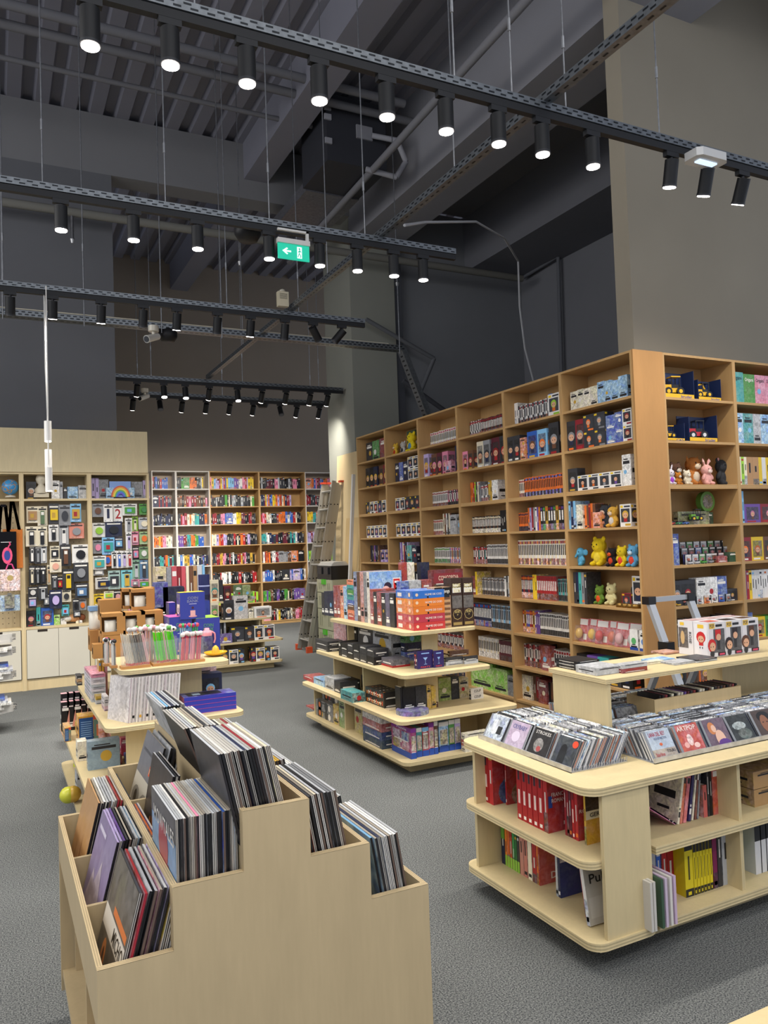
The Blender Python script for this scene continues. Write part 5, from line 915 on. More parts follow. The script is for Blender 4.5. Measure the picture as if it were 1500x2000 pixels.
# lower edge accessories
def jug(m, c): pass
e = empty('lemon_squeezer', at_z(*k2(K5, 1048, 655), T4), 'yellow ribbed citrus squeezer dish at the near right corner', 'squeezer'); m = MB()
m.lathe([(0, .004), (.035, .004), (.06, .012), (.072, .024), (.07, .026), (.05, .016), (.03, .012)], (0, 0, 0), C('e0a820'), 24); m.build('dish', 'plas', e); m = MB(); m.lathe([(.026, .01), (.024, .03), (.018, .052), (.006, .064), (0, .066)], (0, 0, 0), C('e8b030'), 14); m.build('reamer', 'plas', e)
e = empty('drinking_bottle', at_z(*k2(K5, 1002, 640), T4)+Vector((0, .03, 0)), 'navy patterned drinking bottle with pink lid and strap', 'bottle'); m = MB(); m.lathe([(0, 0), (.034, 0), (.036, .01), (.036, .1), (.03, .115)], (0, 0, 0), C('33337a', .2), 20); m.build('bottle_body', 'prt', e)
m = MB(); m.lathe([(.033, .11), (.034, .125), (.03, .14), (.016, .145), (.016, .158), (0, .16)], (0, 0, 0), C('e89aa8'), 18); m.build('lid', 'plas', e); m = MB(); m.tube([(.03, 0, .135), (.05, 0, .12), (.052, 0, .085), (.044, 0, .06)], .006, C('e89aa8'), 6); m.build('strap', 'plas', e)
def coin(w, h, d, c, o):
    m = mk_art(w, h, d, '343f9c', alpha=.95); dim = (w, d, h); m.dq(dim, 'f', 0, 0, 1, 1, C('343f9c'), .0011); m.dq(dim, 't', 0, 0, 1, 1, C(o[0]), .0011); k = C(o[1])
    m.dt(dim, 'f', 'COIN', .3, .74, .72, .84, k, 0, .003); m.dt(dim, 'f', 'BANK', .28, .62, .74, .72, k, 0, .003); m.dq(dim, 'f', .36, .555, .66, .57, C('e0e0f0'), .002)
    m.dd(dim, 'f', .5, .1, .17, C('e0a0a8'), .002, .035); m.dq(dim, 'f', .4, .12, .6, .32, C('e8b0b0'), .0024); m.dd(dim, 'f', .5, .42, .05, C('4a2030'), .0024)
    for q in (.25, .7): m.dd(dim, 'l', q, .35, .14, C('e8dcd0'), .002, .14); m.dq(dim, 'l', .1, .05, .2, .2, C('efe8e0'), .002)
    return m
pr = at_z(431, 1272, T4); ys_ = pr.y
stand(KB, ys_, T4, [(425, 655, 535, coin, 'blue', ('9fd04a', '5a9a6a'), 'big coin bank box', .22)], q4, 'coin banks')
xa_ = Xof(300+165/5, ys_+.02, T4); m = coin(pr.x-xa_-.175, Zof(1100+535/5, xa_, ys_)-T4, .2, 'blue', ('e86ab0', '5a9a6a')); o = m.build('coin_bank_box', 'prt', None, FY(xa_, ys_+.03, T4)); tag(o, 'blue coin bank box with pink top, lower left of the group', 'box')
zb = Zof(1100+552/5, Xof(300+295/5, ys_-.0, T4+.2), ys_)
boxc(KB, zb, 262, 552, 228, 505, 290, 'blue', 'coin bank box with yellow top, topmost of the group', fn=coin, opt=('e0d040', '8a8fb0'), name='coin_bank_box', cat='box')
stand(KB, 5.25, T4, [(160, 225, 385, coin, 'blue', ('d0a0d8', '3438a0'), 'coin bank box', .1), (508, 560, 365, coin, 'navy', ('1f2050', '3438a0'), 'coin bank box', .1)], 'behind the big coin banks', 'coin banks')
stand(KB, 5.75, T4, [(25, 155, 188, 'g', '3a4aa0'), (105, 310, 230, 'g', 'navy'), (45, 150, 430, 'g', 'charcoal', None, 'game box', .1)], f'tall blue boxes at rear, {q4}', 'boxes', dep=.1)
stand(KB, 6.0, T4, [(35, 140, 35, 'g', 'c9b48a'), (142, 190, 40, 'g', 'grey'), (192, 245, 30, 'n', 'c0505a'), (247, 285, 30, 'n', 'crimson'), (287, 330, 30, 'n', 'c0505a'), (333, 362, 28, 'n', 'cream'), (364, 400, 28, 'n', 'brown'), (402, 440, 26, 'n', 'tan'), (442, 490, 22, 'n', 'silver'), (492, 518, 20, 'n', 'sky')], f'patterned row at rear, {q4}', 'notebooks', dep=.12)
p = at_Y(300+490/5, 1100+110/5, 5.6); m = MB(); hz = p.z-T4; m.cyl((0, 0, 0), (0, 0, hz), .04, .04, C('22285a'), 20); m.cyl((0, 0, hz*.82), (0, 0, hz*.84), .0405, .0405, C('a8b0d8'), 20); m.cyl((0, 0, hz*.55), (0, 0, hz*.7), .0405, .0405, C('15183a'), 20); o = m.build('flask', 'plas'); o.location = (p.x, 5.6, T4); tag(o, 'tall navy flask standing behind the coin bank boxes', 'flask')
# third tier: wrapped white planners, stacks, blue boxes
P0 = at_z(*k2(K5, 490, 1085), T3); P1x = Xof(100+815/3.261, P0.y, T3); n = 15; hN = Zof(1080+800/3.261, P0.x, P0.y)-T3; tw = (P1x-P0.x)/n
for i in range(n):
    m = MB(); w = tw*.8; dim = (w, .21, hN); cc = ('d8d2d0', 'cfc8c8', 'dedad6')[i % 3]; m.box(0, 0, 0, w, .21, hN, [C(cc)]*4+[C('d4ccc8', .6)]*2); m.dq(dim, 'l', .55, .3, .85, .8, C('c4bcb8', .7), .001)
    m.dq(dim, 'f', 0, 0, .14, 1, C(('7a4068', '24222a', '24222a', 'a89a94', '3a3438')[i % 5]), .001)
    if i % 4 in (1, 3): m.dq(dim, 'f', 0, .1, 1, .16, C(('17171b', 'd0a040')[i % 8 == 3]), .001)
    o = m.build('planner', 'prt', None, FY(P0.x+i*tw, P0.y, T3) @ Matrix.Rotation(math.radians(24), 4, 'Z') @ Matrix.Rotation(math.radians(6), 4, 'Y')); tag(o, f'wrapped white planner, {od(i+1)} from left in the slanting row, left unit', 'planner', 'white planners on the third tier')
def bluebox(w, h, d, c, o): m = mk_art(w, h, d, '3a3fae', alpha=.95); dim = (w, d, h); m.dq(dim, 'f', 0, 0, 1, 1, C('3138a4'), .001); m.dq(dim, 'f', 0, .02, 1, .1, C('c0508a'), .0015); m.dq(dim, 'l', 0, 0, 1, 1, C('e08ab0'), .001); m.dq(dim, 't', .1, .2, .75, .85, C('22223a', .4), .001); m.dq(dim, 't', .2, .3, .35, .7, C('9ab0c8'), .0015); return m
boxc(K10, T3, 1028, 385, 985, 1428, 250, 'blue blue blue blue', 'flat toy box with pink rim, right pile on third tier', fn=bluebox, n=4, name='toy_box', cat='toy box')
stand(K10, 4.86, T3, [(1003, 1135, 100, 'g', '20284a', 'SPACE'), (1140, 1322, 62, 'w', 'navy', 'sky')], 'dark boxes behind the blue pile, left unit', 'space boxes', dep=.09)
stand(K10, 5.1, T3, [(1010, 1110, 20, 'g', 'maroon'), (1112, 1280, 10, 'g', 'cfa8b0')], 'rear boxes of third tier, left unit', 'boxes', dep=.1)
boxc(K10, T3, 312, 285, 258, 432, 70, 'silver d8d0d8 silver d8d0d8 silver e0d8dc d8d0d8 pink', 'notebook, stack at the left of third tier', n=8, name='notebook', cat='notebook', fn=lambda w, h, d, c, o: mk_art(w*.92, h, d, c, alpha=.8))
boxc(K10, T3, 345, 300, 318, 400, 235, 'silver gold', 'small notebook in the short near stack', n=2, name='notebook', cat='notebook'); boxc(K10, T3, 200, 155, 186, 240, 80, 'charcoal tan charcoal', 'tiny notebook at far left corner of third tier', n=3, name='notebook', cat='notebook')
boxc(K10, T3, 410, 352, 388, 445, 240, 'd0a8b8 d0c8cc d8d4d4', 'small pink speckled pad by the planners', n=3, name='notepad', cat='notepad')
stand(K10, 5.4, T3, [(372, 392, -40, 'b', 'gold'), (395, 415, -40, 'b', 'gold'), (418, 440, -30, 'b', 'e0a0a8')], 'upright rear books, third tier of left unit', 'books', dep=.1)
# second tier
stand(K10, None, T2, [(82, 128, 325, 'g', 'black'), (130, 170, 328, 'g', 'black'), (172, 208, 322, 'g', 'black'), (210, 246, 318, 'g', 'charcoal'), (248, 284, 318, 'g', 'black'), (286, 320, 320, 'g', 'black'), (322, 362, 320, 'g', 'charcoal')], 'black and pink boxes, second tier of left unit', 'black boxes', dep=.06, X=.52) if 0 else None
for i in range(12):
    px = 80+(i % 6)*48; y = 5.95-(.0 if i < 6 else -.14); x = Xof(100+px/3.947, y, T2); h = .2 if i < 6 else .235; m = mk_art(.055, h, .06, '1c1a1e', alpha=.9); dim = (.055, .06, h); m.dq(dim, 't', 0, 0, 1, 1, C('dca8b0'), .001)
    m.add([(.03, -.0012, .03), (.054, -.0012, .02), (.054, -.0012, h*.75)], [(0, 1, 2)], C('e09a88')); m.dq(dim, 'f', .2, .82, .7, .86, C('e8d8d8'), .0012)
    tag(m.build('bottle_box', 'prt', None, FY(x, y, T2)), f'black and pink box, {od(i % 6+1)} from left in {"front" if i < 6 else "rear"} row, second tier', 'box', 'black boxes on left unit')
def yb(w, h, d, c, o): m = mk_art(w, h, d, 'e0a020', alpha=.9); dim = (w, d, h); m.dq(dim, 'f', .03, .04, .62, .93, C('22508a'), .001); m.dq(dim, 'f', .62, .84, 1, 1, C('d8503a'), .0012); m.dq(dim, 'f', .64, .04, .98, .82, C('6a8a7a'), .0012); [m.dq(dim, 'f', .1, .2+k*.08, .55, .23+k*.08, C('8ab0d8'), .0015) for k in range(8)]; m.dd(dim, 'f', .8, .6, .05, C('e07a50'), .0018); m.dq(dim, 'f', .76, .2, .84, .55, C('e07a50'), .0018); return m
boxc(K10, T2, 212, 600, 196, 395, 395, 'gold', 'yellow and blue game box standing at second tier front', fn=yb); stackX(K10, .50, T2, 152, 200, 455, 'gold gold gold gold gold', .09, 'small yellow box in left edge pile')
boxc(K10, T2, 105, 590, 88, 155, 480, 'gold', 'little yellow and blue box at the left edge of second tier', fn=yb)
for i, px in enumerate((405, 462, 515, 560)):
    p = at_Y(100+px/3.947, 1300+420/3.947, 5.42); m = MB(); h = p.z-T2; m.cyl((0, 0, 0), (0, 0, h), .035, .035, C('c05a30', .3), 16); m.cyl((0, 0, h*.68), (0, 0, h*.9), .0353, .0353, C('d9c0a8'), 16); o = m.build('canister', 'prt'); o.location = (p.x, 5.42, T2); tag(o, f'orange canister, {od(i+1)} from left behind the yellow box', 'canister')
boxc(K10, T2, 285, 812, 275, 532, 590, '8aa0ac', 'grey-blue flat case standing at the front of left unit', name='game_box', alpha=.8); boxc(K10, T2, 205, 740, 192, 280, 590, 'cream', 'cream framed box with red window at left edge')
boxc(K10, T2, 540, 700, 530, 600, 560, 'b8305a', 'magenta craft box right of the grey case'); boxc(K10, T2, 600, 690, 590, 720, 600, 'c0a840', 'craft box with yellow bundle, right of magenta box'); boxc(K10, T2, 575, 760, 560, 690, 690, 'blue', 'flat blue glitter box below the magenta craft box')
boxc(K10, T2, 365, 785, 345, 548, 715, 'c9405a', 'flat red rimmed craft pack lying before grey case'); boxc(K10, T2, 470, 700, 460, 535, 620, 'crimson', 'small crimson box behind the red pack')
# lowest tier
stand(K10, None, T1, [(68, 92, 640, 'g', 'orange')], 'left end of lowest tier, left unit', 'toys', dep=.06, X=.50)
p = at_z(*k2(K10, 150, 830), T1); m = MB(); m.tube([(0, 0, 0), (.01, 0, .12), (-.005, 0, .24)], .03, C('c0c82a'), 10); o = m.build('toy_cucumber', 'plas'); o.location = (p.x+.05, p.y+.05, T1+.03); tag(o, 'long yellow-green toy standing on lowest tier of left unit', 'toy')
for i, (px, py, c, r) in enumerate(((125, 790, 'c8c840', .05), (160, 860, '2a50a0', .04), (165, 915, 'c8a040', .05), (130, 850, '5a90c0', .035))):
    p = at_Y(100+px/3.947, 1300+py/3.947, 5.2); m = MB(); m.sph((0, 0, 0), r, C(c), 12, 8); o = m.build('toy_ball', 'plas'); o.location = (p.x, 5.2, T1+r); tag(o, f'{["pale yellow", "dark blue", "ochre", "light blue"][i]} toy ball on the lowest tier of left unit', 'toy ball')
boxc(K10, T1, 200, 1000, 185, 260, 830, 'silver', 'clear bagged toy at the front of lowest tier', name='toy_pack', cat='toy')
boxc(K5, T2, 1012, 1095, 1005, 1080, 1035, 'e0a0a8', 'pink cup seen below the third tier at right', name='cup', cat='cup')
boxc(K5, T2, 1130, 1175, 1105, 1200, 1130, 'charcoal', 'flat dark box at the right end of lowest tier', name='game_box'); boxc(K5, T2, 1190, 1225, 1170, 1260, 1180, 'teal', 'flat teal box at right end of lowest tier', name='game_box')
# ---- back unit
stand(KB, 10.1, .925, [(560, 640, 165, 'w', 'cream', 'teal'), (642, 682, 165, 'g', 'charcoal'), (690, 760, 225, 'w', 'maroon', 'brown'), (800, 865, 215, 'g', '5a7a4a'), (870, 950, 215, 'g', '9aa868'), (955, 990, 325, 'g', 'silver')], 'top of the unit before far bookcase', 'goods', dep=.1)
stand(KB, 10.04, T3, [(560, 640, 380, 'w', 'cream', 'green'), (688, 788, 362, 'w', 'charcoal', 'white'), (790, 925, 318, 'g', 'cfcac8'), (930, 978, 445, 'g', 'cream'), (985, 1155, 425, 'w', 'white', 'brown')], 'third tier before far bookcase', 'goods', dep=.14)
boxc(KB, T3, 640, 540, 625, 840, 478, 'white charcoal silver', 'large book lying flat on third tier before far bookcase', n=3, name='book', cat='book')
stand(KB, 10.04, T2, [(655, 672, 570, 'b', 'charcoal'), (674, 690, 570, 'b', 'black'), (692, 710, 570, 'b', 'silver'), (755, 890, 625, 'p', 'charcoal', 'grey'), (892, 985, 618, 'p', 'charcoal', 'brown'), (987, 1075, 608, 'p', 'white', 'black'), (1077, 1185, 600, 'p', 'white', 'red')], 'second tier before far bookcase', 'goods', dep=.14)
stand(KB, 10.0, T2, [(658, 770, 688, 'g', '6a50a0')], 'front edge of second tier before far bookcase', 'goods', dep=.05)
stand(KB, 10.04, T1, [(660, 738, 850, 'p', 'charcoal', 'gold'), (740, 830, 845, 'p', 'white', 'grey'), (832, 890, 840, 'p', 'charcoal', 'sky'), (955, 1000, 825, 'p', 'charcoal', 'red'), (1003, 1090, 825, 'p', 'white', 'gold'), (1092, 1142, 820, 'p', 'charcoal', 'sky'), (1146, 1230, 815, 'p', 'white', 'charcoal')], 'lowest tier before far bookcase', 'goods', dep=.14)
stand(KB, 10.3, T3-.001, [(1015, 1100, 520, 'p', 'white', 'crimson')], 'rear right of third tier before far bookcase', 'goods', dep=.1) if 0 else None
STUFF = {'comic': ('comic_volumes', 'remaining smallest comic volumes filling the farther tall bookcase shelves', 'books'), 'book': ('paperback_books', 'remaining thin paperbacks filling the far wall and tall bookcase shelves', 'books'),
         'tall_box': ('boxed_figures', 'remaining boxed goods on the tall bookcase shelves', 'boxes'), 'far_box': ('boxes', 'remaining boxes on far bookcase shelves', 'boxes'),
         'cd': ('compact_discs', 'remaining rows of jewel-cased compact discs filling the table racks', 'compact discs'), 'lp': ('records', 'remaining records in the rear bins', 'records')}
# ================================================================== RECORDS IN THE BIN
LV = ['left low', 'left middle', 'topmost', 'right middle', 'right low']; CP = ['near', 'centre', 'far']
LC = 'black charcoal white cream grey navy brown silver maroon tan sky red'.split()
def lp(c, t, first=None, edge=None):
    c = 'a3927a' if c == 'tan' and first is None else c
    m = MB(); cc = cj(c, .15); s = .312; e = C(edge) if edge else C(rng.choice(('1b1a1c', 'e4e0d8', '141416', 'c8c0b4', '232022', 'b9b5ad', '5a4a42'))); tp = cj(rng.choice((c, 'silver', 'b9b5ae', c, 'a39a8c')), .2)
    a = (cc[0], cc[1], cc[2], .25); dim = (t, s, s); m.box(0, 0, 0, t, s, s, [cc, tp, e, cc, a, a]); m.dq(dim, 'f', .35, 0, .65, 1, C('0e0e10') if lum(e) > .3 else mulc(e, 1.6), .0004)
    if first: first(m, dim)
    return m
def cover_red(m, d):
    m.dq(d, 'l', 0, 0, 1, 1, C('6b6253', .4), .001); m.dq(d, 'l', .02, .42, .98, .58, C('ddd4c4'), .0014); m.dt(d, 'l', 'MICHO', .5, .44, .96, .55, C('26231f'), 0, .002)
    m.dq(d, 'l', .35, .60, .95, .66, C('d9793f'), .0014); m.dd(d, 'l', .3, .25, .09, C('d98a4e'), .0014, .14); m.dd(d, 'l', .75, .18, .06, C('d98a4e'), .0014, .14); m.dd(d, 'l', .3, .25, .03, C('6b4a35'), .002, .08)
def cover_purple(m, d):
    m.dq(d, 'l', 0, 0, 1, 1, C('8f7fa6', .8), .001); O = [(.05, .1), (.3, .55), (.42, .45), (.6, .7), (.8, .4), (.98, .1)]
    m.add([(-.0016, d[1]*(1-u), d[2]*v) for u, v in O], [tuple(range(6))], C('b9a6b4', .6)); m.add([(-.002, d[1]*(1-u), d[2]*v) for u, v in ((.4, .0), (.5, .3), (.95, 0))], [(0, 1, 2)], C('c9a08e')); m.dq(d, 'l', .1, .86, .5, .9, C('d8cfe0'), .0016)
def cover_tan(m, d): m.dq(d, 'l', 0, 0, 1, 1, C('c0915a', .9), .001); [m.add([(-.0016, d[1]*(1-u), 0), (-.0016, d[1]*(1-u-.05), 0), (-.0016, d[1]*(1-u-.03), d[2]*h)], [(0, 1, 2)], C('9a6234')) for u, h in ((.1, .3), (.25, .5), (.4, .35), (.55, .6), (.75, .4))]
def cover_balloon(m, d):
    m.dq(d, 'l', 0, 0, 1, 1, C('6a93b8', .7), .001); m.dq(d, 'l', 0, 0, 1, .35, C('a8c0c4', .6), .0012); m.dq(d, 'l', 0, .8, 1, 1, C('5a5a5a', .5), .0012); m.dd(d, 'l', .5, .66, .2, C('a0484e'), .0016, .19); m.dd(d, 'l', .68, .48, .07, C('8f3a42'), .0018, .07)
    m.dt(d, 'l', 'MOWTALES', .12, .76, .95, .89, C('d8d4cc'), 0, .0022); m.dq(d, 'l', .42, .3, .6, .36, C('e8e8e0'), .0018)
def cover_flame(m, d): m.dq(d, 'l', 0, 0, 1, 1, C('3a302c', .5), .001); [m.dd(d, 'l', .2+k*.13, .2+.1*(k % 3), .06, C('d9803a'), .0015+.0001*k, .16) for k in range(5)]
def cover_eyes(m, d):
    m.dq(d, 'l', 0, 0, 1, 1, C('77777c', .8), .001); m.dq(d, 'l', .02, .08, .98, .55, C('c9c2b2'), .0014)
    for u in (.28, .72): m.dd(d, 'l', u, .32, .19, C('8a857c'), .0018, .11); m.dd(d, 'l', u, .32, .07, C('2a2826'), .0022)
    m.dq(d, 'l', .62, .62, .92, .72, C('d9562f'), .0016); m.dt(d, 'l', 'IT IS', .65, .64, .89, .70, C('f0d8b0'), 0, .0022); m.dq(d, 'l', .1, .8, .7, .83, C('55555a'), .0016)
def cover_queen(m, d): m.dq(d, 'l', 0, 0, 1, 1, C('5e5f63', .8), .001); m.dt(d, 'l', 'QUEEN', .2, .3, .9, .55, C('e6e3dc'), 0, .002); m.dq(d, 'l', .2, .8, .8, .9, C('3c3c40', .2), .0014); m.dd(d, 'l', .3, .15, .05, C('c04a4a'), .0016)
# (level, compartment): count, thickness, pitch, offset from left wall, lean deg, colours, first cover
BIN = {(0, 0): (10, .0065, .0115, .006, 15, 'charcoal red silver charcoal pink grey lavender gold tan white', cover_red), (0, 1): (13, .0055, .0085, .006, 15, 'lavender purple charcoal black silver sky charcoal grey orange purple', cover_purple),
       (0, 2): (12, .005, .0085, .006, 14, 'tan white silver white red white charcoal', cover_tan), (1, 0): (24, .0052, .0063, .003, 0, 'charcoal white black cream pink navy silver white brown blue charcoal gold sky', cover_balloon),
       (1, 1): (3, .005, .008, .02, 10, 'brown charcoal black', cover_flame), (1, 2): (6, .0055, .020, .03, 17, 'silver charcoal grey purple cream', cover_eyes),
       (2, 0): (17, .006, .0082, .008, -12, 'charcoal white black tan navy black crimson white cream brown', None), (2, 1): (11, .0055, .009, .012, -20, 'black charcoal cream charcoal silver white', None), (2, 2): (9, .0055, .009, .012, -22, 'silver sky navy teal charcoal white', None),
       (3, 0): (11, .006, .0095, .008, -10, 'orange charcoal cream black silver grey tan', None), (3, 1): (10, .0055, .009, .01, -12, 'silver white gold crimson', None), (3, 2): (9, .0055, .009, .01, -12, 'charcoal cream crimson', None),
       (4, 0): (9, .006, .0095, .008, -9, 'sky navy silver charcoal white grey', None), (4, 1): (8, .0055, .009, .01, -10, 'sky white silver', None), (4, 2): (6, .0055, .009, .01, -10, 'grey white', None)}
for (i, j), (n, t, pit, off, lean, cols, fc) in BIN.items():
    cs = cols.split(); y = (1.918, 2.290, 2.660)[j]; wall = XS[i]+(.014 if i < 3 else 0); wi = XS[i+1]-wall-.014
    for k in range(n):
        x = wall+off+k*pit; z = ZS[i]-.168; L = lean
        if i >= 2: x = wall+wi-off-(n-1-k)*pit-t*1.0
        c = cs[k*len(cs)//n] if n > len(cs) else cs[k % len(cs)]; f_ = fc if k == 0 else (cover_queen if (i, j) == (1, 2) and k == 2 else None)
        if (i, j) == (1, 2) and k > 2: x = wall+off+.045+(k-2)*.009
        sh = abs(math.sin(math.radians(L)))*t; Mx = FY(x+(0 if L >= 0 else 0), y+rng.uniform(0, .014), z+sh) @ Matrix.Rotation(math.radians(L), 4, 'Y')
        put('lp', lp(c, t, f_, edge=('8c2430' if c == 'red' else None)), Mx, 'record', f'{c} record sleeve, {od(k+1)} from left in the {CP[j]} {LV[i]} bin compartment', 'record', f'records in the {CP[j]} {LV[i]} compartment', 'big', .3)
# ================================================================== COMPACT DISCS
def cd(c, art=None):
    m = MB(); cc = cj(c, .15); dim = (.142, .010, .125); g = C(rng.choice(('8a8d92', 'a4a7ac', '6d7076', 'b4b7bc'))); m.box(0, 0, 0, .142, .010, .125, [g, g, (cc[0], cc[1], cc[2], .0 if not art else 1), (cc[0], cc[1], cc[2], .2), g, g])
    m.dq(dim, 't', 0, .3, 1, .75, C(rng.choice(('2a2a2e', 'b8b8bc', 'c8c6c2', '4a4a50', 'a99888', '707078', '8a3038')))); m.dq(dim, 'f', 0, 0, .07, 1, C('85888e'))
    for f in 'lr': m.dq(dim, f, .3, .03, .7, .97, C(rng.choice(('2a2a2e', 'd8d8dc', 'e8e6e2', 'b0623a', '303a5a'))))
    if art: art(m, dim)
    return m
def a_txt(bgc, items, alpha=.5):
    def f(m, d):
        m.dq(d, 'f', .08, 0, 1, 1, C(bgc, alpha), .0009)
        for it in items:
            if it[0] == 't': m.dt(d, 'f', it[1], *it[2:6], C(it[6]), 0, .0022)
            elif it[0] == 'd': m.dd(d, 'f', it[1], it[2], it[3], C(it[4], it[6] if len(it) > 6 else 1), .0013+.0002*items.index(it), it[5])
            else: m.dq(d, 'f', *it[1:5], C(it[5], .5), .0013+.0001*items.index(it))
    return f
ARTS1 = [a_txt('9fb0cc', [('d', .45, .55, .2, 'd8dfe8', .3, .3), ('q', .6, .3, .85, .6, '2a2c30')], .2), a_txt('b7a3bd', [('t', 'CRYBABY', .2, .72, .9, .88, '6a6a9a'), ('d', .5, .45, .2, 'd0c4d8', .2)], .7),
         a_txt('2c2a2c', [('t', 'STROKES', .2, .8, .9, .92, 'c9c6c2'), ('d', .5, .42, .22, '8a8684', .25, .1), ('d', .55, .3, .1, 'a04a4a', .1)], .3), a_txt('39424c', [('d', .45, .55, .14, '14161a', .2), ('q', .3, .1, .6, .5, '1c2026'), ('d', .85, .82, .12, 'e0492c', .12)], .25)]
ARTS2 = [a_txt('a9b8c8', [('q', .08, 0, 1, .35, 'a89a8c'), ('t', 'LANA DEL REY', .15, .78, .8, .92, 'a03048'), ('t', 'HONEYMOON', .3, .66, .8, .74, '5a6a8a'), ('t', 'TOURS', .62, .2, .95, .3, '3a3a40'), ('t', 'Starline', .15, .12, .5, .24, 'b04048'), ('d', .5, .5, .06, 'c9603a', .05)], .7), a_txt('c03a34', [('t', 'ARTPOP', .12, .78, .9, .94, 'e8d8d0'), ('d', .5, .45, .12, 'e8b8b0', .2, .3), ('d', .3, .3, .1, 'e0a8a0', .1), ('d', .7, .25, .12, 'e8c0b8', .09)], .6),
         a_txt('6b5568', [('d', .38, .68, .16, 'c07a4a', .22), ('d', .45, .66, .1, 'd9b09a', .13), ('d', .6, .3, .2, 'd9b09a', .3), ('d', .68, .12, .26, '5a3580', .16)], .6), a_txt('30383a', [('d', .5, .6, .3, '9fb0b0', .15, .1), ('d', .6, .3, .3, '5a6a62', .2, .1)], .1), a_txt('4a3c38', [('d', .55, .75, .3, '1a1718', .2), ('d', .52, .5, .2, '8a5c44', .32), ('d', .44, .55, .04, '241a18', .02), ('d', .62, .55, .04, '241a18', .02)], .8)]
CC = 'grey silver white charcoal silver sky grey cream black silver'.split(); LEAN = Matrix.Rotation(math.radians(-30), 4, 'X')
def rack(G, cols, rows, pitch, arts, nm, where, w, d, leanM=LEAN, cw=.163, rp=.0135):
    e = empty('disc_rack', (0, 0, 0), nm, 'disc rack'); e.matrix_world = G(0, 0, ZT); m = MB(); g = C('c4c6ca')
    m.box(-.01, -.012, 0, w, -.006, .022, g); m.box(-.01, -.012, 0, w, d, .003, g)
    k = 0
    while k*.0135 < d: m.cyl((w, k*.0135, .003), (w, k*.0135+.004, .02), .0015, .0015, g, 5); k += 1
    m.build('wire_rack', 'steel', e)
    for c_ in range(cols):
        for r in range(rows):
            art = arts[c_] if (r == 0 and c_ < len(arts)) else None; c = rng.choice(CC); jx = rng.uniform(-.004, .004); jl = Matrix.Rotation(rng.uniform(-.06, .04), 4, 'X')
            Mx = G(.004+c_*cw+jx, r*rp, ZT+.006) @ leanM @ jl
            put('cd', cd(c, art), Mx, 'compact_disc', f'{c} disc case, {od(r+1)} row back in {od(c_+1)} column, {where}', 'compact disc', f'discs in the {where}', 'prt', .14*.125)
rack(GX(2.065, 3.15), 4, 20, .014, ARTS1, 'wire disc rack on the left end of the table', 'left rack', .655, .29)
rack(GY(2.425, 2.415), 12, 20, .014, ARTS2, 'wire disc rack along the front of table below the raised shelf', 'front rack', 1.97, .28)
rack(lambda u, s, z: FY(2.45+u, 2.80+s, z), 4, 22, .014, [], 'wire disc rack along the far side of the table', 'far rack', .66, .33, Matrix.Rotation(math.radians(-14), 4, 'X'))
# wooden crate of discs under the raised shelf
x0, x1, y0 = 2.745, 3.33, 2.715; zc_ = ZT+.10
e = empty('disc_crate', (x0, y0, zc_-.06), 'plywood crate of upright discs beneath the raised shelf', 'crate'); m = MB(); K_ = C('d2b98a')
for b in ((0, 0, 0, x1-x0, .01, .13), (0, .17, 0, x1-x0, .18, .13), (0, .01, 0, .01, .17, .13), (x1-x0-.01, .01, 0, x1-x0, .17, .13)): m.board(*b, K_)
m.box(.01, .01, 0, x1-x0-.01, .17, .01, K_); m.build('crate_panels', 'wood', e)
for k in range(26):
    c = rng.choice('black brown charcoal crimson maroon cream purple'.split()); m = mk_art(.011, .13, .14, c, alpha=.4); o = m.build('compact_disc', 'prt', None, FY(x0+.022+k*.0208, y0+.02, zc_-.045) @ Matrix.Rotation(math.radians(14), 4, 'Y')); tag(o, f'{c} disc case, {od(k+1)} from left in the wooden crate', 'compact disc', 'discs in the wooden crate')
# goods on the raised shelf
ZR = 1.001
boxc(K7, ZR, 600, 388, 500, 705, 345, 'black charcoal black', 'music book, flat pile at left end of raised shelf', n=3, name='book', cat='book'); boxc(K7, ZR+.0, 690, 412, 592, 808, 375, 'silver', 'grey boxed set before the left pile on raised shelf', name='box_set', cat='box set', alpha=.5)
boxc(K7, ZR, 812, 400, 770, 930, 360, 'crimson silver', 'disc case in low red pile on raised shelf', n=2, name='compact_disc', cat='compact disc')
boxc(K7, ZR, 870, 368, 838, 1010, 355, 'cream', 'flat cream magazine behind red pile', name='magazine', cat='magazine'); boxc(K7, ZR, 960, 352, 900, 1060, 340, 'sky', 'flat light blue magazine on raised shelf', name='magazine', cat='magazine'); boxc(K7, ZR, 1060, 362, 985, 1190, 352, 'silver', 'flat grey magazine nearest the boxed figures', name='magazine', cat='magazine')
boxc(K12, ZR, 665, 1168, 425, 905, 1130, 'silver charcoal', 'clear disc sleeve lying before the boxed figures', n=2, name='disc_sleeve', cat='disc case')
boxc(K12, ZR, 300, 1075, 130, 480, 1050, 'c98a70', 'flat pink magazine at rear of raised shelf', name='magazine', cat='magazine')
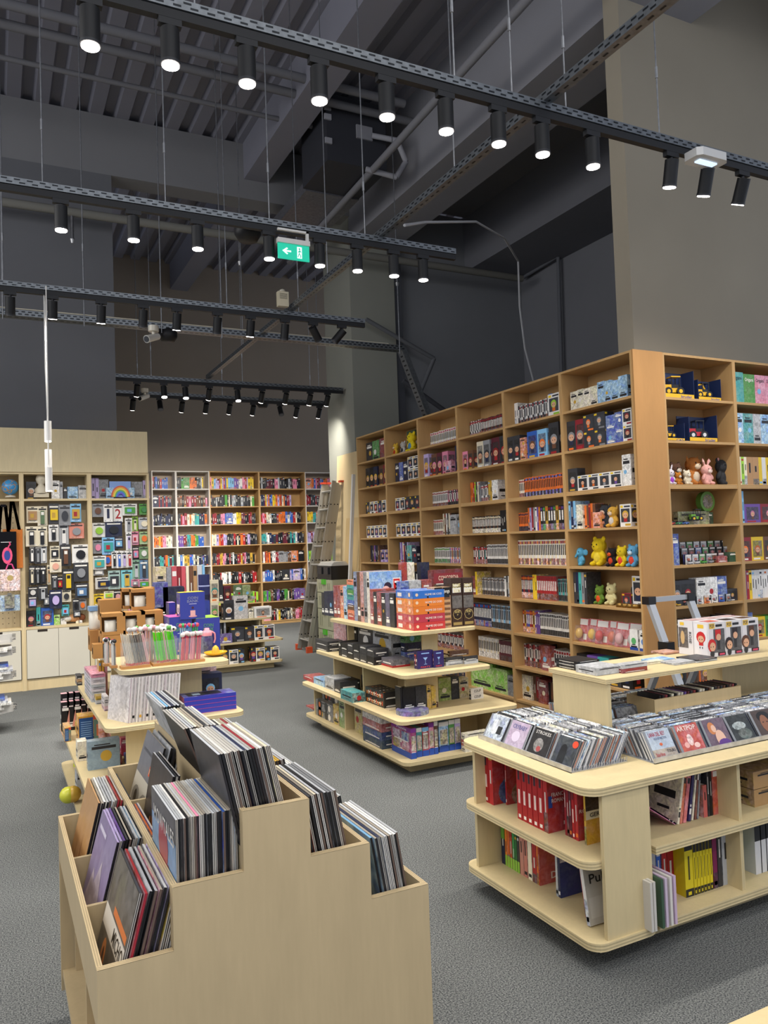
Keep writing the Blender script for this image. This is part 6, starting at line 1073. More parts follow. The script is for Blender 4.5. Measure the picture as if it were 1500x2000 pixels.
def bigpop(w, h, d, c, o):
    hair, txt = o; m = MB(); dim = (w, d, h); W_ = C('dcd9dc'); m.box(0, 0, 0, w, d, h, W_)
    m.dq(dim, 'f', .28, .12, .93, .80, C('5a5a5e', .5), .001); m.dq(dim, 'f', .05, .82, .36, .97, C('e8c040'), .0014); m.dt(dim, 'f', 'POP', .08, .84, .33, .95, C('2a2a60'), 0, .002); m.dq(dim, 'f', .42, .86, .8, .93, C('222226'), .0014)
    m.dq(dim, 'f', .38, .5, .7, .78, cj(hair, .1), .0016); m.dd(dim, 'f', .56, .56, .14, SK, .002, .1); m.dq(dim, 'f', .46, .2, .64, .48, C('2c2c30'), .0016)
    m.dd(dim, 'f', .15, .34, .24, C(hair), .0024, .19); m.dd(dim, 'f', .18, .3, .17, SK, .0028, .13); m.dd(dim, 'f', .22, .3, .025, C('141414'), .0032); m.dd(dim, 'f', .08, .3, .025, C('141414'), .0032); m.dd(dim, 'f', .16, .1, .12, C('2a2a30'), .0026, .1); m.dq(dim, 'f', .5, .02, .95, .12, C('2c1420'), .0018); m.dq(dim, 'f', .58, .04, .88, .09, C('d84a6a'), .0022)
    m.dq(dim, 'l', .08, .04, .92, .95, C('e4e2e6'), .001); m.dq(dim, 'l', .3, .82, .7, .93, C('e8c040'), .0014); m.dd(dim, 'l', .5, .56, .3, C('c8282a'), .0016, .17); m.dd(dim, 'l', .5, .51, .2, SK, .002, .1); m.dq(dim, 'l', .36, .32, .64, .42, C('c8282a'), .0018)
    for q in (.42, .58): m.dd(dim, 'l', q, .5, .03, C('141414'), .0024); m.dd(dim, 'l', q, .26, .03, C('303038'), .0024, .03)
    m.dq(dim, 't', .15, .15, .85, .8, C(hair, .5), .001)
    if txt: m.dt(dim, 'b', txt, .2, .2, .8, .4, C('222222'), 0, .002)
    return m
Pp = at_z(*k2(K12, 817, 1108), ZR); hP = Zof(K12[1]+700/6, Pp.x, Pp.y)-ZR; ws = [Xof(K12[0]+q/6, Pp.y, ZR) for q in (817, 1018, 1212, 1405)]; dP = Yof(K12[0]+632/6, Pp.x, ZR)-Pp.y
for k, (hair, nn) in enumerate((('c8282a', 'red haired'), ('2a2024', 'long black haired'), ('5a3a2c', 'brown haired'))):
    tag(bigpop(ws[k+1]-ws[k]-.002, hP, dP-.003, 'white', (hair, None)).build('figure_box', 'prt', None, FY(ws[k], Pp.y, ZR)), f'white window box with {nn} figure, front row on raised shelf', 'toy box')
def rose(w, h, d, c, o):
    m = MB(); dim = (w, d, h); m.box(0, 0, 0, w, d, h, C('dcd9dc')); m.dq(dim, 'l', .04, .2, .66, .8, C('6a5f5a', .3), .001); m.dd(dim, 'l', .3, .5, .14, C('c9a878'), .0014, .2); m.dt(dim, 'l', 'ROSE', .74, .35, .9, .68, C('202024'), -1, .002); m.dq(dim, 'l', .15, .86, .42, .95, C('e8c040'), .0014); m.dq(dim, 't', .1, .1, .9, .9, C('c9a0a0', .5), .001)
    m.add([(-.002, d*.17, h*.345), (-.002, d*.15, h*.36), (-.002, d*.155, h*.33)], [(0, 1, 2)], C('202024')); return m
for k in range(3): tag(rose(ws[k+1]-ws[k]-.002, hP, dP-.003, 'white', None).build('figure_box', 'prt', None, FY(ws[k], Pp.y+dP, ZR)), f'white window box, {od(k+1)} from left in the rear row on raised shelf', 'toy box')
# ================================================================== BOOKS IN THE TABLE SHELVES
def cov(side, bg, items, alpha=.8, spine=None):
    def f(w, h, d, c, o):
        m = mk_book(w, h, d, c); dim = (w, d, h); m.dq(dim, side, 0, 0, 1, 1, C(bg, alpha), .001)
        for k, it in enumerate(items):
            if it[0] == 't': m.dt(dim, side, it[1], *it[2:6], C(it[6]), 0, .003)
            elif it[0] == 'd': m.dd(dim, side, it[1], it[2], it[3], C(it[4], .3), .0014+.0002*k, it[5])
            else: m.dq(dim, side, *it[1:5], C(it[5], it[6] if len(it) > 6 else 1), .0014+.0002*k)
        return m
    return f
def redbk(w, h, d, c, o):
    m = MB(); dim = (w, d, h); r = cj('a81a22', .05); m.box(0, 0, 0, w, d, h, r); m.dq(dim, 't', .1, .05, .9, 1, C('e2dccb')); m.dq(dim, 'f', .3, .3, .7, .55, C('e8d0c8')); m.dq(dim, 'f', .25, .04, .75, .10, C('efe8e0')); m.dq(dim, 'f', .3, .72, .7, .95, C('3a2030')); return m
U, Lw = .405, .115
w1 = 'upper shelf, table left end'; w2 = 'lower shelf, table left end'
stand(K88, None, U, [(238, 276, 350, redbk, 'red', None, 'dictionary'), (278, 316, 368, redbk, 'red', None, 'dictionary'), (318, 352, 385, cov('r', 'a81a22', [('t', 'ENGL', .2, .82, .9, .92, 'e8b030'), ('d', .6, .22, .42, '4a5f8a', .28)]), 'red', None, 'dictionary')], 'rear left, '+w1, 'red dictionaries', dep=.16, X=2.045)
stand(K88, None, U, [(452, 462, 455, cov('r', 'a01820', [('t', 'SPANI', .15, .82, .95, .92, 'e8b030'), ('d', .6, .22, .42, '8a5a34', .28)]), 'red', None, 'dictionary')], 'middle, '+w1, 'red dictionaries', dep=.14, X=2.10)
stand(K88, None, U, [(548, 588, 478, redbk, 'red', None, 'dictionary'), (590, 630, 495, redbk, 'red', None, 'dictionary'), (632, 673, 510, redbk, 'red', None, 'dictionary'), (676, 718, 525, redbk, 'red', None, 'dictionary'), (720, 764, 540, redbk, 'red', None, 'dictionary'),
     (766, 800, 552, cov('r', 'ac1c24', [('t', 'NICULESCU', .12, .84, .92, .92, 'efdcd4'), ('t', 'FRANCEZ-ROMAN', .1, .60, .92, .67, 'efdcd4'), ('t', 'ROMAN-FRANCEZ', .1, .5, .92, .57, 'efdcd4'), ('q', .4, .1, .5, .16, 'efdcd4'), ('q', .02, .42, .12, .62, '2a4a9a')]), 'red', None, 'dictionary')], 'front group, '+w1, 'red dictionaries', dep=.2, X=2.04)
stand(K88, None, U, [(935, 952, 612, 'b', 'crimson'), (954, 972, 622, 'b', 'crimson'), (974, 992, 632, 'b', 'maroon'), (994, 1018, 640, redbk, 'red', None, 'dictionary'), (1020, 1046, 652, cov('r', 'ac1c24', [('t', 'NICU', .05, .84, .7, .92, 'efdcd4'), ('t', 'ROMAN', .05, .5, .8, .57, 'efdcd4')]), 'red', None, 'dictionary'),
     (1096, 1112, 690, cov('r', 'd9a026', [('q', 0, .62, 1, 1, '4a3420', .2), ('q', 0, .46, 1, .62, 'efe6c8'), ('t', 'GERMAN', .15, .5, 1, .58, '2a2620')]), 'gold', None, 'dictionary')], 'right group, '+w1, 'red dictionaries', dep=.13, X=2.09)
def greens(w, h, d, c, o): m = mk_book(w, h, d, 'navy'); dim = (w, d, h); m.dq(dim, 'f', 0, .68, 1, 1, C('6aa03a'), .001); m.dq(dim, 't', 0, 0, 1, 1, C('6f9a4a'), .001); m.dq(dim, 'r', 0, .68, 1, 1, C('6aa03a'), .001); m.dq(dim, 'r', .1, .1, .9, .6, C('3a4a7a', .0), .001); (m.dt(dim, 'r', 'LINGO', .1, .78, .8, .9, C('f0ecd8'), 0, .002)); return m
def ser(col): return lambda w, h, d, c, o: (lambda m: (m.dq((w, d, h), 'f', 0, 0, 1, .3, C('8fc044'), .001), m)[-1])(mk_book(w, h, d, col))
stand(K88, None, Lw, [(330, 363, 920, greens, 'green', None, 'language course book'), (366, 398, 940, greens, 'green', None, 'language course book'), (420, 448, 985, greens, 'green', None, 'language course book')]+[(450+i*20, 468+i*20, 1005+i*10, ser(c), 'orange' if i < 3 else 'green', None, 'thin series book') for i, c in enumerate(('d9792e', 'c9602a', 'a8442a', '3a8a4a', '2a6a3a', '3a3a3a'))]+
      [(570, 600, 1012, 'b', 'c98a7a'), (602, 632, 1032, 'b', 'c07a6c'), (636, 668, 1045, 'b', 'cream'), (672, 706, 1062, 'b', 'red'), (708, 722, 1080, 'b', 'orange'), (724, 732, 1085, cov('r', 'c44a40', [('t', 'DEX', .35, .1, .95, .25, 'f0e0d8'), ('t', 'DICTIONAR', .15, .82, .9, .9, 'd88a80'), ('t', 'EXPLICATIV', .15, .72, .9, .8, 'd88a80')]), 'red', None, 'explanatory dictionary'),
       (862, 880, 1155, 'b', 'silver'), (882, 900, 1165, cov('r', '2a3a78', [('t', 'Gra', .5, .5, .9, .65, 'e8e4e0'), ('q', 0, .72, .35, .98, 'c9c0c8', .3)]), 'navy', None, 'grammar book')], w2, 'books', dep=.17, X=2.11)
m = mk_book(.018, .25, .19, 'white'); dd_ = (.018, .19, .25); m.dq(dd_, 'r', 0, 0, 1, 1, C('b9b4aa', .95), .001); m.dt(dd_, 'r', 'Puls', .12, .6, .62, .74, C('222222'), 0, .003); m.dq(dd_, 'r', .05, .1, .6, .4, C('c4c0b8'), .0015); m.dq(dd_, 'r', .75, .02, 1, .16, C('d07a3a'), .0015); o = m.build('workbook', 'prt', None, FX(2.045, 2.425, Lw+.004) @ Matrix.Rotation(math.radians(-9), 4, 'Y')); tag(o, 'white workbook leaning at the near end of the lower table shelf', 'book')
m = mk_book(.02, .22, .17, 'b03a3a'); o = m.build('book', 'prt', None, FX(2.08, 2.475, Lw+.004) @ Matrix.Rotation(math.radians(-8), 4, 'Y')); tag(o, 'red book leaning between navy grammar and white workbook', 'book')
def lean_bk(px, z, Y, w, h, d, c, deg, lab, K=K14, art=None):
    x = Xof(K[0]+px/K[2], Y, z); m = mk_art(w, h, d, c, alpha=.7); o = m.build('book', 'prt', None, FY(x, Y, z+.003) @ Matrix.Rotation(math.radians(deg), 4, 'Y')); tag(o, lab, 'book')
f1 = 'front upper shelf of the table'; f2 = 'front lower shelf of the table'
for i, (px, w, h, c, dg, lb) in enumerate(((485, .008, .13, 'silver', -4, 'thin grey booklet leftmost'), (510, .007, .13, 'white', -5, 'thin white booklet second from left'), (535, .007, .125, 'd8ccd8', -7, 'thin pale booklet third from left'), (745, .009, .17, 'd070a0', -57, 'pink booklet slumped low to the left'), (752, .006, .17, 'navy', -57, 'navy booklet lying on the slumped pink one'), (762, .012, .23, 'cream', 13, 'cream board book leaning'), (782, .013, .235, 'd9663a', 12, 'orange book leaning'), (810, .018, .23, 'd96a70', 12, 'coral book leaning'),
                                   (852, .013, .24, '2a2060', 11, 'dark blue book leaning'), (880, .009, .24, 'cream', 11, 'cream thin book leaning after dark blue'), (905, .009, .235, '8a4a3a', 9, 'rust thin book leaning'), (925, .008, .23, 'grey', 8, 'grey thin book leaning'))):
    lean_bk(px, U, 2.43, w, h, .17, c, dg, f'{lb}, {f1}')
stand(K14, 2.43, U, [(980, 1012, 640, 'b', 'c0605a'), (1014, 1034, 440, 'b', 'charcoal'), (1036, 1054, 440, 'b', 'black'), (1058, 1125, 435, 'g', 'c8452e'), (1128, 1140, 430, 'b', 'cream'), (1142, 1180, 425, 'g', 'silver'), (1182, 1200, 422, 'b', 'brown')], f1, 'books', dep=.17)
def yel(w, h, d, c, o): m = MB(); dim = (w, d, h); y = cj('d8c41e', .04); m.box(0, 0, 0, w, d, h, y); m.dq(dim, 'f', 0, .82, 1, 1, C('1c1c1e')); m.dq(dim, 'f', 0, 0, 1, .14, C('1c1c1e')); m.dq(dim, 'f', .4, .3, .6, .72, C('4a4420')); m.dq(dim, 'f', .3, .03, .7, .09, C('d8c41e'), .001); m.dq(dim, 't', 0, 0, 1, 1, C('2a2a2a')); return m
stand(K14, 2.46, Lw, [(560, 600, 1180, 'b', 'silver'), (604, 640, 1165, 'b', 'blue'), (650, 690, 1175, 'b', 'red'), (692, 745, 1180, 'b', 'red'), (760, 832, 1105, 'b', '22306a')], 'left part, '+f2, 'books', dep=.17)
stand(K14, 2.40, Lw, [(835, 902, 1090, yel, 'yellow', None, 'yellow reference book')]+[(905+i*26, 929+i*26, 1110-i*6, yel, 'yellow', None, 'yellow reference book') for i in range(6)]+[(1063, 1098, 1040, 'b', '7a2050'), (1102, 1136, 1022, 'b', 'charcoal'), (1140, 1195, 1010, 'b', 'silver', None, 'spiral notebook'), (1197, 1207, 1000, 'b', 'maroon'), (1210, 1268, 985, 'b', '7fae3a')], 'right part, '+f2, 'books', dep=.17)
for k, (px, c) in enumerate(((510, 'c9c5bd'), (535, 'c9c5bd'), (598, '3f5a46'), (630, 'c9b8cc'), (668, 'd8d4cc'), (700, 'c9b0c8'))):
    x = Xof(K14[0]+px/K14[2], 2.29, .14); m = MB(); m.box(0, 0, 0, .012, .16, .185, [C(c)]*6); o = m.build('wrapped_notebook', 'big', None, FY(x, 2.262, .116)); tag(o, f'wrapped pale notebook, {od(k+1)} from left jutting out of the lower front shelf', 'notebook')
for k, (x0, x1, y0_, y1_) in enumerate(((1392, 1520, 700, 850), (1385, 1520, 560, 690))):
    pass
for k in range(2):
    x = Xof(K14[0]+1392/K14[2], 2.40, U); m = mk_art(.24, .075, .2, 'b08a5a', alpha=.95); o = m.build('kraft_box', 'prt', None, FY(x, 2.40, U+k*.078)); tag(o, f'brown kraft box, {["lower", "upper"][k]} of two at right edge of upper table shelf', 'box')
for k in range(3):
    x = Xof(K14[0]+(1405+k*45)/K14[2], 2.40, Lw); m = MB(); m.box(0, 0, 0, .042, .15, .21, C('cfcfd0')); m.dq((.042, .15, .21), 'f', 0, .68, 1, 1, C('26282c')); o = m.build('storage_bottle_box', 'prt', None, FY(x, 2.40, Lw)); tag(o, f'white box with dark top, {od(k+1)} from left at right edge of lower shelf', 'box')
# ================================================================== PLUSH ANIMALS (each body one continuous skin)
def plush(F, h, col, lab, ears='round', earc=None, belly=None, muz=None, snout=False, seat=False, name='plush_animal'):
    e = empty(name, (0, 0, 0), lab, 'plush toy'); e.matrix_world = F; s = h; m = MB(); c = C(col)
    m.sph((0, 0, .27*s), (.25*s, .2*s, .27*s), c); m.sph((0, -.02*s, .66*s), (.27*s, .23*s, .24*s), c)
    for q in (-1, 1):
        m.sph((q*.24*s, -.06*s, .36*s), (.07*s, .08*s, .15*s), c, rot=Matrix.Rotation(q*-.5, 3, 'Y')); m.sph((q*.15*s, -.17*s, .08*s), (.09*s, .14*s, .08*s), c)
        if ears == 'round': m.sph((q*.2*s, 0, .88*s), (.09*s, .05*s, .09*s), c)
        elif ears == 'long': m.sph((q*.14*s, 0, 1.0*s), (.055*s, .05*s, .2*s), c, rot=Matrix.Rotation(q*.35, 3, 'Y'))
        elif ears == 'flop': m.sph((q*.36*s, 0, .66*s), (.17*s, .05*s, .16*s), c)
        elif ears == 'point': m.add([Vector((q*.2*s, 0, .78*s))+v*s for v in (Vector((-.08, 0, 0)), Vector((.08, 0, 0)), Vector((0, .05, 0)), Vector((0, -.05, 0)), Vector((q*.04, 0, .2)))], [(0, 3, 4), (3, 1, 4), (1, 2, 4), (2, 0, 4), (0, 2, 1, 3)], c)
    if snout: m.cyl((0, -.2*s, .62*s), (0, -.36*s, .42*s), .07*s, .05*s, c)
    b = m.build('body', 'plush', e); md = b.modifiers.new('skin', 'REMESH'); md.mode = 'VOXEL'; md.voxel_size = h*.028; md.use_smooth_shade = True
    M2 = M['plush'].copy(); pb = M2.node_tree.nodes['Principled BSDF']
    at = [n for n in M2.node_tree.nodes if n.type == 'ATTRIBUTE'][0]; rg = M2.node_tree.nodes.new('ShaderNodeRGB'); rg.outputs[0].default_value = c
    for l in list(M2.node_tree.links):
        if l.from_node == at: M2.node_tree.links.new(rg.outputs[0], l.to_socket)
    M2.name = 'plush_'+col; b.data.materials[0] = M2
    m = MB()
    for q in (-1, 1): m.sph((q*.11*s, -.235*s, .70*s), (.022*s, .015*s, .03*s), C('151515'), 8, 6)
    m.sph((0, -.26*s, .64*s), (.025*s, .02*s, .018*s), C('3a2420'), 8, 6); m.build('eyes_and_nose', 'plas', e)
    if muz: m = MB(); m.sph((0, -.20*s, .60*s), (.13*s, .075*s, .1*s), C(muz)); m.build('muzzle', 'plush', e)
    if belly: m = MB(); m.sph((0, -.09*s, .27*s), (.17*s, .13*s, .2*s), C(belly)); m.build('belly_patch', 'plush', e)
    if earc:
        for q in (-1, 1): m = MB(); m.sph((q*.2*s, -.03*s, 1.05*s if ears == 'long' else .9*s), (.04*s, .035*s, .06*s), C(earc)); m.build('ear_tip', 'plush', e)
    return e
def PX(px, py_, X, z): y = Yof(K3[0]+px/K3[2], X, z); return FX(X, y, z)
def PY(px, Y, z, K=K3): return FY(Xof(K[0]+px/K[2], Y, z), Y, z)
z5 = S9[4]
plush(PX(178, 0, 4.56, z5), .175, '5fa8cc', 'light blue plush elephant with orange stripe on fifth shelf of sixth bay', 'flop', muz='6ab4d6', snout=True)
plush(PX(300, 0, 4.58, z5), .26, 'e2c52a', 'big round yellow plush beside the blue elephant', 'round', belly='e8cf48')
plush(PX(378, 0, 4.53, z5), .17, '2a2628', 'black and orange plush cat between two yellow plush toys', 'point', muz='d95a30', belly='c8452e')
plush(PX(440, 0, 4.54, z5), .18, 'e0c22c', 'small yellow plush right of black plush cat', 'round', belly='d84a3a')
plush(PX(512, 0, 4.54, z5), .19, '5f9fc8', 'light blue plush at right end of plush shelf', 'round', muz='c9dce8', belly='d84a3a')
plush(PX(300, 0, 4.56, S9[5]), .17, '6a8a3a', 'green plush frog-like toy on sixth shelf of sixth bay', 'round', belly='d9562a')
plush(PX(375, 0, 4.58, S9[5]), .19, 'd8cf9a', 'cream plush with round ears beside the green plush', 'round')
plush(PX(340, 0, 4.53, S9[3]), .21, '3a3c40', 'dark plush with silver hair on fourth shelf of sixth bay', 'point', muz='d8b8a0', belly='3a3c44'); plush(PX(385, 0, 4.53, S9[3]), .19, 'd8a848', 'orange plush with pale face beside the dark silver plush', 'point', muz='e0c8b0', belly='d8d0c8')
plush(FX(4.55, Yof(774, 4.55, S9[0]), S9[0]), .17, 'd8b040', 'small yellow and red plush on the top shelf of second bay', 'round', muz='e0c0a0', belly='b03a2a')
plush(FX(4.55, Yof(789, 4.55, S9[0]), S9[0]), .17, 'b8b4ae', 'grey and white plush beside the large yellow plush', 'round', belly='3a3a3c')
plush(FX(4.56, Yof(806, 4.56, S9[0]), S9[0]), .26, 'e0c82a', 'large yellow plush before a green box on top shelf', 'round', belly='5a8ab0')
m = mk_art(.2, .3, .05, '2a6a3a'); o = m.build('gift_box', 'prt', None, FX(4.68, Yof(796, 4.68, S9[0]), S9[0])); tag(o, 'dark green box behind the large yellow plush on top shelf', 'box')
zp = S9[2]; YP = 4.56
plush(PY(775, YP, zp), .2, '5a4034', 'brown plush bird at the left of the plush compartment', 'round', muz='cfc6b8'); plush(PY(885, 4.62, zp), .27, 'b8743a', 'large orange brown plush dog with teal scarf', 'point', muz='e0cdb0', belly='d8c8b0')
plush(PY(740, 4.5, zp), .14, 'd8d0d8', 'small white plush with purple foot at far left', 'long', belly='a04ac0'); plush(PY(790, 4.49, zp), .11, 'b0702e', 'small orange plush dog with white nose', 'round', muz='e8dccc'); plush(PY(845, 4.5, zp), .13, 'd8ccb4', 'small cream plush dog with black nose', 'round', muz='e8e0d0')
plush(PY(970, 4.53, zp), .19, 'e0a8a0', 'pink plush bunny lying with happy face', 'long', muz='ead0c4', earc='e8c0b8'); plush(PY(1070, 4.60, zp), .25, '3a3c40', 'dark grey plush penguin with pink ears at the right', 'round', earc='d8a0a0')
# ================================================================== TOY VEHICLES in open display boxes
def vehicle(F, L, col, lab, kind='loader', box=True, txt='bruder'):
    s = L; k = C('1c1c20'); c = C(col)
    if box:
        e = empty('display_box', (0, 0, 0), f'navy open display box holding the {lab}'[:90], 'toy box'); e.matrix_world = F; m = MB(); n = C('1c2a50'); w, d, h = s*1.12, .13, s*.78
        m.box(0, 0, 0, w, d, .008, n); m.box(0, d-.005, 0, w, d, h, n); m.box(w-.004, 0, 0, w, d, h, n); m.box(0, 0, 0, .004, d, h*.9, n); m.box(0, 0, 0, w, .003, h*.16, C('e0b020')); m.dt((w, d, h), 'f', txt, .55, .03, .92, .13, C('2a4a9a'), 0, .001); m.build('card_tray', 'prt', e)
    G = F @ Matrix.Translation((s*.54, .065, .03)) @ Matrix.Rotation(math.radians(-14), 4, 'Z'); e = empty('toy_'+kind, (0, 0, 0), f'{lab} standing in its display box' if box else lab, 'toy vehicle'); e.matrix_world = G
    m = MB(); m.box(-s*.3, -s*.12, s*.08, s*.2, s*.12, s*.2, c); m.box(-s*.32, -s*.1, s*.2, -s*.08, s*.1, s*.3, c)
    if kind == 'excavator': m.tube([(s*.1, 0, s*.25), (-.02*s, 0, s*.5), (-s*.32, 0, s*.42), (-s*.42, 0, s*.12)], s*.03, c, 6); m.box(-s*.48, -s*.06, s*.02, -s*.38, s*.06, s*.13, C('8a8a88'))
    if kind == 'loader': m.box(-s*.46, -s*.17, s*.02, -s*.38, s*.17, s*.18, c); m.box(-s*.4, -s*.1, s*.08, -s*.28, -s*.07, s*.14, c); m.box(-s*.4, s*.07, s*.08, -s*.28, s*.1, s*.14, c)
    if kind == 'forklift': m.box(-s*.36, -s*.08, s*.0, -s*.33, s*.08, s*.5, k); m.box(-s*.46, -s*.07, s*.02, -s*.34, -s*.04, s*.04, k)
    m.build('body', 'plas', e)
    m = MB(); x0, x1 = -s*.08, s*.16
    for a in (x0, x1):
        for b in (-.1*s, .1*s): m.cyl((a, b, s*.2), (a, b, s*.5), s*.014, s*.014, k, 6)
    m.box(x0-s*.02, -.12*s, s*.5, x1+s*.02, .12*s, s*.53, k if kind != 'loader' else c); m.box(x0, -.09*s, s*.2, x1, .09*s, s*.3, k); m.build('cab', 'plas', e)
    for a in (-s*.22, s*.14):
        for b in (-1, 1): m = MB(); r = s*.11; m.cyl((a, b*.10*s, r), (a, b*.17*s, r), r, r, k, 16); m.cyl((a, b*.171*s, r), (a, b*.175*s, r), r*.5, r*.5, C('e0b020') if col != 'b02430' else C('cfcfd0'), 12); m.build('wheel', 'plas', e)
vehicle(PY(703, 4.475, S9[0]), .30, 'e0ac1c', 'yellow toy wheel loader on the top shelf', 'loader'); vehicle(PY(918, 4.475, S9[0]), .24, 'e0ac1c', 'yellow toy excavator right of wheel loader', 'excavator')
vehicle(PY(712, 4.475, S9[1]), .19, 'e0ac1c', 'yellow toy bulldozer on the second shelf', 'loader', txt='CAT'); vehicle(PY(862, 4.475, S9[1]), .29, 'b02430', 'red toy forklift with black cab', 'forklift')
# green vehicle set, heap of little cars
boxc(K3, S9[3], 800, 1102, 790, 1035, 985, '7a8a4a', 'green vehicle playset box on fourth shelf', name='toy_box', cat='toy box', alpha=.5) if 0 else None
vehicle(FY(Xof(K3[0]+880/K3[2], 4.5, S9[3]), 4.48, S9[3]), .18, '6aa03a', 'green toy van with open top on fourth shelf', 'van', box=False)
m = mk_art(.36, .11, .05, '9a9a6a', alpha=.2); tag(m.build('toy_box', 'prt', None, PY(790, 4.60, S9[3])), 'flat playset box behind the green toy van', 'toy box')
m = MB(); m.cyl((0, 0, 0), (0, .05, 0), .085, .085, C('5f8f3a'), 20); m.cyl((0, -.002, 0), (0, 0, 0), .06, .06, C('8a7a4a', .1), 20); o = m.build('toy_tin', 'prt', None, PY(975, 4.60, S9[3]+.19)); tag(o, 'round green toy case standing above the playset box', 'toy case')
m = mk_art(.12, .1, .06, '3a5a3a', alpha=.3); tag(m.build('toy_box', 'prt', None, PY(948, 4.61, S9[3])), 'small box under the round green toy case', 'toy box')
for k in range(5):
    c = ('b8442e', 'd8d0c8', '3a8a5a', 'd8a83a', '4a6ab0')[k]; m = MB(); m.box(-.03, -.015, .006, .03, .015, .02, C(c)); m.box(-.014, -.013, .02, .014, .013, .03, C('2a2a30')); [m.cyl((a, -.017, .008), (a, .017, .008), .008, .008, C('17171a'), 8) for a in (-.018, .018)]; o = m.build('toy_car', 'plas', None, PY(745+k*22, 4.48+(k % 2)*.05, S9[3])); tag(o, f'tiny toy car, {od(k+1)} from left beside the green toy van', 'toy car')
def carpack(F, c, lab, s=1.0):
    m = MB(); w, h = .085*s, .1*s; dim = (w, .012, h); m.box(0, 0, 0, w, .012, h, [C('2a2c34')]*2+[C(c, .3)]+[C('2a2c34')]*3); m.dq(dim, 'f', .1, .8, .9, .95, C('d8d4d0')); m.dd(dim, 'f', .5, .5, .3, C('b03a2e', .3), .001, .15); m.box(.012*s, -.03*s, .012*s, .073*s, 0, .028*s, C(c)); m.box(.03*s, -.026*s, .028*s, .056*s, -.004, .038*s, C('2a2a30'))
    tag(m.build('toy_car_pack', 'prt', None, F), lab, 'toy car')
n = 0
for row in range(4):
    for k in range(7 if row < 3 else 4):
        n += 1; carpack(PY(800+k*44+row*12, 4.62-row*.04, S9[4]+(.10 if row == 0 else .05 if row == 1 else 0)), rng.choice(('grey', 'charcoal', 'blue', 'crimson', 'green', 'silver', 'brown')), f'toy car on card, {od(k+1)} from left in {ORD[row+1]} row from back, fifth shelf', .8)
for k in range(8): carpack(PY(770+k*46, 4.475, S9[5]), ('gold', 'charcoal', 'green', 'silver', 'orange', 'white', 'blue', 'grey')[k], f'toy car on card, {od(k+1)} from left along front of sixth shelf', .62)
stand(K3, 4.5, S9[4], [(750, 800, 1170, 'g', 'blue'), (1040, 1100, 1310, 'g', 'red'), (1112, 1165, 1285, 'g', '2f5a3a')], 'fifth shelf of toy vehicle bay', 'toys', dep=.12); m = mk_art(.1, .05, .05, 'lime'); tag(m.build('toy_box', 'prt', None, PY(915, 4.66, S9[4]+.2)), 'lime toy box atop the heap of car cards', 'toy box') if 0 else None
# hook packs (red and white) on the third shelf up of the sixth bay
for k in range(6):
    y = Yof(K3[0]+(140+k*62)/K3[2], 4.49, S9[6]); e = empty('blister_pack', (0, 0, 0), f'red and white blister pack with toy, {od(k+1)} from left in sixth bay', 'packaged toy'); e.matrix_world = FX(4.49+(k % 2)*.03, y, S9[6]) @ Matrix.Rotation(math.radians(-10), 4, 'X') @ Matrix.Rotation(math.radians(14), 4, 'Z')
    m = MB(); w, h = .125, .2; m.box(0, 0, 0, w, .01, h, [C('b8303a')]*2+[C('c0343c', .6)]+[C('b8303a')]*3); m.dq((w, .01, h), 'f', .1, .72, .9, .97, C('dcd8d4')); m.dq((w, .01, h), 'f', .62, .1, .9, .35, C('dcd8d0')); m.build('backing_card', 'prt', e)
    m = MB(); m.sph((.05, -.025, .07), (.035, .025, .045), C(('c9a04a', 'd8b040', 'c03a34', 'c8684a', 'd0a0a0', 'b8b4b0')[k])); m.build('packed_toy', 'plas', e); m = MB(); m.box(.01, -.05, .01, .1, -.001, .135, C('e0e4e8')); m.build('clear_bubble', 'clear', e)
for k in range(2):
    m = mk_art(.085, .16, .06, 'white', alpha=.9); m.dd((.085, .06, .16), 'f', .5, .45, .3, C(('5fae6a', '5a8ad0')[k]), .002); m.dq((.085, .06, .16), 'f', 0, 0, 1, .14, C('2a4a9a'), .0015); tag(m.build('toy_box', 'prt', None, PX(487+k*62, 0, 4.46, S9[6])), f'white toy box with {("green", "blue")[k]} picture at the right of sixth bay', 'toy box')
for k in range(4):
    m = MB(); m.lathe([(.0, 0), (.04, 0), (.04, .03), (0, .032)], (0, 0, 0), C('8a6a34'), 16); m.dd((.08, .08, .03), 'f', .5, .5, .1, C('c03a2a'), 0); o = m.build('small_tin', 'steel'); o.location = (4.49+.0*k, Yof(K3[0]+(430+k*32)/K3[2], 4.49, S9[5]), S9[5]); tag(o, f'small golden tin, {od(k+1)} from left on the sixth shelf of sixth bay', 'tin')
m = MB(); m.sph((0, 0, .09), (.1, .09, .09), C('3f9a2e'), 16, 10); m.box(-.07, -.095, .085, .07, -.08, .1, C('1c1c1c')); o = m.build('green_ball_toy', 'plush', None, PX(200, 0, 4.52, S9[8])); tag(o, 'bright green round toy on the bottom shelf behind the raised shelf', 'toy')
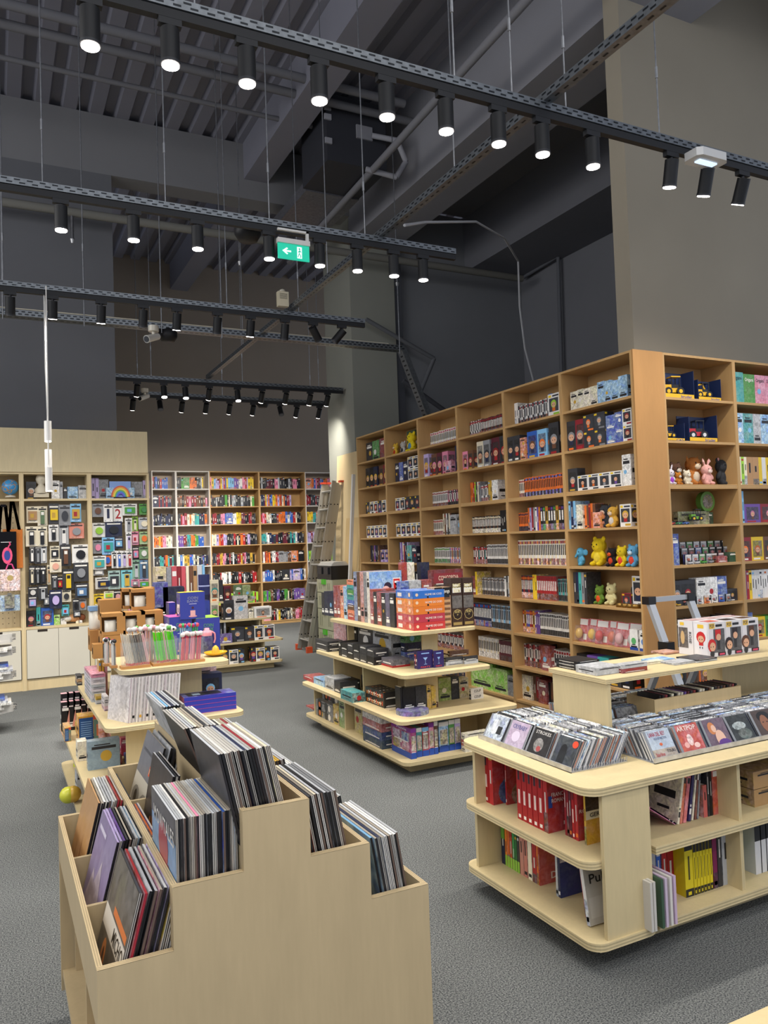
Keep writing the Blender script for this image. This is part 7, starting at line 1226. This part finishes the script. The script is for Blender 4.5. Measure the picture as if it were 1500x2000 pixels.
# ================================================================== LADDERS, CRATES, SHEETS
AL = C('b4b2ac')
def ladder():
    e = empty('extension_ladder', (4.22, 11.05, 0), 'tall triple aluminium extension ladder leaning at far right of aisle', 'ladder')
    for s_, off in ((0, 0), (1, .07), (2, .13)):
        L = 2.62-.03*s_
        for nm, y in (('stile', -.02+off*.3), ('stile', .40+off*.3)):
            m = MB(); m.box(-.03, 0, 0, .03, .022, L, C('aeaba4'))
            for k in range(8): m.cyl((-.031, .011, .22+k*.29), (-.033, .011, .22+k*.29), .011, .011, C('26262a'), 8); m.cyl((0, -.001, .22+k*.29), (0, -.003, .22+k*.29), .011, .011, C('26262a'), 8)
            m.build(nm, 'alu', e, Matrix.Translation((off, y, .02)) @ Matrix.Rotation(math.radians(11), 4, 'Y'))
        for k in range(9): m = MB(); m.cyl((0, .0+off*.3, .15+k*.29), (0, .42+off*.3, .15+k*.29), .014, .014, AL, 8); m.build('rung', 'alu', e, Matrix.Translation((off, 0, .02)) @ Matrix.Rotation(math.radians(11), 4, 'Y'))
    for y in (-.04, .42): m = MB(); m.box(-.045, -.01, 0, .045, .04, .09, C('d9532a')); m.build('rubber_foot', 'plas', e, Matrix.Translation((0, y, 0)))
    m = MB(); m.box(-.034, .41, 1.3, -.0325, .43, 1.75, C('e4e0d8')); m.build('warning_label', 'prt', e, Matrix.Rotation(math.radians(11), 4, 'Y')) if 0 else None
    for k in range(3): m = MB(); m.box(-.04, -.03, 0, .04, .06, .03, C('b8402a')); m.build('end_cap', 'plas', e, Matrix.Translation((.50+k*.07, .40 if k < 2 else .0, 2.57)))
ladder()
e = empty('toolbox_stack', (4.36, 10.42, 0), 'stack of grey-green plastic toolboxes with bright green latches', 'toolboxes'); m0 = C('a9a98e')
for k, (z0, z1) in enumerate(((0, .36), (.37, .66), (.67, .90), (.91, 1.10))):
    m = MB(); m.prism(rr(0, 0, .31, .58, .03), z0, z1, m0); [m.box(-.006, .06+q*.065, z0+.05, 0, .09+q*.065, z1-.05, mulc(m0, .8)) for q in (0, 1, 5, 6)]; m.build('toolbox', 'plas', e)
    m = MB(); m.prism([(-.02, .22), (.0, .20), (.0, .36), (-.02, .34)], z1-.07, z1+.005, C('4fae2a')); m.build('latch', 'plas', e)
m = MB(); m.box(.01, .02, 1.10, .30, .56, 1.30, C('1c1c1e')); m.box(-.01, .1, 1.18, .01, .26, 1.28, C('2c2c30')); m.box(-.01, .34, 1.18, .01, .50, 1.28, C('2c2c30')); tag(m.build('black_case', 'plas', None, Matrix.Translation((4.36, 10.42, .0))), 'black lidded case standing on the grey-green toolbox stack', 'case')
m = MB()
for k in range(5): m.box(.02+.01*k, .03, 1.302+k*.012, .30-.012*k, .54-.02*(k % 2), 1.311+k*.012, C('d8d6d0'))
o = m.build('folded_sheeting', 'plas', None, Matrix.Translation((4.36, 10.42, 0))); o['kind'] = 'stuff'; tag(o, 'folded white plastic sheeting lying on the black case', 'plastic sheeting')
for k, (y0, y1, h, lean, c, lb) in enumerate(((9.72, 11.3, 3.0, 3.0, 'd6c096', 'tallest pale plywood sheet leaning on the far column'), (9.95, 10.8, 2.0, 4.2, 'ccb080', 'shorter plywood sheet leaning before the tallest sheet'))):
    m = MB(); m.board(0, y0, 0, .018, y1, h, C(c)); tag(m.build('plywood_sheet', 'oak', None, Matrix.Translation((4.74-.09*k, 0, .004)) @ Matrix.Rotation(math.radians(lean), 4, 'Y')), lb, 'plywood sheet')
for k, (y, h, w, ln, c) in enumerate(((10.05, 1.9, .07, 5, 'd2b888'), (9.92, 1.85, .05, 6, 'd2b888'))):
    m = MB(); m.board(0, 0, 0, .02, w, h, C(c)); tag(m.build('timber_batten', 'oak', None, Matrix.Translation((4.52, y, .003)) @ Matrix.Rotation(math.radians(ln), 4, 'Y')), f'{["wider", "narrower"][k]} wooden batten leaning before the plywood sheets', 'batten')
m = MB(); m.tube([(4.50, 10.25, .02), (4.60, 10.05, 2.6)], .03, C('d8d6d2'), 4); tag(m.build('white_strip', 'matte'), 'long white strip leaning between ladder and tall bookcase', 'strip')
m = MB(); m.tube([(4.2, 9.9, .02), (4.45, 9.8, 1.1)], .03, C('d8d6d2'), 4); tag(m.build('white_strip', 'matte'), 'short white strip leaning low before the toolboxes', 'strip')
# step ladder behind the raised shelf
Q0 = at_Y(1268, 1172, 4.12); Q1 = at_X(1325, 1333, Q0.x); dz = (Q0-Q1)/(Q0.z-Q1.z); F0 = Q0-dz*Q0.z; R0 = at_Y(1345, 1160, 4.12); wd = R0.x-Q0.x
e = empty('step_ladder', (Q0.x, F0.y, 0), 'aluminium step ladder with black fittings behind the raised shelf', 'step ladder'); inv = Matrix.Translation(-Vector((Q0.x, F0.y, 0)))
def bar(p, q, w, t, c, nm, mat='alu'):
    p = Vector(p); q = Vector(q); d = (q-p); L = d.length; m = MB(); m.box(-w/2, -t/2, 0, w/2, t/2, L, C(c)); R = d.to_track_quat('Z', 'X').to_matrix().to_4x4(); m.build(nm, mat, e, inv @ Matrix.Translation(p) @ R)
for x in (Q0.x, Q0.x+wd):
    top = Vector((x, Q0.y, Q0.z)); ft = Vector((x, F0.y, 0.01)); bar(ft, top, .03, .055, 'b9bcc0', 'front_stile'); hz = .62; hg = ft+(top-ft)*(hz+.1); bar(Vector((x+.02, hg.y+.45, .01)), hg, .03, .045, 'a2a5aa', 'rear_leg')
    m = MB(); m.box(-.03, -.045, -.04, .035, .045, .04, C('1a1a1c')); m.build('hinge_fitting', 'plas', e, inv @ Matrix.Translation(hg)); m = MB(); m.box(-.035, -.03, -.03, .035, .035, .025, C('1a1a1c')); m.build('corner_cap', 'plas', e, inv @ Matrix.Translation(top))
bar((Q0.x, Q0.y, Q0.z), (Q0.x+wd, Q0.y, Q0.z), .035, .035, 'b9bcc0', 'handle_bar')
for k in (.2, .42, .62):
    a = Vector((Q0.x, F0.y, 0))+(Vector((Q0.x, Q0.y, Q0.z))-Vector((Q0.x, F0.y, 0)))*k; m = MB(); m.box(0, -.06, -.015, wd, .06, .01, C('9a9da2')); m.build('step', 'alu', e, inv @ Matrix.Translation(a))
# ================================================================== place the counted goods
CAP = {'book': 215}
for kind, lst in PEND.items():
    lst.sort(key=lambda t: -t[0]); rest = {}
    for i, (sz, mb, Mx, name, label, cat, group, mat) in enumerate(lst):
        if i < CAP.get(kind, 300) if isinstance(CAP, dict) else i < CAP: tag(mb.build(name, mat, None, Mx), label, cat, group)
        else: rest.setdefault(mat, MB()).merge(mb, Mx)
    for mat, mb in rest.items():
        nm, lab, cat = STUFF[kind]; o = mb.build(nm, mat); tag(o, lab, cat, kind='stuff')
for o in USED.values(): pass
